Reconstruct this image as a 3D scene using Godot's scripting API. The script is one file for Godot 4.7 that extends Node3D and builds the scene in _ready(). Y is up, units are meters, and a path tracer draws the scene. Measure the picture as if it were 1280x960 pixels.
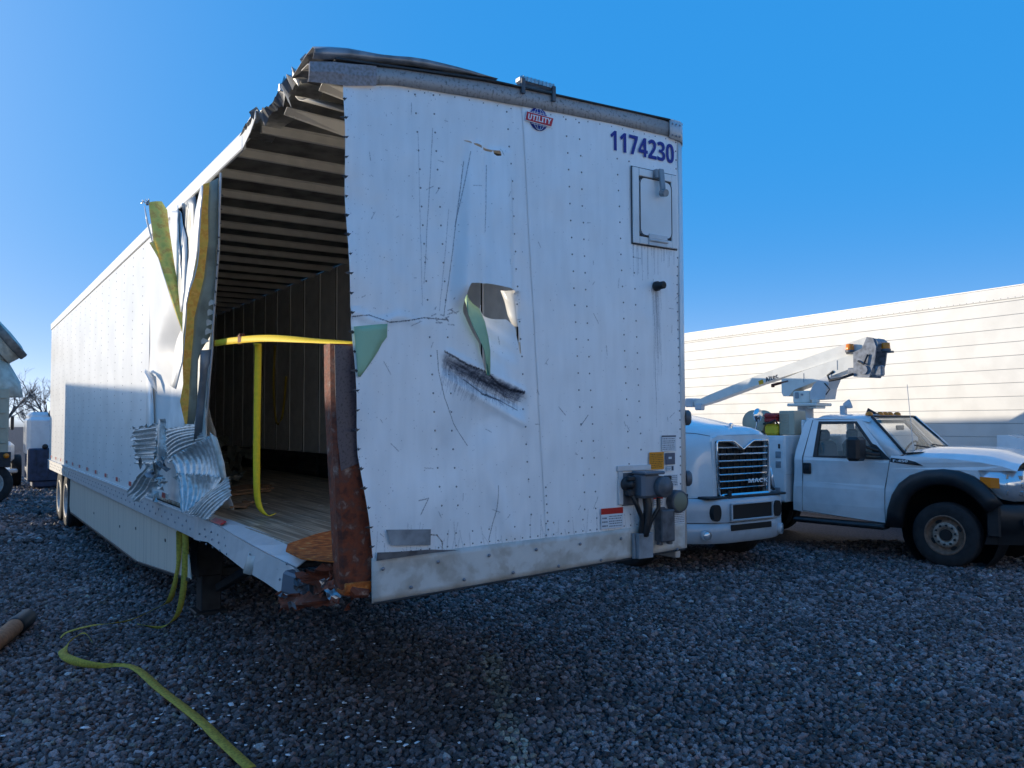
extends Node3D
# Yard with a wrecked white semi-trailer. x runs across the trailer nose, y up, z out of the nose.

var M := {}
var TEX := {}
var rng := RandomNumberGenerator.new()

# ------------------------------------------------------------------ mesh helper
class MB:
	var st := SurfaceTool.new()
	var flat := true
	func _init(f := true):
		st.begin(Mesh.PRIMITIVE_TRIANGLES)
		flat = f
		st.set_smooth_group(4294967295 if f else 0)
	func smooth(on: bool):
		st.set_smooth_group(0 if on else 4294967295)
	func tri(a: Vector3, b: Vector3, c: Vector3):
		st.add_vertex(a); st.add_vertex(b); st.add_vertex(c)
	func quad(a: Vector3, b: Vector3, c: Vector3, d: Vector3):
		tri(a, b, c); tri(a, c, d)
	func triuv(a: Vector3, b: Vector3, c: Vector3, ua: Vector2, ub: Vector2, uc: Vector2):
		st.set_uv(ua); st.add_vertex(a); st.set_uv(ub); st.add_vertex(b); st.set_uv(uc); st.add_vertex(c)
	# chamfered box
	func box(c: Vector3, s: Vector3, bev := 0.0, b := Basis.IDENTITY):
		var h := s * 0.5
		var r: float = min(bev, min(h.x, min(h.y, h.z)) * 0.8)
		var P := func(p: Vector3) -> Vector3: return c + b * p
		var ax := [Vector3.RIGHT, Vector3.UP, Vector3.BACK]
		for i in 3:
			var u: Vector3 = ax[(i + 1) % 3]; var v: Vector3 = ax[(i + 2) % 3]; var n: Vector3 = ax[i]
			var hu := (h * u).length() - r; var hv := (h * v).length() - r; var hn := (h * n).length()
			for s1 in [-1.0, 1.0]:
				var q := [n * hn * s1 - u * hu - v * hv, n * hn * s1 + u * hu - v * hv, n * hn * s1 + u * hu + v * hv, n * hn * s1 - u * hu + v * hv]
				if s1 > 0: quad(P.call(q[3]), P.call(q[2]), P.call(q[1]), P.call(q[0]))
				else: quad(P.call(q[0]), P.call(q[1]), P.call(q[2]), P.call(q[3]))
		if r <= 0.0: return
		for i in 3:
			var u: Vector3 = ax[(i + 1) % 3]; var v: Vector3 = ax[(i + 2) % 3]; var n: Vector3 = ax[i]
			var hu := (h * u).length(); var hv := (h * v).length(); var hn := (h * n).length() - r
			for su in [-1.0, 1.0]:
				for sv in [-1.0, 1.0]:
					var a: Vector3 = u * hu * su + v * (hv - r) * sv; var d: Vector3 = u * (hu - r) * su + v * hv * sv
					var q := [a - n * hn, a + n * hn, d + n * hn, d - n * hn]
					if su * sv > 0: quad(P.call(q[3]), P.call(q[2]), P.call(q[1]), P.call(q[0]))
					else: quad(P.call(q[0]), P.call(q[1]), P.call(q[2]), P.call(q[3]))
		for sx in [-1.0, 1.0]:
			for sy in [-1.0, 1.0]:
				for sz in [-1.0, 1.0]:
					var a := Vector3(h.x * sx, (h.y - r) * sy, (h.z - r) * sz)
					var d := Vector3((h.x - r) * sx, h.y * sy, (h.z - r) * sz)
					var e := Vector3((h.x - r) * sx, (h.y - r) * sy, h.z * sz)
					if sx * sy * sz > 0: tri(P.call(e), P.call(d), P.call(a))
					else: tri(P.call(a), P.call(d), P.call(e))
	func bar(p0: Vector3, p1: Vector3, w: float, h: float, bev := 0.0, up := Vector3.UP):
		var d := (p1 - p0).normalized()
		if abs(d.dot(up)) > 0.98: up = Vector3.RIGHT
		var x := up.cross(d).normalized(); var y := d.cross(x).normalized()
		box((p0 + p1) * 0.5, Vector3(w, h, p0.distance_to(p1)), bev, Basis(x, y, d))
	func tube(pts: Array, r, seg := 8, caps := true):
		var rings := []
		var up := Vector3.UP
		for i in pts.size():
			var t: Vector3 = (pts[min(i + 1, pts.size() - 1)] - pts[max(i - 1, 0)]).normalized()
			if abs(t.dot(up)) > 0.95: up = Vector3(0.7, 0.1, 0.7).normalized()
			var x := up.cross(t).normalized(); var y := t.cross(x).normalized()
			up = y
			var rr: float = r[i] if r is Array else r
			var ring := []
			for k in seg:
				var a := TAU * k / seg
				ring.append(pts[i] + (x * cos(a) + y * sin(a)) * rr)
			rings.append(ring)
		for i in rings.size() - 1:
			for k in seg:
				quad(rings[i][k], rings[i + 1][k], rings[i + 1][(k + 1) % seg], rings[i][(k + 1) % seg])
		if caps:
			for e in [0, rings.size() - 1]:
				for k in range(1, seg - 1):
					if e == 0: tri(rings[e][0], rings[e][k], rings[e][k + 1])
					else: tri(rings[e][0], rings[e][k + 1], rings[e][k])
	func cyl(p0: Vector3, p1: Vector3, r0: float, r1 := -1.0, seg := 16):
		tube([p0, p1], [r0, r0 if r1 < 0 else r1], seg)
	# profile of (radius, along) about an axis
	func lathe(prof: Array, o: Vector3, axis: Vector3, seg := 24, a0 := 0.0, a1 := TAU):
		var up := Vector3.UP if abs(axis.y) < 0.9 else Vector3.RIGHT
		var x := up.cross(axis).normalized(); var y := axis.cross(x).normalized()
		for k in seg:
			var t0 := a0 + (a1 - a0) * k / seg; var t1 := a0 + (a1 - a0) * (k + 1) / seg
			var d0 := x * cos(t0) + y * sin(t0); var d1 := x * cos(t1) + y * sin(t1)
			for i in prof.size() - 1:
				var p: Vector2 = prof[i]; var q: Vector2 = prof[i + 1]
				var a := o + d0 * p.x + axis * p.y; var b := o + d1 * p.x + axis * p.y
				var c := o + d1 * q.x + axis * q.y; var d := o + d0 * q.x + axis * q.y
				if p.x < 1e-5: tri(a, d, c)
				elif q.x < 1e-5: tri(a, c, b)
				else: quad(a, d, c, b)
	# polygon given in 2D, mapped by origin + u + v, thickened along w
	func prism(poly: Array, o: Vector3, u: Vector3, v: Vector3, w: Vector3):
		var pp := PackedVector2Array(poly)
		var ix := Geometry2D.triangulate_polygon(pp)
		for i in range(0, ix.size(), 3):
			var a := o + u * pp[ix[i]].x + v * pp[ix[i]].y
			var b := o + u * pp[ix[i + 1]].x + v * pp[ix[i + 1]].y
			var c := o + u * pp[ix[i + 2]].x + v * pp[ix[i + 2]].y
			tri(a, b, c); tri(a + w, c + w, b + w)
		for i in pp.size():
			var p := pp[i]; var q := pp[(i + 1) % pp.size()]
			var a := o + u * p.x + v * p.y; var b := o + u * q.x + v * q.y
			quad(a, b, b + w, a + w)
	# rows of [left, right]; a thin sheet with n columns and optional curl
	func ribbon(rows: Array, thick := 0.003, cols := 1, curl := 0.0):
		var G := []
		for r in rows:
			var g := []
			for c in cols + 1:
				var t := float(c) / cols
				g.append(r[0].lerp(r[1], t))
			G.append(g)
		sheet(G, thick, curl)
	func sheet(G: Array, thick: float, curl := 0.0):
		var nr := G.size(); var nc: int = G[0].size()
		var N := []
		for i in nr:
			var row := []
			for j in nc:
				var du: Vector3 = G[i][min(j + 1, nc - 1)] - G[i][max(j - 1, 0)]
				var dv: Vector3 = G[min(i + 1, nr - 1)][j] - G[max(i - 1, 0)][j]
				row.append(du.cross(dv).normalized())
			N.append(row)
		if curl != 0.0:
			for i in nr:
				for j in nc:
					var t := 2.0 * j / (nc - 1) - 1.0
					G[i][j] += N[i][j] * curl * t * t
		for i in nr - 1:
			for j in nc - 1:
				var a: Vector3 = G[i][j]; var b: Vector3 = G[i][j + 1]; var c: Vector3 = G[i + 1][j + 1]; var d: Vector3 = G[i + 1][j]
				quad(a, b, c, d)
				if thick > 0.0:
					quad(d + N[i + 1][j] * thick, c + N[i + 1][j + 1] * thick, b + N[i][j + 1] * thick, a + N[i][j] * thick)
		if thick > 0.0:
			for i in nr - 1:
				quad(G[i][0], G[i + 1][0], G[i + 1][0] + N[i + 1][0] * thick, G[i][0] + N[i][0] * thick)
				quad(G[i + 1][nc - 1], G[i][nc - 1], G[i][nc - 1] + N[i][nc - 1] * thick, G[i + 1][nc - 1] + N[i + 1][nc - 1] * thick)
			for j in nc - 1:
				quad(G[0][j + 1], G[0][j], G[0][j] + N[0][j] * thick, G[0][j + 1] + N[0][j + 1] * thick)
				quad(G[nr - 1][j], G[nr - 1][j + 1], G[nr - 1][j + 1] + N[nr - 1][j + 1] * thick, G[nr - 1][j] + N[nr - 1][j] * thick)
	func done() -> ArrayMesh:
		st.generate_normals()
		return st.commit()

# ------------------------------------------------------------------ scene helpers
func free_name(parent: Node, nm: String) -> String:
	if not parent.has_node(NodePath(nm)): return nm
	var i := 1
	while parent.has_node(NodePath("%s_%03d" % [nm, i])): i += 1
	return "%s_%03d" % [nm, i]

func thing(nm: String, label: String, cat: String, pos := Vector3.ZERO, turn := 0.0, group := "") -> Node3D:
	var o := Node3D.new()
	o.name = free_name(self, nm)
	add_child(o, true)
	o.position = pos; o.rotation.y = turn
	o.set_meta("label", label); o.set_meta("category", cat)
	if group != "": o.set_meta("group", group)
	return o

var name_count := {}
func part(parent: Node, nm: String, mesh, mat, label := "", stuff := false) -> MeshInstance3D:
	var m := MeshInstance3D.new()
	m.mesh = mesh.done() if mesh is MB else mesh
	m.material_override = M[mat] if mat is String else mat
	var key := str(parent.get_instance_id()) + nm
	var k: int = name_count.get(key, 0)
	name_count[key] = k + 1
	m.name = nm if k == 0 else "%s_%03d" % [nm, k]
	parent.add_child(m, true)
	if label != "": m.set_meta("label", label)
	if stuff: m.set_meta("kind", "stuff")
	return m

func single(nm: String, mesh, mat, label: String, cat: String, group := "") -> MeshInstance3D:
	var m := part(self, nm, mesh, mat)
	m.set_meta("label", label); m.set_meta("category", cat)
	if group != "": m.set_meta("group", group)
	return m

func copies(parent: Node, nm: String, mesh, mat, xfs: Array, cols = null) -> MultiMeshInstance3D:
	var mm := MultiMesh.new()
	mm.transform_format = MultiMesh.TRANSFORM_3D
	if cols != null: mm.use_colors = true
	mm.mesh = mesh
	mm.instance_count = xfs.size()
	for i in xfs.size():
		mm.set_instance_transform(i, xfs[i])
		if cols != null: mm.set_instance_color(i, cols[i])
	var o := MultiMeshInstance3D.new()
	o.multimesh = mm
	o.material_override = M[mat]
	o.name = nm
	parent.add_child(o, true)
	o.set_meta("kind", "stuff")
	return o

# ------------------------------------------------------------------ textures
func noise_image(seed_: int, freq: float, oct: int, type := FastNoiseLite.TYPE_SIMPLEX_SMOOTH, size := 512, warp := 0.0) -> Image:
	var n := FastNoiseLite.new()
	n.seed = seed_; n.frequency = freq; n.noise_type = type
	n.fractal_type = FastNoiseLite.FRACTAL_FBM; n.fractal_octaves = oct
	if warp > 0.0:
		n.domain_warp_enabled = true; n.domain_warp_amplitude = warp; n.domain_warp_frequency = freq
	return n.get_seamless_image(size, size)

func ramp_tex(img: Image, stops: Array, sx := 1.0) -> ImageTexture:
	# stops: [position, Color] in sRGB
	var w := img.get_width(); var h := img.get_height()
	var lut := []
	for i in 256:
		var t := i / 255.0
		var c: Color = stops[0][1]
		for k in stops.size() - 1:
			if t >= stops[k][0]:
				c = stops[k][1].lerp(stops[k + 1][1], clamp((t - stops[k][0]) / max(1e-5, stops[k + 1][0] - stops[k][0]), 0.0, 1.0))
		lut.append(c)
	var src := img.duplicate() as Image
	src.convert(Image.FORMAT_L8)
	var data := src.get_data()
	var out := PackedByteArray(); out.resize(w * h * 3)
	for i in w * h:
		var c: Color = lut[data[i]]
		out[i * 3] = int(c.r * 255.0); out[i * 3 + 1] = int(c.g * 255.0); out[i * 3 + 2] = int(c.b * 255.0)
	var im := Image.create_from_data(w, h, false, Image.FORMAT_RGB8, out)
	return ImageTexture.create_from_image(im)

func normal_tex(img: Image, strength: float) -> ImageTexture:
	var im := img.duplicate() as Image
	im.convert(Image.FORMAT_RGBA8)
	im.bump_map_to_normal_map(strength)
	return ImageTexture.create_from_image(im)

func lin(r: float, g: float, b: float) -> Color:
	return Color(r, g, b).linear_to_srgb()

func mat(nm: String, c: Color, rough := 0.6, metal := 0.0, tex := "", scale := 1.0, nrm := "", ns := 0.5) -> StandardMaterial3D:
	var m := StandardMaterial3D.new()
	m.albedo_color = c.linear_to_srgb()
	m.roughness = rough; m.metallic = metal
	m.cull_mode = BaseMaterial3D.CULL_DISABLED
	if tex != "" or nrm != "":
		m.uv1_triplanar = true; m.uv1_world_triplanar = true
		m.uv1_scale = Vector3.ONE * scale
	if tex != "": m.albedo_texture = TEX[tex]
	if nrm != "":
		m.normal_enabled = true; m.normal_texture = TEX[nrm]; m.normal_scale = ns
	M[nm] = m
	return m

func g(v: float) -> Color: return Color(v, v, v)

func make_materials():
	var soft := noise_image(3, 0.008, 5)
	var fine := noise_image(7, 0.05, 4)
	var cell := noise_image(9, 0.035, 2, FastNoiseLite.TYPE_CELLULAR)
	var blot := noise_image(13, 0.012, 6, FastNoiseLite.TYPE_SIMPLEX_SMOOTH, 512, 40.0)
	TEX.grime = ramp_tex(soft, [[0.0, g(0.93)], [0.42, g(0.975)], [0.6, g(1.0)], [1.0, g(1.0)]])
	TEX.dirt = ramp_tex(blot, [[0.0, Color(0.74, 0.71, 0.67)], [0.4, Color(0.88, 0.86, 0.84)], [0.6, g(0.97)], [1.0, g(1.0)]])
	TEX.speck = ramp_tex(fine, [[0.0, g(0.5)], [0.25, g(0.8)], [0.4, g(1.0)], [1.0, g(1.0)]])
	TEX.rust = ramp_tex(blot, [[0.0, Color(0.16, 0.10, 0.10)], [0.35, Color(0.33, 0.17, 0.11)], [0.52, Color(0.47, 0.23, 0.12)], [0.68, Color(0.36, 0.22, 0.18)], [0.85, Color(0.55, 0.48, 0.44)], [1.0, Color(0.7, 0.68, 0.66)]])
	TEX.orange = ramp_tex(blot, [[0.0, Color(0.35, 0.18, 0.08)], [0.45, Color(0.62, 0.34, 0.12)], [0.65, Color(0.72, 0.42, 0.16)], [0.85, Color(0.72, 0.60, 0.42)], [1.0, Color(0.8, 0.75, 0.65)]])
	TEX.galv = ramp_tex(noise_image(21, 0.02, 3, FastNoiseLite.TYPE_CELLULAR), [[0.0, g(0.72)], [0.5, g(0.9)], [1.0, g(1.0)]])
	TEX.foam = ramp_tex(blot, [[0.0, Color(0.66, 0.68, 0.40)], [0.35, Color(0.80, 0.78, 0.48)], [0.5, Color(0.84, 0.78, 0.48)], [0.65, Color(0.78, 0.64, 0.36)], [1.0, Color(0.92, 0.86, 0.64)]])
	TEX.mottle = ramp_tex(soft, [[0.0, g(0.55)], [0.5, g(0.85)], [1.0, g(1.0)]])
	TEX.fine_n = normal_tex(fine, 4.0)
	TEX.soft_n = normal_tex(soft, 14.0)
	TEX.cell_n = normal_tex(cell, 8.0)
	# lengthwise wood grain: noise squeezed along one axis
	var wn := FastNoiseLite.new(); wn.seed = 31; wn.frequency = 0.02; wn.fractal_octaves = 4
	var wi := Image.create(256, 512, false, Image.FORMAT_L8)
	for y in 512:
		for x in 256:
			wi.set_pixel(x, y, g(clamp(0.5 + 0.7 * wn.get_noise_2d(x * 3.0, y * 0.12), 0.0, 1.0)))
	TEX.wood = ramp_tex(wi, [[0.0, Color(0.38, 0.35, 0.31)], [0.4, Color(0.58, 0.53, 0.47)], [0.7, Color(0.72, 0.67, 0.60)], [1.0, Color(0.82, 0.77, 0.70)]])
	var st := Image.create(512, 512, false, Image.FORMAT_L8)
	for y in 512:
		for x in 512:
			st.set_pixel(x, y, g(clamp(0.62 + 0.8 * wn.get_noise_2d(x * 2.2, y * 0.06 + 900.0), 0.0, 1.0)))
	TEX.streak = ramp_tex(st, [[0.0, g(0.86)], [0.4, g(0.96)], [0.6, g(1.0)], [1.0, g(1.0)]])

	mat("white", Color(0.80, 0.80, 0.79), 0.32, 0.0, "grime", 0.35)
	mat("white_wall", Color(0.84, 0.83, 0.80), 0.30, 0.0, "grime", 0.22)
	M.white_wall.metallic_specular = 0.3
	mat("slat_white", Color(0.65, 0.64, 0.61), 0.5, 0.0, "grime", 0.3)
	mat("dirty_white", Color(0.66, 0.64, 0.60), 0.5, 0.0, "dirt", 0.7)
	mat("primer_white", Color(0.70, 0.72, 0.66), 0.5, 0.0, "dirt", 0.9)
	mat("rail_grey", Color(0.52, 0.51, 0.50), 0.5, 0.1, "grime", 1.2)
	mat("top_rail", Color(0.36, 0.35, 0.35), 0.55, 0.2, "speck", 1.4)
	mat("rivet", Color(0.24, 0.24, 0.26), 0.45, 0.4)
	mat("alu", Color(0.60, 0.61, 0.62), 0.35, 0.85, "galv", 1.5)
	mat("galv", Color(0.62, 0.64, 0.63), 0.36, 0.5, "dirt", 3.0)
	mat("dark_fold", Color(0.17, 0.18, 0.20), 0.45, 0.5, "mottle", 2.0)
	mat("green", Color(0.34, 0.53, 0.33), 0.55, 0.0, "grime", 1.2)
	mat("teal", Color(0.36, 0.47, 0.45), 0.5, 0.0, "mottle", 0.9)
	mat("foam", Color(1.0, 1.0, 1.0), 0.85, 0.0, "foam", 1.2, "fine_n", 0.4)
	mat("foam_green", Color(1.5, 1.42, 1.0), 0.7, 0.0, "foam", 1.5)
	mat("foam_orange", Color(1.45, 1.12, 0.72), 0.85, 0.0, "foam", 1.6, "fine_n", 0.4)
	mat("blue_grey", Color(0.36, 0.40, 0.44), 0.45, 0.2, "mottle", 1.0)
	mat("rust", Color(1.2, 1.0, 0.88), 0.75, 0.0, "rust", 1.3, "fine_n", 0.5)
	mat("post_reflection", Color(0.095, 0.07, 0.08), 0.45, 0.0, "speck", 2.0)  # dark reflection on the corner post, put into the colour
	mat("orange_rust", Color(1.15, 0.95, 0.8), 0.8, 0.0, "orange", 1.8, "fine_n", 0.5)
	mat("rust_rail", Color(0.34, 0.31, 0.32), 0.6, 0.2, "dirt", 6.0, "fine_n", 0.5)
	mat("wood", Color(1.0, 0.97, 0.93), 0.5)
	M.wood.albedo_texture = TEX.wood; M.wood.uv1_triplanar = true; M.wood.uv1_scale = Vector3(1.6, 1.6, 0.5)
	mat("ply", Color(0.52, 0.30, 0.17), 0.75, 0.0, "mottle", 2.0)
	mat("liner", Color(0.86, 0.85, 0.82), 0.7, 0.0, "grime", 0.8)
	mat("liner_dark", Color(0.06, 0.06, 0.065), 0.6, 0.0, "mottle", 1.0)
	mat("seam", Color(0.88, 0.88, 0.86), 0.4, 0.0)
	mat("roof_in", Color(0.17, 0.165, 0.15), 0.8, 0.0, "mottle", 0.8)
	mat("bow", Color(0.55, 0.53, 0.49), 0.5, 0.2, "grime", 1.0)
	mat("steel_dark", Color(0.035, 0.035, 0.038), 0.6, 0.0, "mottle", 1.5)
	mat("black_plastic", Color(0.022, 0.023, 0.026), 0.45, 0.0, "mottle", 1.0, "fine_n", 0.15)
	mat("black", Color(0.010, 0.010, 0.011), 0.5)
	mat("rubber", Color(0.028, 0.028, 0.030), 0.8, 0.0, "mottle", 1.5, "fine_n", 0.3)
	mat("skirt", Color(0.66, 0.56, 0.45), 0.6, 0.0, "streak", 0.4)
	mat("strap", Color(0.95, 0.66, 0.02), 0.7, 0.0, "grime", 6.0)
	mat("strap_dirty", Color(0.66, 0.48, 0.06), 0.85, 0.0, "mottle", 7.0)
	mat("navy", Color(0.016, 0.022, 0.24), 0.55)
	mat("logo_blue", Color(0.02, 0.04, 0.30), 0.4)
	mat("logo_red", Color(0.55, 0.02, 0.03), 0.4)
	mat("print_white", Color(0.85, 0.85, 0.85), 0.4)
	mat("tape_red", Color(0.50, 0.02, 0.02), 0.3)
	mat("sticker_yellow", Color(0.75, 0.38, 0.01), 0.5)
	mat("sticker_grey", Color(0.13, 0.15, 0.18), 0.4)
	mat("print_black", Color(0.03, 0.03, 0.04), 0.6)
	mat("print_grey", Color(0.28, 0.30, 0.33), 0.6)
	mat("grey_box", Color(0.14, 0.15, 0.17), 0.55, 0.1, "mottle", 2.0)
	mat("vent_green", Color(0.17, 0.18, 0.13), 0.6)
	mat("light_grey", Color(0.60, 0.61, 0.62), 0.45, 0.1, "grime", 1.0)
	mat("chrome", Color(0.80, 0.81, 0.83), 0.12, 1.0)
	mat("truck_white", Color(0.80, 0.81, 0.81), 0.18, 0.0, "grime", 0.7)
	M.truck_white.clearcoat_enabled = true; M.truck_white.clearcoat = 0.6; M.truck_white.clearcoat_roughness = 0.08
	mat("bumper_white", Color(0.50, 0.53, 0.56), 0.35, 0.1, "grime", 1.0)
	mat("gasket", Color(0.05, 0.05, 0.055), 0.6)
	mat("dash", Color(0.06, 0.065, 0.07), 0.7)
	mat("seat", Color(0.10, 0.11, 0.13), 0.8)
	mat("boom_white", Color(0.80, 0.78, 0.71), 0.35, 0.0, "grime", 0.8)
	mat("elbow", Color(0.30, 0.33, 0.38), 0.5, 0.2, "mottle", 2.0)
	mat("amber", Color(0.80, 0.22, 0.01), 0.2)
	mat("tan", Color(0.52, 0.45, 0.33), 0.6, 0.0, "grime", 1.0)
	mat("tool_red", Color(0.45, 0.03, 0.03), 0.5)
	mat("tool_yellow", Color(0.78, 0.50, 0.02), 0.5)
	mat("rim", Color(0.30, 0.185, 0.125), 0.65, 0.1, "mottle", 3.0)
	mat("rim_white", Color(0.55, 0.54, 0.52), 0.5, 0.2, "dirt", 2.0)
	mat("hub", Color(0.44, 0.37, 0.31), 0.55, 0.3, "dirt", 4.0)
	mat("lamp_clear", Color(0.72, 0.75, 0.78), 0.12, 0.6)
	mat("hopper", Color(0.74, 0.68, 0.56), 0.5, 0.0, "dirt", 0.7)
	mat("hopper_rim", Color(0.36, 0.30, 0.25), 0.6, 0.2, "mottle", 1.5)
	mat("blue_body", Color(0.035, 0.06, 0.13), 0.5, 0.0, "mottle", 1.0)
	mat("bark", Color(0.16, 0.13, 0.115), 0.9)
	mat("pipe_rust", Color(0.45, 0.22, 0.11), 0.8, 0.0, "mottle", 3.0, "fine_n", 0.5)
	mat("chip", Color(0.75, 0.77, 0.80), 0.5)
	mat("roof_sheet", Color(0.36, 0.37, 0.40), 0.35, 0.3, "mottle", 1.2)
	mat("tarp", Color(0.30, 0.31, 0.27), 0.4, 0.0, "mottle", 2.0)
	var gl := mat("glass", Color(0.35, 0.55, 0.52), 0.03)
	gl.transparency = BaseMaterial3D.TRANSPARENCY_ALPHA
	gl.albedo_color = Color(0.55, 0.75, 0.70, 0.10)
	var gs := mat("gravel", Color(1, 1, 1), 0.85, 0.0, "", 1.0)
	gs.vertex_color_use_as_albedo = true
	gs.uv1_triplanar = true; gs.uv1_scale = Vector3.ONE * 0.7
	gs.albedo_texture = TEX.mottle
	gs.roughness = 0.75
	TEX.ground = ramp_tex(noise_image(41, 0.06, 3, FastNoiseLite.TYPE_CELLULAR), [[0.0, Color(0.40, 0.38, 0.40)], [0.35, Color(0.30, 0.29, 0.32)], [0.7, Color(0.19, 0.185, 0.21)], [1.0, Color(0.11, 0.11, 0.13)]])
	mat("ground", Color(0.8, 0.8, 0.8), 0.95, 0.0, "ground", 0.9, "cell_n", 1.0)

# ------------------------------------------------------------------ setting
func sky_texture() -> ImageTexture:
	var w := 512; var h := 256
	var im := Image.create(w, h, false, Image.FORMAT_RGBF)
	var sun := -SUN.normalized()
	var zen := Color(0.012, 0.128, 0.365)
	var low := Color(0.018, 0.164, 0.410)
	var hor := Color(0.48, 0.56, 0.66)
	for j in h:
		var el := (0.5 - (j + 0.5) / h) * PI
		for i in w:
			var az := (i + 0.5) / w * TAU
			var d := Vector3(sin(az) * cos(el), sin(el), -cos(az) * cos(el))
			var c: Color
			if el >= 0.0:
				var deg := rad_to_deg(el)
				c = low.lerp(zen, smoothstep(4.0, 60.0, deg))
				c = c.lerp(hor, exp(-deg / 3.6))
				var k := d.dot(sun) * 0.5 + 0.5
				c = c * (0.97 + 0.04 * pow(k, 2.0))
				var halo := pow(k, 12.0)
				c += Color(0.9, 0.8, 0.62) * halo * 0.45
			else:
				c = Color(0.10, 0.10, 0.11).lerp(hor * 0.6, clamp(1.0 + el * 12.0, 0.0, 1.0))
			c.a = 1.0
			im.set_pixel(i, j, c)
	return ImageTexture.create_from_image(im)

const SUN := Vector3(1.0, -0.21, 1.15)

func make_stage():
	var cam := Camera3D.new()
	cam.name = "camera"
	add_child(cam)
	cam.projection = Camera3D.PROJECTION_PERSPECTIVE
	cam.fov = 49.297
	cam.far = 900.0
	cam.position = Vector3(-1.7185, 1.9656, 4.2185)
	cam.basis = Basis(Vector3.UP, -0.5887) * Basis(Vector3.RIGHT, 0.0438) * Basis(Vector3.BACK, -0.0038)
	cam.current = true
	var we := WorldEnvironment.new()
	we.name = "world_environment"
	var e := Environment.new()
	e.background_mode = Environment.BG_SKY
	var sk := Sky.new()
	var pm := PanoramaSkyMaterial.new()
	pm.panorama = sky_texture()
	pm.energy_multiplier = 1.0
	sk.sky_material = pm
	e.sky = sk
	e.tonemap_mode = Environment.TONE_MAPPER_LINEAR
	e.tonemap_exposure = 2.1
	e.sdfgi_enabled = true; e.ssao_enabled = true; e.ssil_enabled = true
	we.environment = e
	add_child(we)
	var sun := DirectionalLight3D.new()
	sun.name = "sun"
	sun.light_color = Color(1.0, 0.94, 0.84)
	sun.light_energy = 0.70
	sun.light_angular_distance = 0.5
	sun.shadow_enabled = true
	sun.basis = Basis.looking_at(SUN.normalized(), Vector3.UP)
	add_child(sun)

func make_ground():
	var b := MB.new()
	var n := 24
	for i in n:
		for j in n:
			var x0 := -420.0 + 840.0 * i / n; var x1 := -420.0 + 840.0 * (i + 1) / n
			var z0 := -420.0 + 840.0 * j / n; var z1 := -420.0 + 840.0 * (j + 1) / n
			b.quad(Vector3(x0, 0, z0), Vector3(x1, 0, z0), Vector3(x1, 0, z1), Vector3(x0, 0, z1))
	var m := part(self, "ground", b, "ground")
	m.set_meta("kind", "structure"); m.set_meta("label", "dark grey gravel yard reaching to the horizon")

func stone_mesh(seed_: int) -> ArrayMesh:
	var r := RandomNumberGenerator.new(); r.seed = seed_
	# icosahedron with jitter, flattened
	var p := []
	var t := 1.618
	for v in [[-1, t, 0], [1, t, 0], [-1, -t, 0], [1, -t, 0], [0, -1, t], [0, 1, t], [0, -1, -t], [0, 1, -t], [t, 0, -1], [t, 0, 1], [-t, 0, -1], [-t, 0, 1]]:
		var q := Vector3(v[0], v[1], v[2]).normalized() * r.randf_range(0.62, 1.3)
		p.append(q * Vector3(0.62, 0.40, 0.48))
	var f := [[0, 11, 5], [0, 5, 1], [0, 1, 7], [0, 7, 10], [0, 10, 11], [1, 5, 9], [5, 11, 4], [11, 10, 2], [10, 7, 6], [7, 1, 8], [3, 9, 4], [3, 4, 2], [3, 2, 6], [3, 6, 8], [3, 8, 9], [4, 9, 5], [2, 4, 11], [6, 2, 10], [8, 6, 7], [9, 8, 1]]
	var b := MB.new()
	for q in f: b.tri(p[q[0]], p[q[2]], p[q[1]])
	return b.done()

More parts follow.
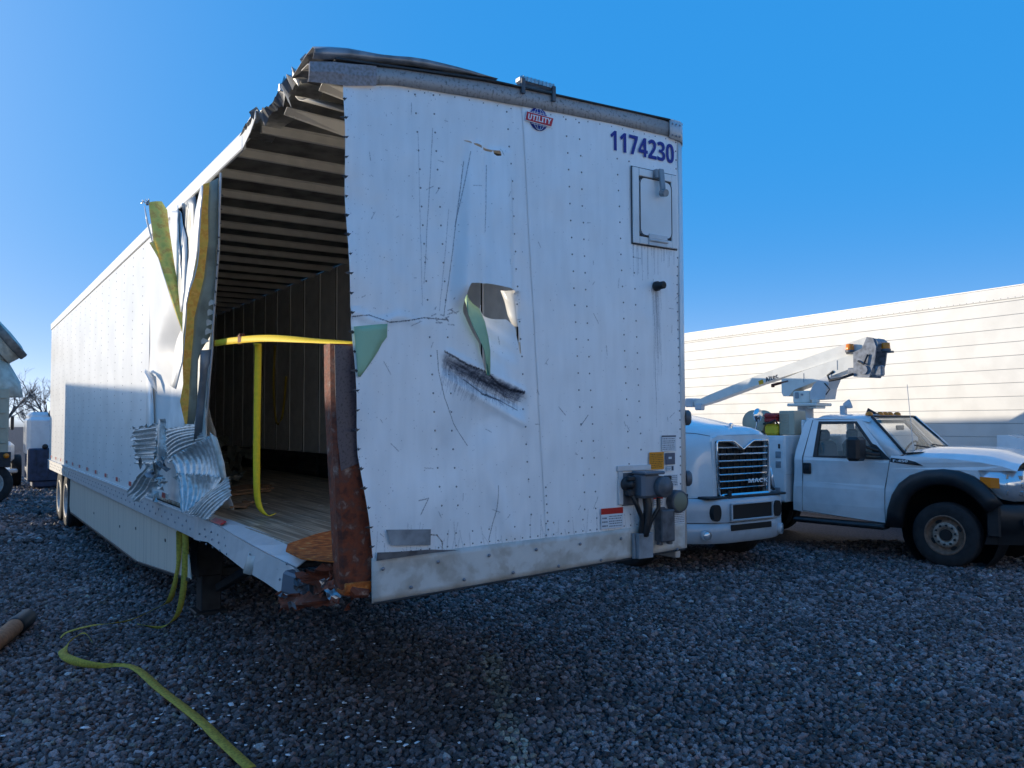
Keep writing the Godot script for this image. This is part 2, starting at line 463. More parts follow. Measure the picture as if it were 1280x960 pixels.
func make_gravel():
	var root := Node3D.new()
	root.name = "gravel"
	add_child(root)
	root.set_meta("kind", "stuff")
	root.set_meta("label", "loose blue-grey crushed stone covering the yard")
	var r := RandomNumberGenerator.new(); r.seed = 5
	var cam := Vector2(-1.7185, 4.2185)
	var fwd := Vector2(0.5553, -0.8317); var right := Vector2(0.8317, 0.5553)
	var V := 6
	var X := []; var C := []
	for i in V: X.append([]); C.append([])
	var patch := FastNoiseLite.new(); patch.seed = 8; patch.frequency = 0.5
	var bands := [[2.6, 5.6, 0.033], [5.6, 9.0, 0.037], [9.0, 13.5, 0.048], [13.5, 30.0, 0.09]]
	for bd in bands:
		var s: float = bd[2]
		var d: float = bd[0]
		while d < bd[1]:
			var half: float = d * 0.80 + 0.3
			var l := -half
			while l < half:
				var dd := d + r.randf() * s; var ll := l + r.randf() * s
				l += s
				var q := cam + fwd * dd + right * ll
				if dd > 13.5 and (q.x > 6.0 or q.x < -4.5): continue
				if q.x > 12.3: continue
				var size: float = s * r.randf_range(0.65, 1.55)
				if r.randf() < 0.06: size *= 1.4
				var bs := Basis.from_euler(Vector3(r.randf_range(-0.5, 0.5), r.randf() * TAU, r.randf_range(-0.5, 0.5))).scaled(Vector3.ONE * size)
				var k := r.randi() % V
				X[k].append(Transform3D(bs, Vector3(q.x, size * 0.10 + r.randf() * s * 0.35, q.y)))
				var v = 0.165 * exp(r.randf_range(-1.0, 0.80))
				var c := Color(v * 1.14, v * 0.97, v * 0.98)
				v *= 1.0 + 0.45 * patch.get_noise_2d(q.x * 0.8 + 40.0, q.y * 0.8) + 0.3 * patch.get_noise_2d(q.x * 3.0, q.y * 3.0 + 9.0)
				c = Color(v * 1.14, v * 0.97, v * 0.98)
				var h := r.randf()
				if h < 0.16: c = Color(v * 1.38, v * 0.95, v * 0.90)
				elif h < 0.22: c = Color(v * 1.35, v * 1.18, v * 0.95)
				elif h < 0.25: c = Color(v * 1.9, v * 1.9, v * 1.9)
				# sandy trail of paler stones in the foreground
				var tx := 0.62 + (q.y - 0.0) * -0.62
				var along := q.y
				var off: float = abs((q.x - 1.18) * 0.83 - (q.y + 0.65) * -0.02 + 0.10 * patch.get_noise_1d(q.y * 4.0))
				var ax := (q - cam).dot(right) / (q - cam).dot(fwd)
				var trail := Vector2(q.x - (1.05 + 0.62 * (q.y + 0.0) * -1.0), 0.0)
				# straight line on the ground from (0.97, 0.18) towards (2.0, -2.0)
				var a := Vector2(0.95, 0.3); var bb := Vector2(2.05, -1.75)
				var ab := (bb - a); var tt: float = clamp((q - a).dot(ab) / ab.length_squared(), -0.3, 1.0)
				var dist: float = (q - (a + ab * tt)).length() + 0.06 * patch.get_noise_2d(q.x * 6.0, q.y * 6.0)
				if dist < 0.075 and r.randf() < 0.75: c = Color(v * 1.7 + 0.03, v * 1.6 + 0.025, v * 1.3 + 0.015)
				# stones below the broken corner darkened: shade under the trailer painted in
				var shade_dist: float = (q - Vector2(0.55, -1.35)).length() + 0.35 * patch.get_noise_2d(q.x * 2.0, q.y * 2.0)
				c = c * lerp(0.62, 1.0, smoothstep(0.7, 1.6, shade_dist))
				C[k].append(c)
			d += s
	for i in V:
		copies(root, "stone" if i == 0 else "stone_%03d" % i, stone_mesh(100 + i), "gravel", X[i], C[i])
	# white paint chips and plastic shards scattered below the torn corner
	var xf := []
	for i in 120:
		var a := Vector2(0.25 + r.randfn() * 0.6, -1.5 + r.randfn() * 0.75)
		if i > 85: a = Vector2(0.3 + r.randfn() * 0.7, -0.75 + r.randfn() * 0.5)
		var s := r.randf_range(0.010, 0.026) * (1.7 if r.randf() < 0.1 else 1.0)
		xf.append(Transform3D(Basis.from_euler(Vector3(r.randf_range(-0.5, 0.5), r.randf() * TAU, r.randf_range(-0.5, 0.5))).scaled(Vector3(s * 1.2, s * 0.6, s)), Vector3(a.x, 0.035, a.y)))
	var ch := copies(self, "paint_chips", stone_mesh(300), "chip", xf)
	ch.set_meta("label", "white paint chips and plastic shards strewn on the gravel")

# ------------------------------------------------------------------ the wrecked trailer
func panel_left(y: float) -> float:
	# torn left edge of the nose sheet
	var pts := [[0.95, 0.185], [1.21, 0.188], [1.82, 0.097], [2.38, 0.067], [2.94, 0.030], [3.78, 0.0], [4.1, 0.0]]
	for i in pts.size() - 1:
		if y <= pts[i + 1][0]:
			return lerp(pts[i][1], pts[i + 1][1], clamp((y - pts[i][0]) / (pts[i + 1][0] - pts[i][0]), 0.0, 1.0))
	return 0.0

func panel_top(x: float) -> float:
	var pts := [[-0.2, 3.775], [0.0, 3.785], [0.35, 3.865], [0.655, 3.897], [1.1, 3.915], [1.48, 3.94], [2.02, 3.96], [2.6, 3.97]]
	for i in pts.size() - 1:
		if x <= pts[i + 1][0]:
			return lerp(pts[i][1], pts[i + 1][1], clamp((x - pts[i][0]) / (pts[i + 1][0] - pts[i][0]), 0.0, 1.0))
	return 3.97

func panel_bottom(x: float) -> float:
	return lerp(1.214, 1.248, clamp((x - 0.19) / 2.35, 0.0, 1.0))

var bend := FastNoiseLite.new()
func front_z(x: float, y: float) -> float:
	var z := 0.010 * bend.get_noise_2d(x * 60.0, y * 45.0) + 0.004 * bend.get_noise_2d(x * 260.0, y * 180.0)
	if x < 1.34:
		var fade: float = smoothstep(1.34, 1.16, x)
		# pushed-out tongue above the hole
		var xl: float = lerp(0.64, 0.755, (y - 2.57) / 1.04)
		var xr: float = 1.125
		if y > 2.60 and y < 3.62:
			var t := (x - xl) / (xr - xl)
			if t > 0.0 and t < 1.0:
				var edge: float = smoothstep(0.0, 0.16, t) * smoothstep(1.0, 0.80, t)
				var down := (3.62 - y) / 0.86
				z += edge * (0.012 + 0.075 * down) * smoothstep(2.60, 2.76, y)
				z += -0.018 * exp(-pow((t - 0.42) / 0.07, 2.0)) * edge
		# flap pressed in below the hole
		if x > 0.80 and x < 1.17 and y > 2.18 and y < 2.75:
			var t2 := (x - 0.86) / 0.30
			z -= 0.13 * smoothstep(2.20, 2.66, y) * sin(PI * clamp(t2, 0.0, 1.0)) * fade
			z += 0.012 * sin(x * 34.0 + y * 47.0) * smoothstep(2.2, 2.5, y) * sin(PI * clamp(t2, 0.0, 1.0))
		# gouge running down to the right
		var ly := 2.362 - (x - 0.63) * 0.40
		var inx: float = smoothstep(0.58, 0.70, x) * smoothstep(1.24, 1.15, x)
		var dy := y - ly
		z += inx * (0.022 * exp(-pow(dy / 0.022, 2.0)) - 0.034 * exp(-pow((dy + 0.075) / 0.055, 2.0)))
		z += inx * 0.012 * exp(-pow((dy + 0.16 + (x - 0.9) * 0.1) / 0.02, 2.0))
		# shallow dish lower left, ripple near the bottom
		z += -0.020 * exp(-pow((x - 0.75) / 0.30, 2.0) - pow((y - 1.85) / 0.42, 2.0))
		z += 0.018 * exp(-pow((x - 0.55) / 0.22, 2.0) - pow((y - 1.45) / 0.25, 2.0))
		z += -0.030 * exp(-pow((x - 0.93) / 0.16, 2.0) - pow((y - 1.98) / 0.16, 2.0)) + 0.016 * exp(-pow((x - 0.62) / 0.09, 2.0) - pow((y - 2.05) / 0.25, 2.0))
		z += 0.014 * exp(-pow((x - 1.02 + (y - 1.45) * 0.35) / 0.05, 2.0)) * smoothstep(1.22, 1.3, y) * smoothstep(1.75, 1.5, y)
		var cr := y - (2.53 + 0.02 * sin(x * 22.0))
		z += 0.012 * smoothstep(0.62, 0.3, x) * exp(-pow(cr / 0.02, 2.0))
		z *= lerp(1.0, fade, 0.8)
	# free torn edge lifts a little
	var dl := x - panel_left(y)
	z += 0.028 * exp(-pow(dl / 0.07, 2.0)) * (0.5 + 0.5 * sin(y * 9.0 + 1.0))
	return z

func in_poly(p: Vector2, poly: PackedVector2Array) -> bool:
	return Geometry2D.is_point_in_polygon(p, poly)

func near_poly(p: Vector2, poly: PackedVector2Array) -> Vector2:
	var best := p; var bd := 1e9
	for i in poly.size():
		var q := Geometry2D.get_closest_point_to_segment(p, poly[i], poly[(i + 1) % poly.size()])
		var d := q.distance_squared_to(p)
		if d < bd: bd = d; best = q
	return best

# sheet over x in [f_left(y), x1], with holes cut along polygons
func holed_sheet(fl: Callable, fr: Callable, fb: Callable, ft: Callable, nx: int, ny: int, holes: Array, zf: Callable, uvf: Callable) -> ArrayMesh:
	var P := []
	for j in ny + 1:
		var row := []
		for i in nx + 1:
			var s := float(i) / nx; var t := float(j) / ny
			var y0: float = lerp(1.22, 3.93, t)
			var x: float = lerp(fl.call(y0), fr.call(y0), s)
			var y: float = lerp(fb.call(x), ft.call(x), t)
			row.append(Vector2(x, y))
		P.append(row)
	var keep := []
	var cnt_in := {}; var cnt_out := {}
	for j in ny:
		for i in nx:
			var c: Vector2 = (P[j][i] + P[j + 1][i + 1]) * 0.5
			var h := -1
			for k in holes.size():
				if in_poly(c, holes[k]): h = k
			for q in [[i, j], [i + 1, j], [i, j + 1], [i + 1, j + 1]]:
				var key: int = q[1] * 1000 + q[0]
				if h >= 0: cnt_in[key] = h
				else: cnt_out[key] = true
			keep.append(h < 0)
	for key in cnt_in:
		if cnt_out.has(key):
			var j: int = key / 1000; var i: int = key % 1000
			P[j][i] = near_poly(P[j][i], holes[cnt_in[key]])
	var b := MB.new(false)
	for j in ny:
		for i in nx:
			if not keep[j * nx + i]: continue
			var c := [P[j][i], P[j][i + 1], P[j + 1][i + 1], P[j + 1][i]]
			var v := []; var u := []
			for q in c:
				v.append(Vector3(q.x, q.y, zf.call(q.x, q.y))); u.append(uvf.call(q.x, q.y))
			b.triuv(v[0], v[3], v[2], u[0], u[3], u[2])
			b.triuv(v[0], v[2], v[1], u[0], u[2], u[1])
	return b.done()

# paint scuffs, drips and specks into an image of the nose (real wear, its shapes stay put)
var PW := 1024
var PH := 1220
func px_of(x: float, y: float) -> Vector2: return Vector2(x / 2.6 * PW, (4.05 - y) / 3.1 * PH)
func dab(im: Image, p: Vector2, r: float, c: Color, a: float):
	var x0 := int(p.x - r - 1); var y0 := int(p.y - r - 1)
	for y in range(max(0, y0), min(PH, int(p.y + r + 2))):
		for x in range(max(0, x0), min(PW, int(p.x + r + 2))):
			var d := Vector2(x + 0.5, y + 0.5).distance_to(p)
			var k: float = clamp(r - d + 0.5, 0.0, 1.0) * a
			if k > 0.0: im.set_pixel(x, y, im.get_pixel(x, y).lerp(c, k))
func stroke(im: Image, a: Vector2, b: Vector2, r: float, c: Color, al: float, wob := 0.0, rr: RandomNumberGenerator = null):
	var A := px_of(a.x, a.y); var B := px_of(b.x, b.y)
	var n: int = max(2, int(A.distance_to(B) / max(0.6, r * 0.8)))
	for i in n + 1:
		var t := float(i) / n
		var p := A.lerp(B, t)
		var rad := r; var alpha := al
		if rr != null:
			p += Vector2(rr.randfn(), rr.randfn()) * wob
			rad *= rr.randf_range(0.5, 1.2); alpha *= rr.randf_range(0.2, 1.0)
		dab(im, p, rad, c, alpha)

func front_texture() -> ImageTexture:
	var r := RandomNumberGenerator.new(); r.seed = 77
	var im := Image.create(PW, PH, false, Image.FORMAT_RGB8)
	im.fill(Color(0.93, 0.93, 0.93))
	var n := FastNoiseLite.new(); n.seed = 4; n.frequency = 0.006; n.fractal_octaves = 5
	var n2 := FastNoiseLite.new(); n2.seed = 6; n2.frequency = 0.02; n2.fractal_octaves = 3
	for y in PH:
		for x in PW:
			var v := 0.938 + 0.022 * n.get_noise_2d(x, y) + 0.022 * n2.get_noise_2d(x * 2.0, y * 0.25)
			im.set_pixel(x, y, Color(v, v, v))
	var ink := Color(0.22, 0.23, 0.27)
	# bug and dirt specks, thicker to the upper left
	for i in 2600:
		var p := Vector2(r.randf() * PW, r.randf() * PH)
		var dens: float = 0.35 + 0.65 * clamp(1.0 - p.x / 560.0, 0.0, 1.0)
		if r.randf() > dens: continue
		dab(im, p, r.randf_range(0.4, 1.0), ink, r.randf_range(0.15, 0.6))
	for i in 70:
		var p := Vector2(r.randf_range(0.05, 2.5), r.randf_range(1.3, 3.8))
		var q := p + Vector2(r.randfn(), r.randfn()) * 0.03
		stroke(im, p, q, 0.7, ink, 0.4, 0.3, r)
	# scuff below the hole: soft black rubber smear with fine fanned scratches
	for i in 900:
		var t := r.randf()
		var dn: float = abs(r.randfn()) * 0.055 * (1.2 - 0.7 * t)
		var p := px_of(0.635 + t * 0.55 - dn * 0.25, 2.352 - t * 0.212 - dn)
		dab(im, p, r.randf_range(1.5, 6.0), Color(0.27, 0.30, 0.38), r.randf_range(0.02, 0.085))
	for i in 420:
		var t := r.randf()
		var top := Vector2(0.64 + t * 0.53, 2.35 - t * 0.215 - r.randf() * 0.05)
		var ln: float = r.randf_range(0.02, 0.20) * (1.0 - 0.6 * t)
		stroke(im, top, top + Vector2(-ln * 0.28 + r.randfn() * 0.006, -ln), r.randf_range(0.4, 0.8), Color(0.30, 0.33, 0.40), r.randf_range(0.06, 0.28), 0.25, r)
	for i in 160:
		var t := r.randf() * 0.85
		var q := Vector2(0.65 + t * 0.5, 2.335 - t * 0.2 - abs(r.randfn()) * 0.03)
		stroke(im, q, q + Vector2(r.randf_range(0.04, 0.14), -r.randf_range(0.015, 0.06)), r.randf_range(0.5, 1.8), Color(0.16, 0.18, 0.24), r.randf_range(0.06, 0.26), 0.4, r)
	for l in [[Vector2(0.63, 2.365), Vector2(0.78, 2.295), 2.0], [Vector2(0.78, 2.295), Vector2(0.92, 2.25), 2.6], [Vector2(0.92, 2.245), Vector2(1.02, 2.18), 2.2], [Vector2(1.02, 2.18), Vector2(1.10, 2.15), 1.6], [Vector2(1.10, 2.15), Vector2(1.19, 2.135), 2.8], [Vector2(0.78, 2.21), Vector2(0.90, 2.135), 1.2], [Vector2(0.90, 2.13), Vector2(0.97, 2.108), 2.6], [Vector2(0.97, 2.108), Vector2(1.04, 2.085), 1.6], [Vector2(1.04, 2.085), Vector2(1.15, 2.03), 0.8]]:
		for k in 4: stroke(im, l[0], l[1], l[2] * 0.7, Color(0.12, 0.13, 0.17), 0.36, l[2] * 0.5, r)
	# arcs of scratches left of the scuff
	var prev := Vector2(0.585, 2.37)
	for p in [Vector2(0.595, 2.25), Vector2(0.63, 2.10), Vector2(0.70, 1.95), Vector2(0.80, 1.82)]:
		stroke(im, prev, p, 0.8, ink, 0.7, 0.3, r); prev = p
	# creases over the tongue
	for l in [[Vector2(0.76, 3.50), Vector2(0.628, 2.57), 0.75], [Vector2(0.555, 3.66), Vector2(0.50, 2.75), 0.4], [Vector2(0.80, 3.56), Vector2(0.70, 3.10), 0.6], [Vector2(0.915, 3.50), Vector2(0.88, 3.08), 0.45], [Vector2(0.46, 3.62), Vector2(0.49, 2.62), 0.25], [Vector2(1.09, 3.45), Vector2(1.10, 3.10), 0.35], [Vector2(0.66, 3.2), Vector2(0.60, 2.6), 0.3]]:
		stroke(im, l[0], l[1], 0.8, Color(0.3, 0.32, 0.38), l[2], 0.25, r)
	# crack running in from the left edge
	prev = Vector2(0.06, 2.53)
	for p in [Vector2(0.16, 2.545), Vector2(0.28, 2.512), Vector2(0.40, 2.53), Vector2(0.50, 2.553), Vector2(0.655, 2.55)]:
		stroke(im, prev, p, 1.1, Color(0.15, 0.16, 0.2), 0.8, 0.3, r); prev = p
	for i in 14:
		var a := Vector2(r.randf_range(0.56, 0.70), r.randf_range(2.50, 2.62))
		stroke(im, a, a + Vector2(r.randf_range(-0.04, 0.05), r.randf_range(-0.02, 0.02)), 1.4, Color(0.35, 0.37, 0.42), 0.5, 0.5, r)
	# drip below the black plug, soot above the rail
	for i in 40:
		var x := 2.285 + r.randfn() * 0.018
		stroke(im, Vector2(x, 2.87), Vector2(x + 0.012, 2.87 - abs(r.randfn()) * 0.45), 1.2, Color(0.38, 0.40, 0.44), 0.14, 0.3, r)
	for i in 26:
		var x := r.randf_range(2.08, 2.48)
		stroke(im, Vector2(x, 3.16), Vector2(x, 3.16 - r.randf() * 0.25), 0.9, Color(0.42, 0.44, 0.48), 0.3, 0.2, r)
	for i in 60:
		var x := r.randf_range(0.2, 2.5)
		stroke(im, Vector2(x, 1.25 + r.randf() * 0.15), Vector2(x + r.randfn() * 0.02, 1.22), 1.2, Color(0.45, 0.46, 0.48), 0.18, 0.4, r)
	# handwriting-like scratches near the tape patch, cut line by the lower seam
	for l in [[Vector2(0.46, 1.52), Vector2(0.52, 1.53)], [Vector2(0.52, 1.53), Vector2(0.47, 1.44)], [Vector2(1.0, 1.58), Vector2(0.985, 1.44)], [Vector2(0.985, 1.44), Vector2(0.93, 1.26)], [Vector2(1.62, 1.93), Vector2(1.68, 2.0)], [Vector2(1.45, 2.05), Vector2(1.5, 2.0)]]:
		stroke(im, l[0], l[1], 0.9, Color(0.3, 0.32, 0.36), 0.7, 0.3, r)
	prev = Vector2(0.53, 1.325)
	for p in [Vector2(0.575, 1.32), Vector2(0.61, 1.28), Vector2(0.615, 1.225)]:
		stroke(im, prev, p, 1.3, Color(0.28, 0.24, 0.22), 0.8, 0.3, r); prev = p
	return ImageTexture.create_from_image(im)

func dome(r: float, h: float) -> ArrayMesh:
	var b := MB.new(false)
	b.lathe([Vector2(r, 0), Vector2(r * 0.8, h * 0.7), Vector2(0, h)], Vector3.ZERO, Vector3.BACK, 8)
	return b.done()

func sticker_texture(w: int, h: int, bg: Color, ink: Color, lines: Array) -> ImageTexture:
	# lines: [x0, y0, x1, y1, colour] blocks in fractions, plus rows of illegible small print
	var im := Image.create(w, h, false, Image.FORMAT_RGB8)
	im.fill(bg)
	var r := RandomNumberGenerator.new(); r.seed = w * 31 + h
	for l in lines:
		if l[4] is Color:
			im.fill_rect(Rect2i(int(l[0] * w), int(l[1] * h), int((l[2] - l[0]) * w), int((l[3] - l[1]) * h)), l[4])
		else:
			var n: int = l[4]
			for i in n:
				var y := int((l[1] + (l[3] - l[1]) * (i + 0.3) / n) * h)
				var x := int(l[0] * w)
				while x < int(l[2] * w) - 2:
					var k := r.randi_range(2, 7)
					im.fill_rect(Rect2i(x, y, min(k, int(l[2] * w) - x), max(1, int((l[3] - l[1]) * h / n * 0.45))), ink)
					x += k + 2
	return ImageTexture.create_from_image(im)

func sticker(parent: Node, nm: String, x0: float, y0: float, x1: float, y1: float, z: float, tex: ImageTexture, label := ""):
	var b := MB.new()
	var a := Vector3(x0, y0, z); var c := Vector3(x1, y1, z)
	var v := [a, Vector3(x0, y1, z), c, Vector3(x1, y0, z)]
	b.triuv(v[0], v[1], v[2], Vector2(0, 1), Vector2(0, 0), Vector2(1, 0))
	b.triuv(v[0], v[2], v[3], Vector2(0, 1), Vector2(1, 0), Vector2(1, 1))
	var m := StandardMaterial3D.new()
	m.albedo_texture = tex; m.roughness = 0.4; m.cull_mode = BaseMaterial3D.CULL_DISABLED
	return part(parent, nm, b, m, label)

func text_part(parent: Node, nm: String, s: String, pos: Vector3, height: float, width: float, matn: String, b := Basis.IDENTITY, font := "Droid Sans", bold := true, depth := 0.003):
	var f := SystemFont.new()
	f.font_names = PackedStringArray([font])
	f.font_weight = 700 if bold else 400
	var t := TextMesh.new()
	t.text = s; t.font = f; t.font_size = 64; t.pixel_size = 0.01; t.depth = depth / max(0.001, height) * 0.45
	t.curve_step = 1.0
	var box := t.get_aabb()
	var sx: float = width / max(0.01, box.size.x); var sy: float = height / max(0.01, box.size.y)
	var m := part(parent, nm, t, matn)
	var c := box.get_center()
	m.transform = Transform3D(b * Basis.from_scale(Vector3(sx, sy, sy)), pos) * Transform3D(Basis.IDENTITY, Vector3(-c.x, -c.y, 0))
	return m

func patch_sheet(c: Array, n: int, m: int, waves: float, amp: float, bulge: float, thick := 0.002, along_t := false, jag := 0.0, seed_ := 1) -> ArrayMesh:
	# corrugated, dented sheet spanning four corners (c00, c10, c11, c01)
	var r := RandomNumberGenerator.new(); r.seed = seed_
	var nrm: Vector3 = (c[1] - c[0]).cross(c[3] - c[0]).normalized()
	var G := []
	for j in m + 1:
		var row := []
		for i in n + 1:
			var s := float(i) / n; var t := float(j) / m
			var p: Vector3 = c[0].lerp(c[1], s).lerp(c[3].lerp(c[2], s), t)
			var ph := (t if along_t else s) * waves
			var w := asin(sin(ph * TAU)) / (PI * 0.5)
			p += nrm * (clamp(w * 1.6, -1.0, 1.0) * amp + bulge * sin(PI * s) * sin(PI * (t * 0.9 + 0.05)) + amp * 0.8 * sin(t * 7.0 + s * 3.0 + seed_))
			if jag > 0.0 and (i == 0 or i == n or j == 0 or j == m):
				p += Vector3(r.randfn(), r.randfn(), r.randfn()) * jag
			row.append(p)
		G.append(row)
	var b := MB.new()
	b.sheet(G, thick)
	return b.done()

func shard_cluster(c: Vector3, size: float, count: int, seed_: int) -> ArrayMesh:
	# crumpled scraps of torn aluminium
	var r := RandomNumberGenerator.new(); r.seed = seed_
	var b := MB.new()
	for i in count:
		var o := c + Vector3(r.randfn(), r.randfn() * 0.6, r.randfn()) * size * 0.45
		var d := Vector3(r.randfn(), r.randfn(), r.randfn()).normalized() * size * r.randf_range(0.25, 0.7)
		var e := Vector3(r.randfn(), r.randfn(), r.randfn()).normalized() * size * r.randf_range(0.15, 0.45)
		var k := d.cross(e).normalized() * size * 0.2
		b.sheet([[o, o + e * 0.5 + k, o + e], [o + d * 0.5 + k * r.randfn(), o + d * 0.5 + e * 0.5, o + d * 0.5 + e * 0.9 - k], [o + d, o + d + e * 0.4 - k, o + d * 0.9 + e]], 0.002)
	return b.done()

func tyre(parent: Node, c: Vector3, r: float, w: float, side: float, rim_mat := "rim", turn_axis := Vector3.RIGHT) -> MeshInstance3D:
	# wheel with its axle along x; side = sign of the outer face
	var b := MB.new(false)
	var h := w * 0.5
	b.lathe([Vector2(r * 0.60, -h * 0.92), Vector2(r * 0.72, -h), Vector2(r * 0.92, -h * 0.95), Vector2(r * 0.985, -h * 0.78), Vector2(r, -h * 0.5)], c, turn_axis, 40)
	b.lathe([Vector2(r, h * 0.5), Vector2(r * 0.985, h * 0.78), Vector2(r * 0.92, h * 0.95), Vector2(r * 0.72, h), Vector2(r * 0.60, h * 0.92)], c, turn_axis, 40)
	b.smooth(false)
	var gr := [-0.5, -0.30, -0.27, -0.05, 0.05, 0.27, 0.30, 0.5]
	for i in gr.size() - 1:
		var dip := 0.975 if (i == 1 or i == 3 or i == 5) else 1.0
		b.lathe([Vector2(r * 1.0, h * gr[i]), Vector2(r * dip, h * gr[i]), Vector2(r * dip, h * gr[i + 1]), Vector2(r * 1.0, h * gr[i + 1])], c, turn_axis, 40)
	var t := part(parent, "wheel", b, "rubber")
	var q := MB.new(false)
	var s := side
	q.lathe([Vector2(r * 0.62, s * h * 0.90), Vector2(r * 0.60, s * h * 0.97), Vector2(r * 0.565, s * h * 0.97), Vector2(r * 0.54, s * h * 0.7), Vector2(r * 0.50, s * h * 0.30), Vector2(r * 0.40, s * h * 0.36), Vector2(r * 0.36, s * h * 0.52), Vector2(r * 0.20, s * h * 0.52), Vector2(r * 0.20, s * h * 0.2), Vector2(0, s * h * 0.2)], c, turn_axis, 40)
	part(t, "rim", q, rim_mat)
	return t

func make_trailer():
	var T := thing("wrecked_trailer", "white box trailer with torn open front corner and holed nose", "trailer")
	bend.seed = 12; bend.frequency = 0.02; bend.fractal_octaves = 3
	# ---- nose sheets
	var holeA := PackedVector2Array([Vector2(0.745, 2.735), Vector2(0.76, 2.765), Vector2(0.872, 2.772), Vector2(1.08, 2.752), Vector2(1.118, 2.765), Vector2(1.141, 2.69), Vector2(1.150, 2.556), Vector2(1.163, 2.40), Vector2(1.165, 2.31), Vector2(1.153, 2.40), Vector2(1.138, 2.54), Vector2(1.10, 2.588), Vector2(1.03, 2.592), Vector2(0.985, 2.605), Vector2(0.915, 2.635), Vector2(0.878, 2.668), Vector2(0.90, 2.53), Vector2(0.92, 2.42), Vector2(0.922, 2.32), Vector2(0.912, 2.235), Vector2(0.893, 2.32), Vector2(0.865, 2.42), Vector2(0.81, 2.50), Vector2(0.755, 2.60), Vector2(0.742, 2.67)])
	var holeB := PackedVector2Array([Vector2(0.752, 3.625), Vector2(0.80, 3.628), Vector2(0.88, 3.612), Vector2(0.95, 3.596), Vector2(1.01, 3.604), Vector2(1.022, 3.575), Vector2(0.985, 3.565), Vector2(0.945, 3.583), Vector2(0.87, 3.598), Vector2(0.80, 3.614)])
	var uvf := func(x, y): return Vector2(x / 2.6, (4.05 - y) / 3.1)
	var skin := StandardMaterial3D.new()
	skin.albedo_texture = front_texture(); skin.roughness = 0.30
	skin.cull_mode = BaseMaterial3D.CULL_DISABLED
	var seam_x := func(y): return 1.178 + (3.905 - y) * 0.0628
	part(T, "nose_sheet", holed_sheet(panel_left, func(y): return seam_x.call(y) + 0.03, panel_bottom, panel_top, 110, 150, [holeA, holeB], front_z, uvf), skin, "torn and dented white nose sheet with a ragged hole")
	part(T, "nose_sheet", holed_sheet(seam_x, func(_y): return 2.535, panel_bottom, panel_top, 30, 60, [], func(x, y): return front_z(x, y) + 0.0045, uvf), skin, "flat white nose sheet carrying the number")
	# green back of the torn flap standing in the hole
	var fl := MB.new(false)
	fl.ribbon([[Vector3(0.742, 2.70, 0.035), Vector3(0.775, 2.70, -0.03)], [Vector3(0.742, 2.64, 0.04), Vector3(0.83, 2.655, -0.05)], [Vector3(0.752, 2.58, 0.035), Vector3(0.875, 2.625, -0.04)], [Vector3(0.79, 2.51, 0.03), Vector3(0.895, 2.55, -0.01)], [Vector3(0.835, 2.445, 0.025), Vector3(0.910, 2.46, 0.005)], [Vector3(0.873, 2.38, 0.022), Vector3(0.920, 2.38, 0.01)], [Vector3(0.893, 2.31, 0.016), Vector3(0.921, 2.31, 0.01)], [Vector3(0.912, 2.235, 0.01), Vector3(0.914, 2.235, 0.008)]], 0.003, 4, -0.02)
	part(T, "torn_flap", fl, "green", "green backed flap of skin curling out of the hole")
	var jf := MB.new(false)
	jf.ribbon([[Vector3(1.075, 2.765, -0.10), Vector3(1.125, 2.762, -0.004)], [Vector3(1.11, 2.70, -0.11), Vector3(1.146, 2.68, -0.004)], [Vector3(1.125, 2.62, -0.10), Vector3(1.153, 2.60, -0.004)], [Vector3(1.135, 2.55, -0.06), Vector3(1.156, 2.54, -0.004)]], 0.003, 3, 0.012)
	part(T, "torn_flap", jf, "white", "white inner lip of skin bent into the hole")
	# green primer showing where the skin folded over at the left edge
	var gp := MB.new(false)
	var gl := []
	for k in 9:
		var t := k / 8.0
		var y: float = lerp(2.475, 2.205, t)
		var xa := panel_left(y) + 0.004
		var xb: float = lerp(0.268, xa + 0.02, pow(t, 1.7)) if t > 0.25 else 0.268 - 0.01 * t
		var row := []
		for c in 5:
			var x: float = lerp(xa, max(xb, xa + 0.004), c / 4.0)
			row.append(Vector3(x, y + 0.03 * (c / 4.0) * (1.0 - t), front_z(x, y) + 0.006 + 0.012 * (1.0 - c / 4.0)))
		gl.append(row)
	gp.sheet(gl, 0.002)
	part(T, "folded_corner", gp, "green", "green folded triangle at the sheet's left edge")
	# ---- rivets of the nose
	var xf := []
	var rv := func(x, y, s): xf.append(Transform3D(Basis.IDENTITY.scaled(Vector3.ONE * s), Vector3(x, y, front_z(x, y) + (0.005 if x > 1.34 else 0.0))))
	for c in [[0.44, 3.831, 0.612, 1.378, 0.105], [0.557, 3.852, 0.727, 1.37, 0.105], [1.07, 3.86, 1.241, 1.285, 0.105], [1.518, 3.90, 1.653, 1.29, 0.105], [1.625, 3.90, 1.745, 1.29, 0.105], [1.953, 3.72, 2.03, 1.568, 0.105], [2.06, 3.72, 2.14, 1.66, 0.105], [1.20, 3.90, 1.362, 1.24, 0.052], [2.497, 3.93, 2.502, 1.27, 0.062]]:
		var n := int((c[1] - c[3]) / c[4])
		for i in n:
			var t := float(i) / n
			var x: float = lerp(c[0], c[2], t); var y: float = lerp(c[1], c[3], t)
			if in_poly(Vector2(x, y), holeA): continue
			if Rect2(2.05, 3.14, 0.46, 0.56).has_point(Vector2(x, y)): continue
			rv.call(x + rng.randfn() * 0.001, y, 1.0)
	var x0 := 0.24
	while x0 < 2.5:
		rv.call(x0, panel_bottom(x0) + 0.028, 0.9)
		if x0 > 0.5 and int(x0 * 20.0) % 2 == 0: rv.call(x0, panel_bottom(x0) + 0.10, 0.9)
		x0 += 0.058
	x0 = 0.40
	while x0 < 2.5:
		rv.call(x0, panel_top(x0) - 0.028, 0.7); x0 += 0.1
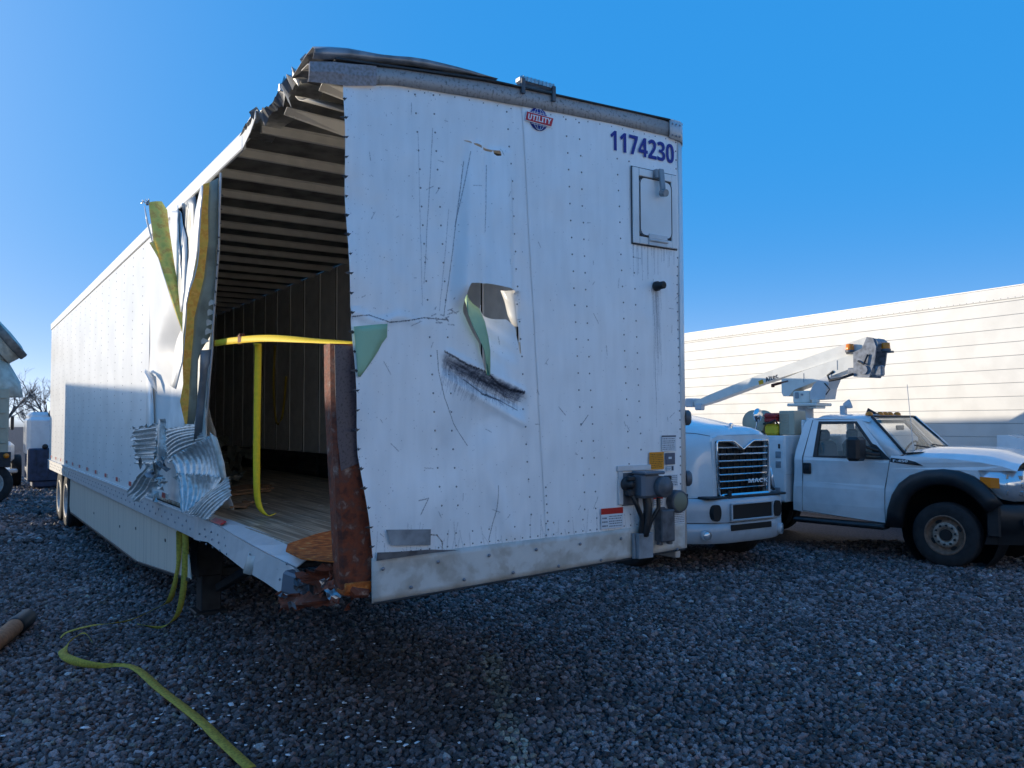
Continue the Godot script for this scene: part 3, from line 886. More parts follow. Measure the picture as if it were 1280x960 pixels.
	copies(T, "nose_rivets", dome(0.0060, 0.0045), "rivet", xf)
	# bent spikes along the torn left edge of the nose
	var sp := MB.new()
	var yy := 1.28
	while yy < 3.72:
		var xl := panel_left(yy)
		var ln := 0.022 + 0.012 * sin(yy * 37.0)
		sp.tri(Vector3(xl + 0.004, yy, front_z(xl, yy)), Vector3(xl - ln, yy + 0.012, 0.02), Vector3(xl + 0.004, yy + 0.022, front_z(xl, yy)))
		sp.tri(Vector3(xl + 0.004, yy + 0.004, front_z(xl, yy) + 0.004), Vector3(xl + 0.012, yy + 0.016, front_z(xl, yy) + 0.014), Vector3(xl - ln, yy + 0.012, 0.02))
		yy += 0.105
	part(T, "torn_tabs", sp, "dark_fold", "", true)
	# vertical posts behind the nose skin
	for x in [0.50, 1.30, 1.60, 2.02]:
		var b := MB.new(); b.bar(Vector3(x + 0.09, 1.2, -0.085), Vector3(x - 0.02, 3.9, -0.085), 0.075, 0.05, 0.006, Vector3.BACK)
		part(T, "nose_post", b, "light_grey")
	# ---- lower nose rail (wide plate below the sheet)
	var lr := MB.new(false)
	var Gr := []
	for j in 7:
		var row := []
		for i in 41:
			var x: float = lerp(0.178, 2.53, i / 40.0)
			var yb: float = lerp(0.985, 1.076, (x - 0.178) / 2.4)
			var y: float = lerp(panel_bottom(x) + 0.012, yb, j / 6.0)
			row.append(Vector3(x, y, 0.012 + 0.006 * bend.get_noise_2d(x * 90.0, y * 120.0) + (0.012 if j == 0 else 0.0) * 0.0))
		Gr.append(row)
	lr.sheet(Gr, 0.006)
	part(T, "lower_nose_rail", lr, "dirty_white", "dirty white plate along the foot of the nose")
	var lip := MB.new(); lip.bar(Vector3(0.19, 0.983, -0.03), Vector3(2.53, 1.072, -0.03), 0.10, 0.012, 0.003)
	part(T, "rail_lip", lip, "steel_dark")
	var xr := []
	for i in 14:
		var x := 0.24 + i * 0.17
		xr.append(Transform3D(Basis.IDENTITY.scaled(Vector3.ONE * 1.2), Vector3(x, panel_bottom(x) - 0.05 - 0.12 * (i % 2), 0.019)))
	copies(T, "rail_bolts", dome(0.009, 0.006), "rivet", xr)
	# lifted gap at the foot of the sheet
	var gap := MB.new()
	gap.prism([Vector2(0.195, 1.214), Vector2(0.52, 1.226), Vector2(0.70, 1.226), Vector2(0.52, 1.246), Vector2(0.30, 1.252), Vector2(0.20, 1.258)], Vector3(0, 0, 0.034), Vector3.RIGHT, Vector3.UP, Vector3(0, 0, -0.004))
	part(T, "split_seam", gap, "dark_fold", "dark split where the sheet lifted off the rail")
	# ---- top rail of the nose, its left end knocked back
	var tr := MB.new(false)
	var tp := [[-0.185, 3.872, -0.03], [-0.10, 3.888, -0.015], [0.0, 3.905, -0.005], [0.35, 3.96, 0.0], [0.875, 4.008, 0.0], [1.48, 4.053, 0.0], [2.02, 4.066, 0.0], [2.43, 4.068, 0.0]]
	var TG := []
	for k in tp.size():
		var p: Array = tp[k]
		var h: float = p[1] - panel_top(p[0]) + 0.008 if p[0] > 0.0 else 0.10
		var Pp := Vector3(p[0], p[1], p[2])
		TG.append([Pp + Vector3(0, -h, 0.006), Pp + Vector3(0, -h, 0.016), Pp + Vector3(0, -h * 0.5, 0.02), Pp + Vector3(0, -0.012, 0.018), Pp + Vector3(0, 0.0, 0.004), Pp + Vector3(0, 0.0, -0.10)])
	tr.sheet(TG, 0.004)
	part(T, "top_nose_rail", tr, "top_rail", "grey extruded rail along the top of the nose")
	var rr2 := MB.new(); rr2.sheet([[Vector3(-0.19, 3.765, -0.005), Vector3(-0.188, 3.815, 0.012), Vector3(-0.186, 3.872, 0.004)], [Vector3(-0.06, 3.775, 0.012), Vector3(-0.06, 3.835, 0.03), Vector3(-0.06, 3.893, 0.024)], [Vector3(0.02, 3.782, 0.016), Vector3(0.02, 3.84, 0.027), Vector3(0.02, 3.904, 0.022)], [Vector3(0.19, 3.82, 0.018), Vector3(0.19, 3.87, 0.026), Vector3(0.19, 3.93, 0.022)]], 0.004)
	part(T, "rusted_rail_end", rr2, "rust_rail", "scraped rusty end of the top rail")
	# peeled roof sheet curling above the rail
	var pr := MB.new(false)
	var PG := []
	for k in 13:
		var t := k / 12.0
		var x: float = lerp(-0.16, 0.98, t)
		var base: float = lerp(3.90, 4.03, t) + 0.02 * sin(t * 3.0)
		var hgt: float = (0.078 * (1.0 - 0.5 * t) + 0.008 * sin(t * 14.0)) * smoothstep(1.0, 0.75, t) + 0.004
		PG.append([Vector3(x, base, 0.012 - 0.03 * smoothstep(0.25, 0.0, t)), Vector3(x, base + hgt * 0.6, 0.035 - 0.03 * smoothstep(0.25, 0.0, t)), Vector3(x + 0.01, base + hgt, -0.02 - 0.03 * smoothstep(0.25, 0.0, t)), Vector3(x + 0.01, base + hgt * 0.9, -0.16), Vector3(x + 0.02, base + hgt * 0.5, -0.42)])
	pr.sheet(PG, 0.003)
	part(T, "peeled_roof_edge", pr, "roof_sheet", "dark peeled strip of roof sheet above the nose")
	var ed := MB.new(); ed.bar(Vector3(-0.05, 3.915, 0.012), Vector3(0.9, 4.012, 0.022), 0.03, 0.014, 0.003); ed.bar(Vector3(0.9, 4.012, 0.022), Vector3(2.43, 4.074, 0.012), 0.03, 0.012, 0.003)
	part(T, "roof_edge_seal", ed, "steel_dark")
	# corner cap
	var cap := MB.new(false)
	var cg := []
	for k in 9:
		var a := PI * 0.5 * k / 8.0
		cg.append([Vector3(2.515 + 0.075 * sin(a), 3.94 - 0.004 * k, -0.055 + 0.08 * cos(a)), Vector3(2.515 + 0.075 * sin(a), 4.075, -0.055 + 0.08 * cos(a))])
	cg.push_front([Vector3(2.42, 3.945, 0.026), Vector3(2.42, 4.068, 0.026)])
	cap.sheet(cg, 0.005)
	cap.smooth(false)
	cap.prism([Vector2(2.42, 0.024), Vector2(2.52, 0.024), Vector2(2.575, 0.0), Vector2(2.592, -0.055), Vector2(2.592, -0.3), Vector2(2.42, -0.3)], Vector3(0, 4.072, 0), Vector3.RIGHT, Vector3.BACK, Vector3(0, 0.008, 0))
	part(T, "corner_cap", cap, "light_grey", "riveted metal cap over the top right corner")
	var cx := []
	for i in 6: cx.append(Transform3D(Basis.IDENTITY.scaled(Vector3.ONE * 0.9), Vector3(2.44 + 0.035 * (i % 3), 3.965 + 0.08 * (i / 3), 0.033)))
	copies(T, "cap_rivets", dome(0.008, 0.006), "rivet", cx)
	# right corner post, rounded
	var cp := MB.new(false)
	var CG := []
	for k in 9:
		var a := PI * 0.5 * k / 8.0
		CG.append([Vector3(2.525 + 0.065 * sin(a), 1.076, -0.055 + 0.065 * cos(a)), Vector3(2.525 + 0.065 * sin(a), 3.94, -0.055 + 0.065 * cos(a))])
	CG.push_front([Vector3(2.510, 1.076, 0.010), Vector3(2.510, 3.94, 0.010)])
	cp.sheet(CG, 0.004)
	part(T, "corner_post", cp, "white", "rounded white post at the right corner")
	# marker lamp on the top rail
	var mk := thing_part(T, "marker_lamp")
	var mb := MB.new(); mb.box(Vector3(1.285, 4.078, 0.0), Vector3(0.27, 0.045, 0.07), 0.012)
	for k in 9: mb.box(Vector3(1.17 + k * 0.029, 4.079, 0.036), Vector3(0.006, 0.036, 0.008), 0.002)
	part(mk, "lens", mb, "alu")
	for x in [1.165, 1.40]:
		var q := MB.new(); q.box(Vector3(x, 4.03, 0.036), Vector3(0.026, 0.10, 0.02), 0.004)
		part(mk, "bracket", q, "grey_box")
	# ---- lettering, logo, hatch, plug
	text_part(T, "number_lettering", "1174230", Vector3(2.18, 3.838, 0.0105), 0.135, 0.585, "navy", Basis.IDENTITY, "Droid Sans", true, 0.0012)
	var lg := thing_part(T, "maker_logo")
	var gb := MB.new(false)
	gb.lathe([Vector2(0.072, 0.0), Vector2(0.072, 0.004), Vector2(0, 0.005)], Vector3(1.30, 3.855, 0.008), Vector3.BACK, 32)
	part(lg, "globe", gb, "logo_blue")
	var gm := MB.new()
	for w in [0.25, 0.62]:
		var pts := []
		for k in 17:
			var a := TAU * k / 16.0
			pts.append(Vector3(1.30 + 0.070 * w * cos(a), 3.855 + 0.070 * sin(a), 0.0145))
		gm.tube(pts, 0.0016, 4, false)
	for yv in [-0.038, 0.040]:
		var hx: float = sqrt(0.0049 - yv * yv)
		gm.tube([Vector3(1.30 - hx, 3.855 + yv, 0.0145), Vector3(1.30 + hx, 3.855 + yv, 0.0145)], 0.0016, 4)
	part(lg, "globe_lines", gm, "print_white")
	var bn := MB.new()
	bn.prism([Vector2(1.192, 3.826), Vector2(1.396, 3.822), Vector2(1.416, 3.884), Vector2(1.204, 3.888)], Vector3(0, 0, 0.012), Vector3.RIGHT, Vector3.UP, Vector3(0, 0, 0.0035))
	part(lg, "banner_border", bn, "print_white")
	var bn2 := MB.new()
	bn2.prism([Vector2(1.196, 3.830), Vector2(1.393, 3.826), Vector2(1.410, 3.880), Vector2(1.207, 3.884)], Vector3(0, 0, 0.0162), Vector3.RIGHT, Vector3.UP, Vector3(0, 0, 0.002))
	part(lg, "banner", bn2, "logo_red")
	text_part(lg, "logo_lettering", "UTILITY", Vector3(1.302, 3.855, 0.0195), 0.036, 0.175, "print_white", Basis(Vector3(1, 0, 0), Vector3(0.18, 1, 0), Vector3(0, 0, 1)))
	var vt := thing_part(T, "vent_hatch")
	var Fr := MB.new()
	Fr.box(Vector3(2.10, 3.423, 0.018), Vector3(0.055, 0.52, 0.014), 0.004); Fr.box(Vector3(2.456, 3.423, 0.018), Vector3(0.052, 0.52, 0.014), 0.004)
	Fr.box(Vector3(2.28, 3.656, 0.018), Vector3(0.302, 0.052, 0.014), 0.004); Fr.box(Vector3(2.28, 3.188, 0.018), Vector3(0.302, 0.05, 0.014), 0.004)
	part(vt, "hatch_frame", Fr, "white")
	var gk := MB.new(); gk.box(Vector3(2.279, 3.423, 0.0105), Vector3(0.424, 0.535, 0.006), 0.002)
	part(vt, "gasket", gk, "gasket")
	var rp := []
	for q in [[2.412, 3.606, 0.0], [2.148, 3.606, 0.5], [2.148, 3.238, 1.0], [2.412, 3.238, 1.5]]:
		for k in 5:
			var a: float = PI * (q[2] + k / 8.0)
			var ccx: float = q[0] + (-0.03 if q[0] > 2.3 else 0.03); var ccy: float = q[1] + (-0.03 if q[1] > 3.4 else 0.03)
			rp.append(Vector2(ccx + 0.045 * cos(a), ccy + 0.045 * sin(a)))
	var dr := MB.new(); dr.prism(rp, Vector3(0, 0, 0.026), Vector3.RIGHT, Vector3.UP, Vector3(0, 0, -0.012))
	part(vt, "hatch_door", dr, "white")
	var dl := MB.new()
	var rpp := []
	for q in rp: rpp.append(Vector3(q.x, q.y, 0.027))
	rpp.append(rpp[0])
	dl.tube(rpp, 0.003, 6, false)
	part(vt, "door_seal", dl, "gasket")
	var lt := MB.new(); lt.box(Vector3(2.272, 3.655, 0.045), Vector3(0.045, 0.065, 0.035), 0.006); lt.bar(Vector3(2.295, 3.69, 0.062), Vector3(2.30, 3.53, 0.075), 0.045, 0.02, 0.005, Vector3.BACK); lt.cyl(Vector3(2.30, 3.525, 0.06), Vector3(2.30, 3.515, 0.105), 0.025)
	part(vt, "latch", lt, "blue_grey")
	var hg := MB.new(); hg.box(Vector3(2.29, 3.222, 0.033), Vector3(0.17, 0.034, 0.012), 0.003); hg.tube([Vector3(2.205, 3.195, 0.036), Vector3(2.375, 3.195, 0.036)], 0.010, 8); hg.box(Vector3(2.29, 3.172, 0.031), Vector3(0.17, 0.026, 0.010), 0.003)
	part(vt, "hinge", hg, "light_grey")
	var kn := MB.new(false); kn.lathe([Vector2(0.034, 0.0), Vector2(0.034, 0.02), Vector2(0.026, 0.03), Vector2(0.026, 0.075), Vector2(0.018, 0.08), Vector2(0, 0.06)], Vector3(2.288, 2.886, 0.008), Vector3.BACK, 16)
	part(T, "black_plug", kn, "black_plastic")
	# ---- tape patch
	var tpz := MB.new(); tpz.prism([Vector2(0.255, 1.375), Vector2(0.53, 1.357), Vector2(0.528, 1.268), Vector2(0.30, 1.286), Vector2(0.285, 1.292)], Vector3(0, 0, 0.024), Vector3.RIGHT, Vector3.UP, Vector3(0, 0, -0.002))
	part(T, "tape_patch", tpz, "blue_grey")
	# ---- connectors
	var cn := thing_part(T, "connector_box")
	var pl := MB.new()
	pl.box(Vector3(2.064, 1.648, 0.014), Vector3(0.30, 0.036, 0.012), 0.003); pl.box(Vector3(1.945, 1.52, 0.014), Vector3(0.04, 0.22, 0.01), 0.003)
	part(cn, "mounting_plate", pl, "light_grey")
	var bk := MB.new(); bk.box(Vector3(2.03, 1.51, 0.0135), Vector3(0.14, 0.215, 0.008), 0.002)
	part(cn, "backing", bk, "grey_box")
	var sk := MB.new(); sk.box(Vector3(2.115, 1.535, 0.075), Vector3(0.16, 0.165, 0.12), 0.02); sk.box(Vector3(2.125, 1.618, 0.085), Vector3(0.18, 0.02, 0.14), 0.006)
	part(cn, "socket_housing", sk, "sticker_grey")
	var cp2 := MB.new(false); cp2.lathe([Vector2(0.070, 0.10), Vector2(0.070, 0.17), Vector2(0.064, 0.18), Vector2(0.05, 0.18), Vector2(0.04, 0.195), Vector2(0, 0.195)], Vector3(2.195, 1.525, 0.0), Vector3.BACK, 20)
	part(cn, "socket_cap", cp2, "grey_box")
	for gx in [[1.985, 1.545], [2.315, 1.535]]:
		var gh := MB.new(false)
		gh.lathe([Vector2(0.045, 0.01), Vector2(0.045, 0.05), Vector2(0.025, 0.055), Vector2(0.025, 0.085), Vector2(0, 0.085)], Vector3(gx[0], gx[1], 0.0), Vector3.BACK, 16)
		gh.smooth(false); gh.box(Vector3(gx[0] + 0.005, gx[1] - 0.055, 0.05), Vector3(0.05, 0.05, 0.06), 0.01); gh.box(Vector3(gx[0], gx[1] + 0.04, 0.07), Vector3(0.06, 0.03, 0.03), 0.006)
		part(cn, "air_coupling", gh, "steel_dark")
	for h in [[Vector3(1.995, 1.50, 0.05), Vector3(2.02, 1.42, 0.08), Vector3(2.08, 1.32, 0.07), Vector3(2.085, 1.20, 0.045), 0.016], [Vector3(2.12, 1.47, 0.07), Vector3(2.125, 1.38, 0.08), Vector3(2.12, 1.28, 0.07), Vector3(2.115, 1.20, 0.05), 0.03], [Vector3(2.20, 1.45, 0.10), Vector3(2.20, 1.38, 0.10), Vector3(2.155, 1.29, 0.07), Vector3(2.14, 1.20, 0.05), 0.014]]:
		var cv := Curve3D.new()
		cv.add_point(h[0], Vector3.ZERO, (h[1] - h[0]) * 0.5); cv.add_point(h[1], (h[0] - h[2]) * 0.2, (h[2] - h[0]) * 0.2); cv.add_point(h[2], (h[1] - h[3]) * 0.2, (h[3] - h[1]) * 0.2); cv.add_point(h[3], Vector3(0, 0.03, 0.01))
		var pts := []
		for k in 13: pts.append(cv.sample_baked(cv.get_baked_length() * k / 12.0))
		var hb := MB.new(false); hb.tube(pts, h[4], 8)
		part(cn, "cable", hb, "black_plastic")
	var br := MB.new()
	br.box(Vector3(2.115, 1.135, 0.045), Vector3(0.13, 0.165, 0.05), 0.004); br.box(Vector3(2.042, 1.135, 0.03), Vector3(0.018, 0.165, 0.025), 0.003)
	part(cn, "cable_bracket", br, "blue_grey")
	var gx2 := MB.new()
	gx2.box(Vector3(2.30, 1.255, 0.055), Vector3(0.125, 0.215, 0.075), 0.008); gx2.box(Vector3(2.285, 1.368, 0.045), Vector3(0.05, 0.02, 0.03), 0.006); gx2.box(Vector3(2.255, 1.14, 0.05), Vector3(0.03, 0.03, 0.04), 0.005); gx2.box(Vector3(2.345, 1.14, 0.05), Vector3(0.03, 0.03, 0.04), 0.005)
	part(T, "document_box", gx2, "grey_box")
	var dv := MB.new(false); dv.lathe([Vector2(0.078, 0.0), Vector2(0.078, 0.045), Vector2(0.072, 0.06), Vector2(0.064, 0.06)], Vector3(2.435, 1.408, 0.012), Vector3.BACK, 28)
	var dvp := part(T, "round_vent", dv, "grey_box")
	var dv2 := MB.new(false); dv2.lathe([Vector2(0.064, 0.057), Vector2(0.05, 0.066), Vector2(0, 0.068)], Vector3(2.435, 1.408, 0.012), Vector3.BACK, 28)
	part(dvp, "vent_face", dv2, "vent_green")
	for yv in [1.982, 1.555]:
		var kb := MB.new(false); kb.lathe([Vector2(0.055, 0.0), Vector2(0.055, 0.025), Vector2(0.04, 0.04), Vector2(0, 0.045)], Vector3(2.588, yv, -0.03), Vector3(0.8, 0, 0.6), 18)
		part(T, "side_knob", kb, "grey_box")
	# ---- stickers with their small print
	var W := Color(0.82, 0.84, 0.86); var K := Color(0.25, 0.28, 0.33); var R := Color(0.72, 0.10, 0.09)
	sticker(T, "warning_sticker", 1.775, 1.262, 1.962, 1.395, 0.0165, sticker_texture(96, 72, W, K, [[0, 0, 1, 0.30, R], [0.06, 0.40, 0.3, 0.95, 3], [0.36, 0.36, 0.94, 0.95, 5]]), "white warning sticker with a red band")
	sticker(T, "yellow_sticker", 2.20, 1.632, 2.335, 1.748, 0.0165, sticker_texture(64, 64, Color(0.86, 0.55, 0.06), Color(0.45, 0.28, 0.06), [[0.08, 0.08, 0.92, 0.92, 8]]), "yellow notice sticker")
	sticker(T, "white_sticker", 2.318, 1.752, 2.452, 1.86, 0.0165, sticker_texture(64, 64, W, K, [[0, 0, 1, 0.1, K], [0.06, 0.16, 0.94, 0.95, 6]]))
	sticker(T, "grey_sticker", 2.348, 1.66, 2.440, 1.740, 0.0165, sticker_texture(48, 48, Color(0.33, 0.36, 0.42), W, [[0.35, 0.35, 0.7, 0.55, W]]))
	sticker(T, "small_sticker", 2.36, 1.615, 2.43, 1.652, 0.0165, sticker_texture(48, 32, W, K, [[0.1, 0.1, 0.6, 0.9, 3], [0.66, 0.1, 0.95, 0.9, K]]))
	sticker(T, "small_sticker", 2.375, 1.51, 2.465, 1.59, 0.0165, sticker_texture(48, 48, W, K, [[0.05, 0.05, 0.95, 0.95, 6]]))
	sticker(T, "small_sticker", 2.30, 1.525, 2.365, 1.585, 0.0166, sticker_texture(40, 40, W, K, [[0.05, 0.05, 0.95, 0.95, 4]]))
	sticker(T, "red_sticker", 2.235, 1.385, 2.322, 1.452, 0.0166, sticker_texture(56, 44, W, K, [[0, 0, 1, 0.32, R], [0.06, 0.42, 0.94, 0.95, 3]]))
	sticker(T, "plate_sticker", 2.372, 1.252, 2.525, 1.335, 0.0168, sticker_texture(96, 56, W, K, [[0.03, 0.05, 0.97, 0.95, 6]]))
	make_trailer_body(T)
	make_trailer_damage(T)

func thing_part(parent: Node, nm: String) -> Node3D:
	# a part that is a group of pieces
	var o := Node3D.new()
	var key := str(parent.get_instance_id()) + nm
	var k: int = name_count.get(key, 0)
	name_count[key] = k + 1
	o.name = nm if k == 0 else "%s_%03d" % [nm, k]
	parent.add_child(o, true)
	return o

func make_trailer_body(T: Node3D):
	# ---- floor boards
	for i in 8:
		var b := MB.new()
		b.box(Vector3(0.06 + 0.155 + i * 0.3095, 1.185, -8.38), Vector3(0.3045, 0.03, 15.5), 0.004)
		part(T, "floor_board", b, "wood")
	var sub := MB.new(); sub.box(Vector3(1.3, 1.155, -8.3), Vector3(2.46, 0.02, 15.6), 0.0)
	part(T, "underfloor", sub, "steel_dark")
	for i in 24:
		var b := MB.new(); b.box(Vector3(1.3, 1.085, -1.2 - i * 0.62), Vector3(2.44, 0.11, 0.055), 0.006)
		part(T, "cross_member", b, "steel_dark")
	# coupler plate below the nose
	var cpz := MB.new(); cpz.box(Vector3(1.35, 1.10, -0.62), Vector3(2.2, 0.05, 1.0), 0.01)
	part(T, "coupler_plate", cpz, "rust")
	# ---- right wall: inner panels with seams, outer skin
	var ro := MB.new(); ro.box(Vector3(2.578, 2.55, -8.1), Vector3(0.02, 2.94, 16.05), 0.0)
	part(T, "right_outer_wall", ro, "white_wall")
	var z := -0.16
	var i2 := 0
	while z > -16.0:
		var z1: float = z - 0.617
		var b := MB.new(); b.box(Vector3(2.535, 2.78, (z + z1) * 0.5), Vector3(0.05, 2.50, 0.585), 0.006)
		part(T, "liner_panel", b, "liner")
		var s := MB.new(); s.box(Vector3(2.507, 2.78, z1 + 0.017), Vector3(0.012, 2.50, 0.014), 0.003); s.box(Vector3(2.507, 2.78, z1 - 0.022), Vector3(0.012, 2.50, 0.012), 0.003)
		part(T, "liner_seam", s, "seam")
		var sl := MB.new(); sl.box(Vector3(2.505, 2.78, z1 - 0.003), Vector3(0.006, 2.50, 0.024), 0.0)
		part(T, "liner_slot", sl, "black")
		var k := MB.new(); k.box(Vector3(2.525, 1.36, (z + z1) * 0.5), Vector3(0.07, 0.32, 0.600), 0.006)
		for y in 3: k.box(Vector3(2.484, 1.26 + y * 0.10, (z + z1) * 0.5), Vector3(0.016, 0.045, 0.600), 0.006)
		part(T, "scuff_panel", k, "liner_dark")
		z = z1; i2 += 1
	# ---- left wall, outer skin in panels with seams; inner liner
	var zz := -16.12
	while zz < -5.4:
		var z1: float = min(zz + 1.22, -5.3)
		var b := MB.new(); b.box(Vector3(0.004, 2.56, (zz + z1) * 0.5), Vector3(0.008, 2.76, z1 - zz - 0.003), 0.0)
		part(T, "side_panel", b, "white_wall")
		var s := MB.new(); s.box(Vector3(0.06, 2.58, (zz + z1) * 0.5), Vector3(0.02, 2.8, z1 - zz - 0.004), 0.0)
		part(T, "inner_liner", s, "liner")
		zz = z1
	var xf := []
	var side := Basis(Vector3.UP, -PI * 0.5)
	zz = -16.12
	while zz < -5.3:
		var n := 26
		for k in n:
			xf.append(Transform3D(side, Vector3(0.0, 1.26 + k * 0.105, zz + 0.04)))
		zz += 0.61
	copies(T, "side_rivets", dome(0.008, 0.004), "rivet", xf)
	# ---- top rail and roof
	var tr := MB.new(); tr.box(Vector3(0.0, 4.01, -9.0), Vector3(0.03, 0.13, 14.3), 0.008); tr.box(Vector3(0.03, 4.068, -9.0), Vector3(0.09, 0.016, 14.3), 0.004)
	part(T, "left_top_rail", tr, "white", "white rail along the top of the left wall")
	var tr2 := MB.new(); tr2.box(Vector3(2.58, 4.01, -8.1), Vector3(0.03, 0.13, 15.95), 0.008)
	part(T, "right_top_rail", tr2, "white")
	# forward end of the left rail, bent up and thinned to a torn lip
	var tl := MB.new()
	tl.sheet([[Vector3(-0.012, 3.945, -1.85), Vector3(-0.016, 4.075, -1.85)], [Vector3(-0.03, 3.99, -1.6), Vector3(-0.035, 4.09, -1.6)], [Vector3(-0.05, 4.03, -1.42), Vector3(-0.05, 4.10, -1.42)]], 0.006)
	part(T, "bent_rail_end", tl, "white")
	var rf := MB.new(false)
	var RG := []
	var n := 40
	for j in n + 1:
		var row := []
		var zr: float = lerp(-16.1, -0.12, j / float(n))
		var left: float = 0.02
		if zr > -1.9: left = 0.02 + 0.10 * abs(sin(zr * 23.0)) + 0.06 * abs(sin(zr * 51.0)) - 0.08
		for i in 9:
			var x: float = lerp(left, 2.57, i / 8.0)
			var y := 4.078
			if zr > -2.2: y += 0.05 * smoothstep(-2.2, -0.4, zr) * smoothstep(1.2, 0.0, x) * sin(zr * 5.0) - 0.10 * smoothstep(-0.9, -0.1, zr) * smoothstep(0.9, 0.0, x)
			row.append(Vector3(x, y, zr))
		RG.append(row)
	rf.sheet(RG, 0.004)
	part(T, "roof", rf, "roof_in", "thin roof sheet, torn along its front left edge")
	var bz := -0.38
	var bi := 0
	while bz > -15.9:
		var b := MB.new()
		if bi < 2:
			# knocked down, twisted bows near the torn corner
			var dp := 0.10 if bi == 0 else 0.05
			b.sheet([[Vector3(0.02, 4.03 - dp, bz + 0.03), Vector3(0.02, 4.0 - dp, bz - 0.03)], [Vector3(0.5, 3.99 - dp * 0.6, bz + 0.04), Vector3(0.5, 3.93 - dp, bz - 0.04)], [Vector3(1.1, 4.02, bz + 0.03), Vector3(1.1, 3.98, bz - 0.04)], [Vector3(2.55, 4.03, bz + 0.03), Vector3(2.55, 4.0, bz - 0.03)]], 0.004)
			b.box(Vector3(1.8, 4.045, bz), Vector3(1.4, 0.03, 0.05), 0.004)
		else:
			b.box(Vector3(1.3, 4.012, bz), Vector3(2.5, 0.012, 0.038), 0.003)
			b.box(Vector3(1.3, 4.042, bz + 0.014), Vector3(2.5, 0.05, 0.008), 0.002); b.box(Vector3(1.3, 4.068, bz + 0.03), Vector3(2.5, 0.008, 0.035), 0.002)
			b.box(Vector3(1.3, 4.042, bz - 0.014), Vector3(2.5, 0.05, 0.008), 0.002); b.box(Vector3(1.3, 4.068, bz - 0.03), Vector3(2.5, 0.008, 0.035), 0.002)
		part(T, "roof_bow", b, "bow")
		bz -= 0.62; bi += 1
	# ---- rear doors and frame
	for s in [0.0, 1.0]:
		var b := MB.new(); b.box(Vector3(0.66 + s * 1.27, 2.6, -16.12), Vector3(1.25, 2.85, 0.05), 0.01)
		part(T, "rear_door", b, "white")
	var fm := MB.new(); fm.box(Vector3(1.3, 1.12, -16.14), Vector3(2.58, 0.14, 0.12), 0.01); fm.box(Vector3(1.3, 4.05, -16.12), Vector3(2.58, 0.1, 0.08), 0.01)
	part(T, "rear_frame", fm, "rail_grey")
	# ---- left bottom rail with rivets and reflective tape
	var br := MB.new()
	br.box(Vector3(0.0, 1.085, -9.55), Vector3(0.05, 0.19, 13.1), 0.006)
	br.box(Vector3(-0.012, 1.175, -9.55), Vector3(0.045, 0.022, 13.1), 0.004)
	part(T, "bottom_rail", br, "rail_grey", "grey riveted rail along the foot of the left wall")
	var br2 := MB.new(); br2.box(Vector3(2.575, 1.085, -8.1), Vector3(0.05, 0.19, 16.0), 0.006)
	part(T, "right_bottom_rail", br2, "rail_grey")
	var xr := []
	zz = -16.0
	var kk := 0
	while zz < -3.1:
		xr.append(Transform3D(side.scaled(Vector3.ONE * 1.5), Vector3(-0.025, 1.06 + 0.055 * (kk % 2), zz)))
		kk += 1; zz += 0.145
	copies(T, "rail_rivets", dome(0.008, 0.005), "rivet", xr)
	for k in 14:
		var za := -15.6 + k * 0.93
		if za > -3.9: continue
		var b := MB.new(); b.box(Vector3(-0.002, 1.255, za), Vector3(0.006, 0.05, 0.16), 0.0)
		part(T, "reflective_tape", b, "tape_red")
		var w := MB.new(); w.box(Vector3(-0.002, 1.255, za + 0.15), Vector3(0.006, 0.05, 0.13), 0.0)
		part(T, "reflective_tape", w, "dirty_white")
	var lb := MB.new(); lb.box(Vector3(-0.028, 1.075, -12.9), Vector3(0.008, 0.08, 1.3), 0.002)
	part(T, "side_vent_strip", lb, "dirty_white")
	for k in 22:
		pass
	# ---- side skirt
	var sk := MB.new()
	sk.prism([Vector2(-12.66, 0.985), Vector2(-12.72, 0.47), Vector2(-12.55, 0.36), Vector2(-6.06, 0.375), Vector2(-5.75, 0.40), Vector2(-3.54, 0.58), Vector2(-3.75, 0.985)], Vector3(0.05, 0, 0), Vector3.BACK, Vector3.UP, Vector3(0.012, 0, 0))
	part(T, "side_skirt", sk, "skirt", "dusty grey plastic skirt below the left wall")
	var se := MB.new()
	se.bar(Vector3(0.046, 0.372, -12.5), Vector3(0.046, 0.382, -6.06), 0.016, 0.03, 0.004); se.bar(Vector3(0.046, 0.39, -6.0), Vector3(0.046, 0.575, -3.55), 0.016, 0.03, 0.004)
	part(T, "skirt_edge", se, "black_plastic")
	for q in [[-9.6, 0.62, 0.05], [-7.3, 0.66, 0.04], [-6.2, 0.75, 0.05], [-4.6, 0.80, 0.04]]:
		var b := MB.new(); b.box(Vector3(0.049, q[1], q[0]), Vector3(0.008, 0.03, q[2]), 0.002)
		part(T, "skirt_clip", b, "black_plastic")
	var sk2 := MB.new(); sk2.prism([Vector2(-12.6, 0.985), Vector2(-12.6, 0.37), Vector2(-4.0, 0.5), Vector2(-3.7, 0.985)], Vector3(2.53, 0, 0), Vector3.BACK, Vector3.UP, Vector3(0.012, 0, 0))
	part(T, "right_skirt", sk2, "skirt")
	# ---- landing gear
	for x in [0.50, 2.10]:
		var b := MB.new()
		b.box(Vector3(x, 0.72, -4.80), Vector3(0.26, 0.66, 0.30), 0.015); b.box(Vector3(x, 0.22, -4.72), Vector3(0.20, 0.38, 0.20), 0.01)
		b.box(Vector3(x, 0.035, -4.72), Vector3(0.32, 0.05, 0.30), 0.012); b.box(Vector3(x - 0.10, 0.75, -4.62), Vector3(0.10, 0.20, 0.10), 0.01)
		part(T, "landing_leg", b, "steel_dark")
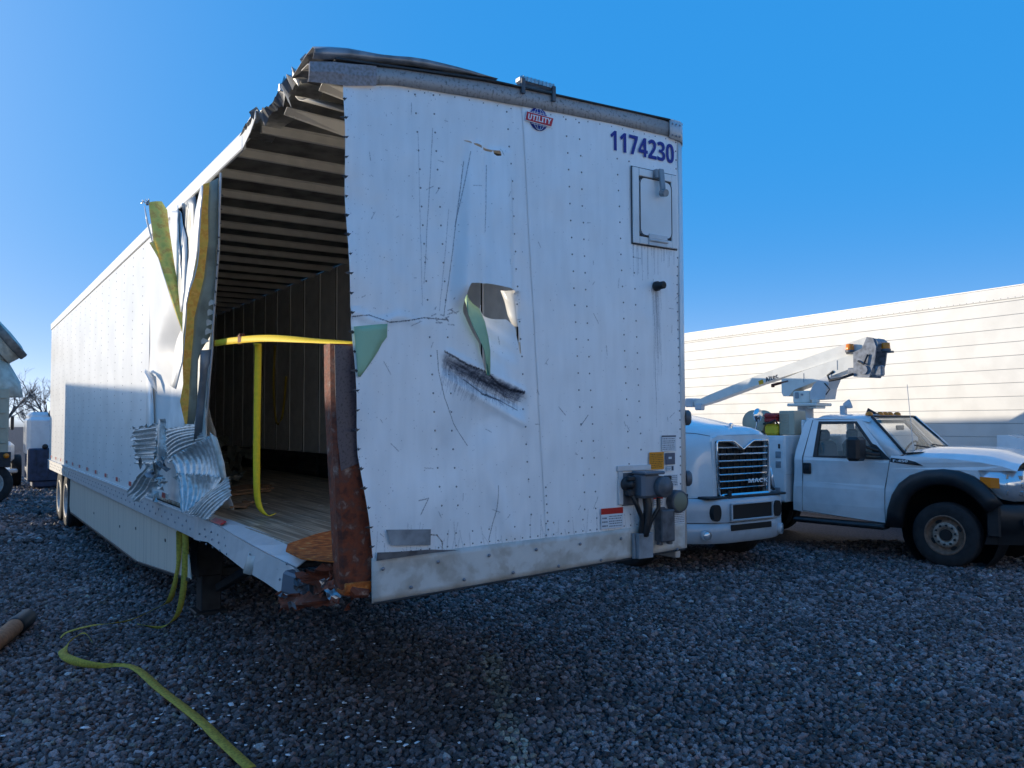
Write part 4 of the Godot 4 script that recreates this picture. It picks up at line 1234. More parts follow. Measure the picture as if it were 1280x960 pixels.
	var lb2 := MB.new(); lb2.bar(Vector3(0.5, 0.42, -4.72), Vector3(2.1, 0.42, -4.72), 0.09, 0.09, 0.01); lb2.bar(Vector3(0.55, 0.30, -4.50), Vector3(0.55, 0.98, -2.4), 0.08, 0.08, 0.01); lb2.bar(Vector3(2.05, 0.35, -4.50), Vector3(2.05, 0.98, -2.6), 0.08, 0.08, 0.01)
	part(T, "landing_brace", lb2, "steel_dark")
	# ---- rear bogie
	for az in [-13.35, -14.55]:
		for sx in [0.30, 2.30]:
			tyre(T, Vector3(sx - 0.13 if sx < 1.0 else sx + 0.13, 0.515, az), 0.515, 0.25, -1.0 if sx < 1.0 else 1.0, "rim_white")
			tyre(T, Vector3(sx + 0.17 if sx < 1.0 else sx - 0.17, 0.515, az), 0.515, 0.25, -1.0 if sx < 1.0 else 1.0, "rim_white")
		var ax := MB.new(); ax.cyl(Vector3(0.3, 0.515, az), Vector3(2.3, 0.515, az), 0.065); ax.box(Vector3(1.3, 0.82, az), Vector3(1.1, 0.35, 0.3), 0.02)
		part(T, "axle", ax, "steel_dark")
	for x in [0.75, 1.85]:
		var b := MB.new(); b.box(Vector3(x, 0.95, -13.9), Vector3(0.10, 0.16, 4.0), 0.01)
		part(T, "slider_rail", b, "steel_dark")
	var ug := MB.new(); ug.bar(Vector3(0.2, 0.45, -16.1), Vector3(2.4, 0.45, -16.1), 0.1, 0.1, 0.01); ug.bar(Vector3(0.75, 0.45, -16.1), Vector3(0.75, 1.06, -16.1), 0.1, 0.08, 0.01); ug.bar(Vector3(1.85, 0.45, -16.1), Vector3(1.85, 1.06, -16.1), 0.1, 0.08, 0.01)
	part(T, "rear_guard", ug, "rail_grey")

func make_trailer_damage(T: Node3D):
	# torn forward panel of the left wall: the skin bends inward past a crease
	var edge := [[4.0, -3.80], [3.68, -3.74], [3.46, -3.66], [3.18, -3.68], [2.96, -3.72], [2.67, -3.74], [2.31, -3.69], [2.13, -3.77], [1.93, -3.61], [1.46, -3.43], [1.18, -3.20]]
	var crease := [[4.0, -3.95], [3.12, -4.42], [2.72, -4.94], [2.28, -5.11], [1.69, -5.28], [1.18, -5.3]]
	var interp := func(a: Array, y: float) -> float:
		for i in a.size() - 1:
			if y <= a[i][0] and y >= a[i + 1][0]:
				return lerp(a[i][1], a[i + 1][1], (a[i][0] - y) / (a[i][0] - a[i + 1][0]))
		return a[a.size() - 1][1]
	var b := MB.new(false)
	var G := []
	for j in 41:
		var y: float = lerp(3.95, 1.18, j / 40.0)
		var e: float = interp.call(edge, y) + 0.03 * sin(y * 31.0) * 0.5 + 0.012 * sin(y * 83.0)
		var c: float = interp.call(crease, y)
		var row := []
		for i in 25:
			var z: float = lerp(-5.30, e, i / 24.0)
			var x := 0.0
			if z > c: x = 0.16 * (z - c) * smoothstep(3.3, 2.7, y) - 0.05 * smoothstep(c, e, z) * smoothstep(2.7, 3.6, y)
			x += 0.010 * bend.get_noise_2d(z * 60.0, y * 60.0)
			row.append(Vector3(x, y, z))
		G.append(row)
	b.sheet(G, 0.004)
	part(T, "torn_side_panel", b, "white_wall", "torn white wall skin ending in a ragged edge")
	# patch of skin overlapping along the crease, with its curled flap
	var ov := MB.new(false)
	ov.sheet([[Vector3(-0.016, 2.47, -5.36), Vector3(-0.016, 2.50, -5.20), Vector3(-0.02, 2.44, -5.02)], [Vector3(-0.012, 2.0, -5.36), Vector3(-0.006, 2.0, -5.2), Vector3(0.0, 2.0, -5.0)], [Vector3(-0.006, 1.3, -5.36), Vector3(-0.004, 1.3, -5.2), Vector3(0.0, 1.3, -5.0)]], 0.004)
	part(T, "overlapping_skin", ov, "white_wall")
	var cf := MB.new(false)
	cf.ribbon([[Vector3(-0.02, 2.50, -5.24), Vector3(-0.06, 2.52, -5.16)], [Vector3(-0.03, 2.47, -5.05), Vector3(-0.10, 2.47, -4.98)], [Vector3(-0.02, 2.40, -4.92), Vector3(-0.06, 2.36, -4.88)], [Vector3(-0.004, 2.28, -4.84), Vector3(-0.01, 2.26, -4.82)]], 0.003, 2)
	part(T, "curled_skin", cf, "white")
	# green inner face of a strip peeled out from the wall
	var s1 := [[Vector3(-0.268, 3.976, -3.9), Vector3(-0.158, 3.999, -3.9)], [Vector3(-0.26, 3.881, -3.9), Vector3(-0.109, 3.924, -3.9)], [Vector3(-0.237, 3.736, -3.9), Vector3(-0.093, 3.769, -3.9)], [Vector3(-0.222, 3.605, -3.9), Vector3(-0.07, 3.623, -3.9)], [Vector3(-0.171, 3.449, -3.9), Vector3(-0.039, 3.425, -3.9)], [Vector3(-0.121, 3.269, -3.9), Vector3(-0.016, 3.241, -3.88)], [Vector3(-0.076, 3.087, -3.9), Vector3(0.008, 3.02, -3.86)], [Vector3(-0.04, 2.942, -3.9), Vector3(0.031, 2.872, -3.84)], [Vector3(0.018, 2.804, -3.9), Vector3(0.04, 2.761, -3.84)]]
	var q := MB.new(false); q.ribbon(s1, -0.004, 4, 0.025)
	var leaf := part(T, "peeled_strip", q, "foam_green", "green backed strip of skin peeled outward from the wall")
	var q2 := MB.new(false)
	var s1b := []
	for r in s1: s1b.append([r[0] + Vector3(-0.002, 0, -0.012), r[1] + Vector3(-0.002, 0, -0.012)])
	q2.ribbon(s1b, -0.003, 4, 0.025)
	part(leaf, "outer_face", q2, "white")
	var spur := MB.new(); spur.tri(Vector3(-0.225, 3.62, -3.9), Vector3(-0.262, 3.60, -3.91), Vector3(-0.165, 3.43, -3.9)); spur.tri(Vector3(-0.225, 3.62, -3.904), Vector3(-0.165, 3.43, -3.904), Vector3(-0.262, 3.60, -3.914))
	part(leaf, "spur", spur, "foam_green")
	var curl := MB.new(false); curl.tube([Vector3(-0.31, 3.93, -3.9), Vector3(-0.285, 3.80, -3.91), Vector3(-0.25, 3.66, -3.91), Vector3(-0.235, 3.60, -3.905)], [0.004, 0.008, 0.008, 0.003], 6)
	part(leaf, "rolled_edge", curl, "white")
	var fz := MB.new(); fz.st.append_from(shard_cluster(Vector3(-0.30, 3.97, -3.9), 0.055, 9, 5), 0, Transform3D.IDENTITY)
	part(leaf, "frayed_tip", fz, "alu")
	var rvx := []
	for k in 4: rvx.append(Transform3D(Basis.IDENTITY, Vector3(-0.245 + 0.03 * k, 3.965 - 0.004 * k, -3.885)))
	# folded grey strip and sunlit strip edge
	var s2 := MB.new(false); s2.ribbon([[Vector3(-0.030, 4.001, -4.259), Vector3(-0.030, 3.904, -3.801)], [Vector3(-0.030, 3.970, -4.233), Vector3(-0.030, 3.867, -3.745)], [Vector3(-0.030, 3.859, -4.196), Vector3(-0.030, 3.757, -3.685)], [Vector3(-0.030, 3.714, -4.110), Vector3(-0.030, 3.607, -3.535)], [Vector3(-0.030, 3.573, -4.032), Vector3(-0.030, 3.481, -3.497)], [Vector3(-0.030, 3.437, -3.966), Vector3(-0.030, 3.363, -3.506)], [Vector3(-0.030, 3.302, -3.902), Vector3(-0.030, 3.247, -3.525)], [Vector3(-0.030, 3.168, -3.827), Vector3(-0.030, 3.131, -3.544)], [Vector3(-0.030, 3.038, -3.765), Vector3(-0.030, 3.020, -3.615)], [Vector3(-0.030, 2.961, -3.728), Vector3(-0.030, 2.954, -3.664)]], 0.004, 3, 0.006)
	part(T, "loose_skin_strip", s2, "white_wall", "white sunlit strip of outer skin beside the green backed strip")
	var s3 := MB.new(false); s3.ribbon([[Vector3(-0.012, 4.057, -3.840), Vector3(-0.012, 3.933, -3.294)], [Vector3(-0.012, 3.969, -3.807), Vector3(-0.012, 3.851, -3.266)], [Vector3(-0.012, 3.833, -3.746), Vector3(-0.012, 3.733, -3.259)], [Vector3(-0.012, 3.723, -3.686), Vector3(-0.012, 3.643, -3.279)], [Vector3(-0.012, 3.602, -3.627), Vector3(-0.012, 3.546, -3.322)], [Vector3(-0.012, 3.475, -3.588), Vector3(-0.012, 3.443, -3.405)], [Vector3(-0.012, 3.331, -3.590), Vector3(-0.012, 3.316, -3.498)], [Vector3(-0.012, 3.237, -3.606), Vector3(-0.012, 3.229, -3.554)]], 0.004, 3, 0.004)
	part(T, "folded_strip", s3, "blue_grey", "grey folded strip of metal behind the peeled skin")
	var s4 := MB.new(false); s4.ribbon([[Vector3(-0.095, 3.874, -2.734), Vector3(-0.148, 3.799, -2.454)], [Vector3(-0.108, 3.783, -2.770), Vector3(-0.143, 3.714, -2.490)], [Vector3(-0.120, 3.681, -2.811), Vector3(-0.142, 3.618, -2.531)], [Vector3(-0.122, 3.579, -2.851), Vector3(-0.136, 3.521, -2.571)], [Vector3(-0.122, 3.477, -2.892), Vector3(-0.133, 3.424, -2.612)], [Vector3(-0.131, 3.373, -2.932), Vector3(-0.124, 3.325, -2.652)], [Vector3(-0.137, 3.268, -2.973), Vector3(-0.125, 3.225, -2.693)], [Vector3(-0.137, 3.163, -3.014), Vector3(-0.139, 3.122, -2.734)], [Vector3(-0.135, 3.057, -3.054), Vector3(-0.167, 3.018, -2.774)], [Vector3(-0.140, 2.950, -3.095), Vector3(-0.178, 2.914, -2.815)], [Vector3(-0.136, 2.843, -3.135), Vector3(-0.170, 2.811, -2.855)], [Vector3(-0.124, 2.702, -3.188), Vector3(-0.167, 2.675, -2.908)], [Vector3(-0.127, 2.625, -3.216), Vector3(-0.167, 2.620, -2.929)], [Vector3(-0.143, 2.445, -3.282), Vector3(-0.164, 2.460, -2.990)], [Vector3(-0.186, 2.276, -3.343), Vector3(-0.197, 2.239, -3.073)]], 0.005, 2, 0.004)
	part(T, "rolled_skin_edge", s4, "white", "white rolled edge of the peeled skin catching the sun")
	var s5 := MB.new(false); s5.ribbon([[Vector3(-0.137, 3.815, -2.469), Vector3(-0.09, 3.834, -2.465)], [Vector3(-0.136, 3.625, -2.55), Vector3(-0.079, 3.633, -2.55)], [Vector3(-0.122, 3.409, -2.64), Vector3(-0.051, 3.417, -2.64)], [Vector3(-0.127, 3.288, -2.689), Vector3(-0.053, 3.296, -2.689)], [Vector3(-0.141, 3.123, -2.754), Vector3(-0.054, 3.131, -2.754)], [Vector3(-0.169, 2.917, -2.835), Vector3(-0.083, 2.924, -2.835)], [Vector3(-0.167, 2.811, -2.876), Vector3(-0.097, 2.816, -2.876)], [Vector3(-0.171, 2.679, -2.927), Vector3(-0.091, 2.683, -2.927)], [Vector3(-0.159, 2.494, -2.998), Vector3(-0.09, 2.497, -2.998)], [Vector3(-0.133, 2.28, -3.078), Vector3(-0.084, 2.281, -3.078)], [Vector3(-0.145, 2.135, -3.132), Vector3(-0.075, 2.136, -3.132)], [Vector3(-0.089, 1.948, -3.2), Vector3(-0.07, 1.948, -3.2)]], -0.02, 3, 0.0)
	part(T, "foam_strip", s5, "foam_orange", "ochre foam clinging to the peeled wall strip")
	var s6 := MB.new(false); s6.ribbon([[Vector3(-0.087, 3.837, -2.475), Vector3(-0.019, 3.882, -2.46)], [Vector3(-0.076, 3.635, -2.56), Vector3(0.004, 3.646, -2.56)], [Vector3(-0.055, 3.478, -2.626), Vector3(0.022, 3.488, -2.626)], [Vector3(-0.049, 3.341, -2.682), Vector3(0.026, 3.349, -2.682)], [Vector3(-0.052, 3.133, -2.764), Vector3(0.043, 3.141, -2.764)], [Vector3(-0.08, 2.925, -2.845), Vector3(0.053, 2.935, -2.845)], [Vector3(-0.094, 2.817, -2.886), Vector3(0.052, 2.827, -2.886)], [Vector3(-0.089, 2.684, -2.937), Vector3(0.048, 2.679, -2.942)], [Vector3(-0.091, 2.594, -2.971), Vector3(-0.011, 2.559, -2.986)], [Vector3(-0.088, 2.498, -3.008), Vector3(-0.029, 2.48, -3.015)], [Vector3(-0.08, 2.282, -3.088), Vector3(-0.016, 2.283, -3.088)], [Vector3(-0.072, 2.136, -3.142), Vector3(0.001, 2.117, -3.149)], [Vector3(-0.068, 1.948, -3.21), Vector3(-0.009, 1.947, -3.21)]], 0.004, 4, 0.003)
	part(T, "inner_skin_strip", s6, "teal", "pale green inner face of the torn wall")
	var s7 := MB.new(false); s7.ribbon([[Vector3(-0.02, 2.558, -2.976), Vector3(0.076, 2.569, -2.974)], [Vector3(-0.005, 2.349, -3.054), Vector3(0.079, 2.351, -3.054)], [Vector3(-0.005, 2.083, -3.151), Vector3(0.08, 2.083, -3.151)], [Vector3(-0.007, 1.80, -3.23), Vector3(0.078, 1.80, -3.23)]], 0.004, 3, 0.01)
	part(T, "liner_strip", s7, "blue_grey", "grey liner strip at the foot of the torn wall")
	var s8 := MB.new(false); s8.tube([Vector3(-0.02, 3.906, -2.405), Vector3(0.002, 3.642, -2.517), Vector3(0.032, 3.343, -2.642), Vector3(0.038, 3.135, -2.724), Vector3(0.046, 2.93, -2.805), Vector3(0.053, 2.74, -2.878), Vector3(0.066, 2.566, -2.944), Vector3(0.068, 2.35, -3.024), Vector3(0.078, 1.80, -3.19)], 0.009, 6)
	part(T, "liner_edge", s8, "light_grey")
	# inner liner between the strips and the intact wall
	var il := MB.new(); il.box(Vector3(0.09, 2.58, -4.27), Vector3(0.015, 2.8, 2.05), 0.0)
	part(T, "inner_liner", il, "liner")
	var gs := MB.new(); gs.prism([Vector2(-3.9, 1.2), Vector2(-3.0, 1.2), Vector2(-3.12, 2.1), Vector2(-2.9, 2.9), Vector2(-2.75, 3.95), Vector2(-3.9, 3.95)], Vector3(0.055, 0, 0), Vector3.BACK, Vector3.UP, Vector3(0.01, 0, 0))
	part(T, "wall_core", gs, "primer_white")
	# triangular tabs torn between rivets
	var tb := MB.new()
	var k2 := 0
	for t in [[2.95, -2.84, 0.058], [2.87, -2.866, 0.056], [2.79, -2.895, 0.056], [2.72, -2.925, 0.054], [2.64, -2.955, 0.03]]:
		var xx: float = t[2]
		tb.tri(Vector3(xx - 0.055, t[0] + 0.03, t[1]), Vector3(xx + 0.012, t[0] - 0.005, t[1] + 0.03), Vector3(xx - 0.05, t[0] - 0.035, t[1]))
		tb.tri(Vector3(xx - 0.055, t[0] + 0.03, t[1] - 0.003), Vector3(xx - 0.05, t[0] - 0.035, t[1] - 0.003), Vector3(xx + 0.012, t[0] - 0.005, t[1] + 0.027))
		k2 += 1
	part(T, "torn_tabs", tb, "primer_white", "", true)
	var ts := MB.new()
	for y in 9:
		var yv := 3.75 - y * 0.105
		var zv: float = lerp(-2.50, -2.80, (3.75 - yv) / 0.9)
		ts.tri(Vector3(0.0 + 0.004 * y, yv + 0.02, zv + 0.006), Vector3(0.02 + 0.003 * y, yv, zv + 0.03), Vector3(0.0 + 0.004 * y, yv - 0.006, zv + 0.006))
	part(T, "torn_tabs", ts, "dark_fold", "", true)
	# frayed roof edge scraps
	var te := MB.new()
	var r := RandomNumberGenerator.new(); r.seed = 23
	var TE := []
	for k in 64:
		var z: float = lerp(-1.92, -0.06, k / 63.0)
		var bump: float = 0.06 * exp(-pow((z + 1.42) / 0.10, 2.0)) + 0.07 * exp(-pow((z + 0.93) / 0.13, 2.0)) + 0.06 * exp(-pow((z + 0.50) / 0.2, 2.0)) + 0.05 * exp(-pow((z + 0.12) / 0.1, 2.0)) + 0.012
		bump *= smoothstep(-1.92, -1.6, z)
		var base := Vector3(0.05 - 0.02 * sin(z * 7.0), 4.055 - 0.16 * smoothstep(-0.5, 0.0, z), z)
		var j := Vector3(r.randfn(), r.randfn(), r.randfn()) * 0.35
		TE.append([base + Vector3(0.16, 0.0, 0), base, base + Vector3(-0.05 - bump * 0.4, bump * 0.35, 0) + j * bump * 0.35, base + Vector3(-0.08 - bump * 0.3 * r.randf(), bump * r.randf_range(0.1, 1.0), 0) + j * bump * 0.6, base + Vector3(-0.04, bump * r.randf_range(-0.9, 0.7) - 0.02, 0.0) + j * bump * 0.7])
	te.sheet(TE, 0.002)
	part(T, "torn_roof_edge", te, "alu", "frayed bright edge where the roof tore from the side wall")
	# sunlit piece of roof liner hanging below the roof just behind the nose
	var rl := MB.new(false); rl.ribbon([[Vector3(0.03, 3.99, -0.85), Vector3(0.05, 3.93, -0.70)], [Vector3(0.25, 3.95, -0.72), Vector3(0.27, 3.86, -0.60)], [Vector3(0.6, 3.95, -0.66), Vector3(0.6, 3.86, -0.56)], [Vector3(1.2, 3.99, -0.66), Vector3(1.2, 3.93, -0.56)]], 0.004, 3, 0.02)
	part(T, "hanging_roof_liner", rl, "bow")
	# ---- crumpled corrugated scuff liner hanging off the left side
	var cm := thing_part(T, "crumpled_liner")
	part(cm, "upper_left_fold", patch_sheet([Vector3(-0.214, 1.906, -4.9), Vector3(-0.107, 1.947, -4.2), Vector3(-0.13, 1.572, -4.2), Vector3(-0.179, 1.545, -4.9)], 16, 44, 8.0, 0.011, 0.03, 0.003, true, 0.012, 2), "galv")
	part(cm, "narrow_fold", patch_sheet([Vector3(-0.107, 1.985, -4.2), Vector3(-0.083, 1.985, -4.0), Vector3(-0.055, 1.64, -3.98), Vector3(-0.137, 1.579, -4.2)], 8, 16, 1.0, 0.01, -0.04, 0.003, false, 0.008, 3), "galv")
	part(cm, "inner_bowl", patch_sheet([Vector3(-0.095, 1.90, -3.95), Vector3(0.085, 1.95, -3.2), Vector3(0.071, 1.78, -3.1), Vector3(-0.135, 1.60, -3.6)], 24, 44, 8.0, 0.006, -0.06, 0.003, true, 0.005, 4), "galv")
	part(cm, "front_sheet", patch_sheet([Vector3(-0.18, 1.671, -3.3), Vector3(0.02, 1.87, -2.75), Vector3(0.075, 1.523, -2.6), Vector3(-0.152, 1.535, -3.15)], 66, 12, 9.0, 0.0032, 0.06, 0.003, false, 0.004, 5), "galv")
	part(cm, "front_sheet", patch_sheet([Vector3(-0.154, 1.54, -3.15), Vector3(0.078, 1.53, -2.6), Vector3(-0.100, 1.249, -2.70), Vector3(-0.171, 1.241, -2.9)], 66, 12, 9.0, 0.0032, 0.075, 0.003, false, 0.004, 6), "galv")
	part(cm, "lower_flap", patch_sheet([Vector3(-0.150, 1.245, -2.86), Vector3(0.086, 1.535, -2.5), Vector3(0.075, 1.39, -2.36), Vector3(-0.075, 1.205, -2.50)], 20, 44, 8.0, 0.0045, -0.03, 0.003, true, 0.004, 7), "galv")
	part(cm, "lower_left_fold", patch_sheet([Vector3(-0.164, 1.552, -4.4), Vector3(-0.115, 1.422, -4.2), Vector3(-0.215, 1.194, -4.5), Vector3(-0.286, 1.269, -4.8)], 24, 10, 3.5, 0.012, 0.02, 0.003, false, 0.006, 8), "galv")
	var wt := MB.new(false); wt.ribbon([[Vector3(-0.01, 1.885, -2.73), Vector3(0.03, 1.84, -2.66)], [Vector3(0.02, 1.76, -2.69), Vector3(0.055, 1.72, -2.62)], [Vector3(0.03, 1.64, -2.62), Vector3(0.07, 1.63, -2.57)], [Vector3(0.045, 1.52, -2.57), Vector3(0.08, 1.52, -2.54)]], 0.004, 2, 0.01)
	part(cm, "white_trim", wt, "primer_white")
	part(cm, "torn_scraps", shard_cluster(Vector3(-0.10, 1.54, -4.05), 0.17, 8, 31), "blue_grey")
	part(cm, "torn_scraps", shard_cluster(Vector3(-0.13, 1.40, -3.95), 0.15, 6, 32), "galv")
	# ---- remaining rail ahead of the kink, bent outward and down
	var rb := MB.new()
	rb.sheet([[Vector3(-0.022, 1.185, -3.02), Vector3(-0.028, 1.0, -3.02)], [Vector3(-0.03, 1.205, -2.85), Vector3(-0.04, 1.01, -2.85)], [Vector3(-0.015, 1.19, -2.6), Vector3(-0.03, 1.03, -2.55)], [Vector3(-0.03, 1.16, -1.9), Vector3(-0.05, 1.0, -1.9)], [Vector3(-0.06, 1.15, -1.35), Vector3(-0.09, 0.99, -1.35)], [Vector3(-0.05, 1.135, -1.0), Vector3(-0.07, 0.97, -1.0)], [Vector3(-0.02, 1.11, -0.62), Vector3(-0.05, 0.93, -0.62)], [Vector3(-0.035, 1.095, -0.50), Vector3(-0.06, 0.945, -0.50)], [Vector3(0.01, 1.08, -0.40), Vector3(-0.03, 0.96, -0.41)]], 0.02)
	part(T, "bent_bottom_rail", rb, "rail_grey", "bent grey rail below the missing wall")
	var rb2 := MB.new()
	rb2.sheet([[Vector3(-0.03, 1.19, -2.9), Vector3(0.08, 1.206, -2.9)], [Vector3(-0.015, 1.185, -2.5), Vector3(0.09, 1.206, -2.5)], [Vector3(-0.03, 1.16, -1.9), Vector3(0.085, 1.204, -1.9)], [Vector3(-0.055, 1.15, -1.35), Vector3(0.08, 1.2, -1.35)], [Vector3(-0.04, 1.13, -1.0), Vector3(0.08, 1.19, -1.0)], [Vector3(-0.02, 1.108, -0.62), Vector3(0.07, 1.17, -0.62)]], 0.006)
	part(T, "rail_flange", rb2, "light_grey")
	var pk := MB.new(false); pk.ribbon([[Vector3(-0.05, 1.14, -1.42), Vector3(-0.095, 1.0, -1.42)], [Vector3(-0.10, 1.10, -1.28), Vector3(-0.13, 0.985, -1.30)], [Vector3(-0.07, 1.10, -1.18), Vector3(-0.105, 0.98, -1.22)]], 0.004, 2)
	part(T, "peeled_rail_tab", pk, "dirty_white")
	var rt := MB.new(); rt.box(Vector3(-0.006, 1.202, -2.42), Vector3(0.05, 0.01, 0.30), 0.002, Basis(Vector3.BACK, 0.5))
	part(T, "reflective_tape", rt, "tape_red")
	var rt1 := MB.new(); rt1.box(Vector3(-0.008, 1.25, -3.52), Vector3(0.008, 0.055, 0.20), 0.0)
	part(T, "reflective_tape", rt1, "tape_red")
	var rt2 := MB.new(); rt2.box(Vector3(-0.008, 1.248, -3.36), Vector3(0.008, 0.055, 0.11), 0.0)
	part(T, "reflective_tape", rt2, "print_white")
	var xr := []
	for i in 34: xr.append(Transform3D(Basis(Vector3.UP, -PI * 0.5).scaled(Vector3.ONE * 1.3), Vector3(-0.045 - 0.02 * (i % 3) * 0.5, 1.12 - 0.05 * (i % 3), -2.85 + i * 0.065)))
	copies(T, "bent_rail_rivets", dome(0.007, 0.008), "rivet", xr)
	# rusty front threshold plate and crushed corner
	var pt := MB.new(); pt.prism([Vector2(-0.07, -0.66), Vector2(0.03, -0.92), Vector2(0.33, -1.25), Vector2(0.50, -1.38), Vector2(0.74, -1.66), Vector2(1.6, -1.60), Vector2(2.5, -1.62), Vector2(2.5, -0.04), Vector2(0.26, -0.05), Vector2(0.02, -0.14), Vector2(-0.09, -0.34)], Vector3(0, 1.198, 0), Vector3.RIGHT, Vector3.BACK, Vector3(0, 0.008, 0))
	part(T, "threshold_plate", pt, "orange_rust", "orange rusted steel plate across the front of the floor")
	var cc := thing_part(T, "crushed_corner")
	var b1 := MB.new(); b1.box(Vector3(-0.05, 1.03, -0.50), Vector3(0.09, 0.13, 0.20), 0.015, Basis(Vector3.UP, 0.4) * Basis(Vector3.RIGHT, 0.15))
	part(cc, "rail_stub", b1, "sticker_grey")
	part(cc, "torn_web", patch_sheet([Vector3(-0.10, 1.11, -0.38), Vector3(0.12, 1.20, -0.12), Vector3(0.14, 1.05, -0.06), Vector3(-0.02, 1.02, -0.30)], 14, 8, 1.4, 0.018, 0.03, 0.004, false, 0.01, 41), "rust")
	part(cc, "bare_plate", patch_sheet([Vector3(-0.03, 1.09, -0.20), Vector3(0.10, 1.16, -0.10), Vector3(0.12, 1.03, -0.06), Vector3(0.0, 1.00, -0.16)], 10, 8, 0.8, 0.01, 0.03, 0.004, false, 0.006, 42), "alu")
	part(cc, "torn_web", patch_sheet([Vector3(-0.17, 0.98, -0.52), Vector3(0.05, 1.01, -0.22), Vector3(0.02, 0.96, -0.18), Vector3(-0.16, 0.90, -0.50)], 12, 6, 1.2, 0.02, -0.02, 0.004, false, 0.012, 43), "rust")
	part(cc, "scrap", shard_cluster(Vector3(0.02, 1.04, -0.14), 0.14, 9, 44), "rust")
	part(cc, "scrap", shard_cluster(Vector3(-0.10, 1.02, -0.38), 0.12, 7, 45), "dark_fold")
	# rusty left corner post, cut off at mid height
	var po := MB.new()
	var prof := [[2.385, -0.035, 0.092], [2.1, -0.03, 0.108], [1.82, -0.015, 0.135], [1.5, 0.005, 0.175], [1.22, 0.022, 0.20], [1.08, 0.032, 0.188], [1.03, 0.05, 0.185]]
	var PGr := []
	for p in prof:
		PGr.append([Vector3(p[1], p[0], -0.16), Vector3(p[1] - 0.004, p[0], -0.06), Vector3(p[1] + 0.012, p[0] - 0.002, -0.035), Vector3(lerp(p[1], p[2], 0.5), p[0], -0.042 + 0.006 * sin(p[0] * 9.0)), Vector3(p[2], p[0], -0.034), Vector3(p[2] + 0.004, p[0], -0.16)])
	po.sheet(PGr, 0.008)
	var post := part(T, "rusted_corner_post", po, "rust", "rusty brown corner post cut off at mid height")
	var pu := MB.new()
	pu.sheet([[Vector3(-0.024, 2.375, -0.031), Vector3(0.085, 2.375, -0.029)], [Vector3(-0.018, 2.1, -0.029), Vector3(0.10, 2.1, -0.028)], [Vector3(-0.004, 1.86, -0.031), Vector3(0.126, 1.84, -0.030)], [Vector3(0.016, 1.70, -0.031), Vector3(0.12, 1.74, -0.030)]], 0.002)
	part(post, "dark_reflection", pu, "post_reflection")  # reflection over the upper post, laid on as a dark sheet
	var pr2 := MB.new(); pr2.box(Vector3(0.115, 1.075, -0.03), Vector3(0.15, 0.05, 0.02), 0.005); pr2.box(Vector3(0.115, 1.05, -0.08), Vector3(0.16, 0.03, 0.10), 0.006)
	part(post, "foot", pr2, "orange_rust")
	var pf := MB.new(); pf.tube([Vector3(0.06, 1.09, -0.06), Vector3(0.10, 1.045, -0.03), Vector3(0.17, 1.04, -0.04)], 0.03, 8)
	part(T, "post_foot", pf, "rust")

# ------------------------------------------------------------------ service truck with lift
func clip_strips(poly: Array, step: float) -> Array:
	# cut a (z, y) polygon into horizontal strips so it can follow a curved body side
	var pp := PackedVector2Array(poly)
	var lo := 1e9; var hi := -1e9
	for p in pp: lo = min(lo, p.y); hi = max(hi, p.y)
	var out := []
	var y: float = floor(lo / step) * step
	while y < hi:
		var strip := PackedVector2Array([Vector2(-20, y), Vector2(20, y), Vector2(20, y + step), Vector2(-20, y + step)])
		for q in Geometry2D.intersect_polygons(pp, strip): out.append(q)
		y += step
	return out

func side_shell(b: MB, poly: Array, xf: Callable, sgn: float, thick := 0.02):
	for q in clip_strips(poly, 0.08):
		var ix := Geometry2D.triangulate_polygon(q)
		for i in range(0, ix.size(), 3):
			var v := []
			for k in 3:
				var p: Vector2 = q[ix[i + k]]
				v.append(Vector3(sgn * xf.call(p.y, p.x), p.y, p.x))
			b.tri(v[0], v[1], v[2])
	for i in poly.size():
		var p: Vector2 = poly[i]; var r: Vector2 = poly[(i + 1) % poly.size()]
		var n: int = max(1, int(abs(p.y - r.y) / 0.1))
		for k in n:
			var a := p.lerp(r, float(k) / n); var c := p.lerp(r, float(k + 1) / n)
			var A := Vector3(sgn * xf.call(a.y, a.x), a.y, a.x); var C := Vector3(sgn * xf.call(c.y, c.x), c.y, c.x)
			var w := Vector3(-sgn * thick, 0, 0)
			b.quad(A, C, C + w, A + w)

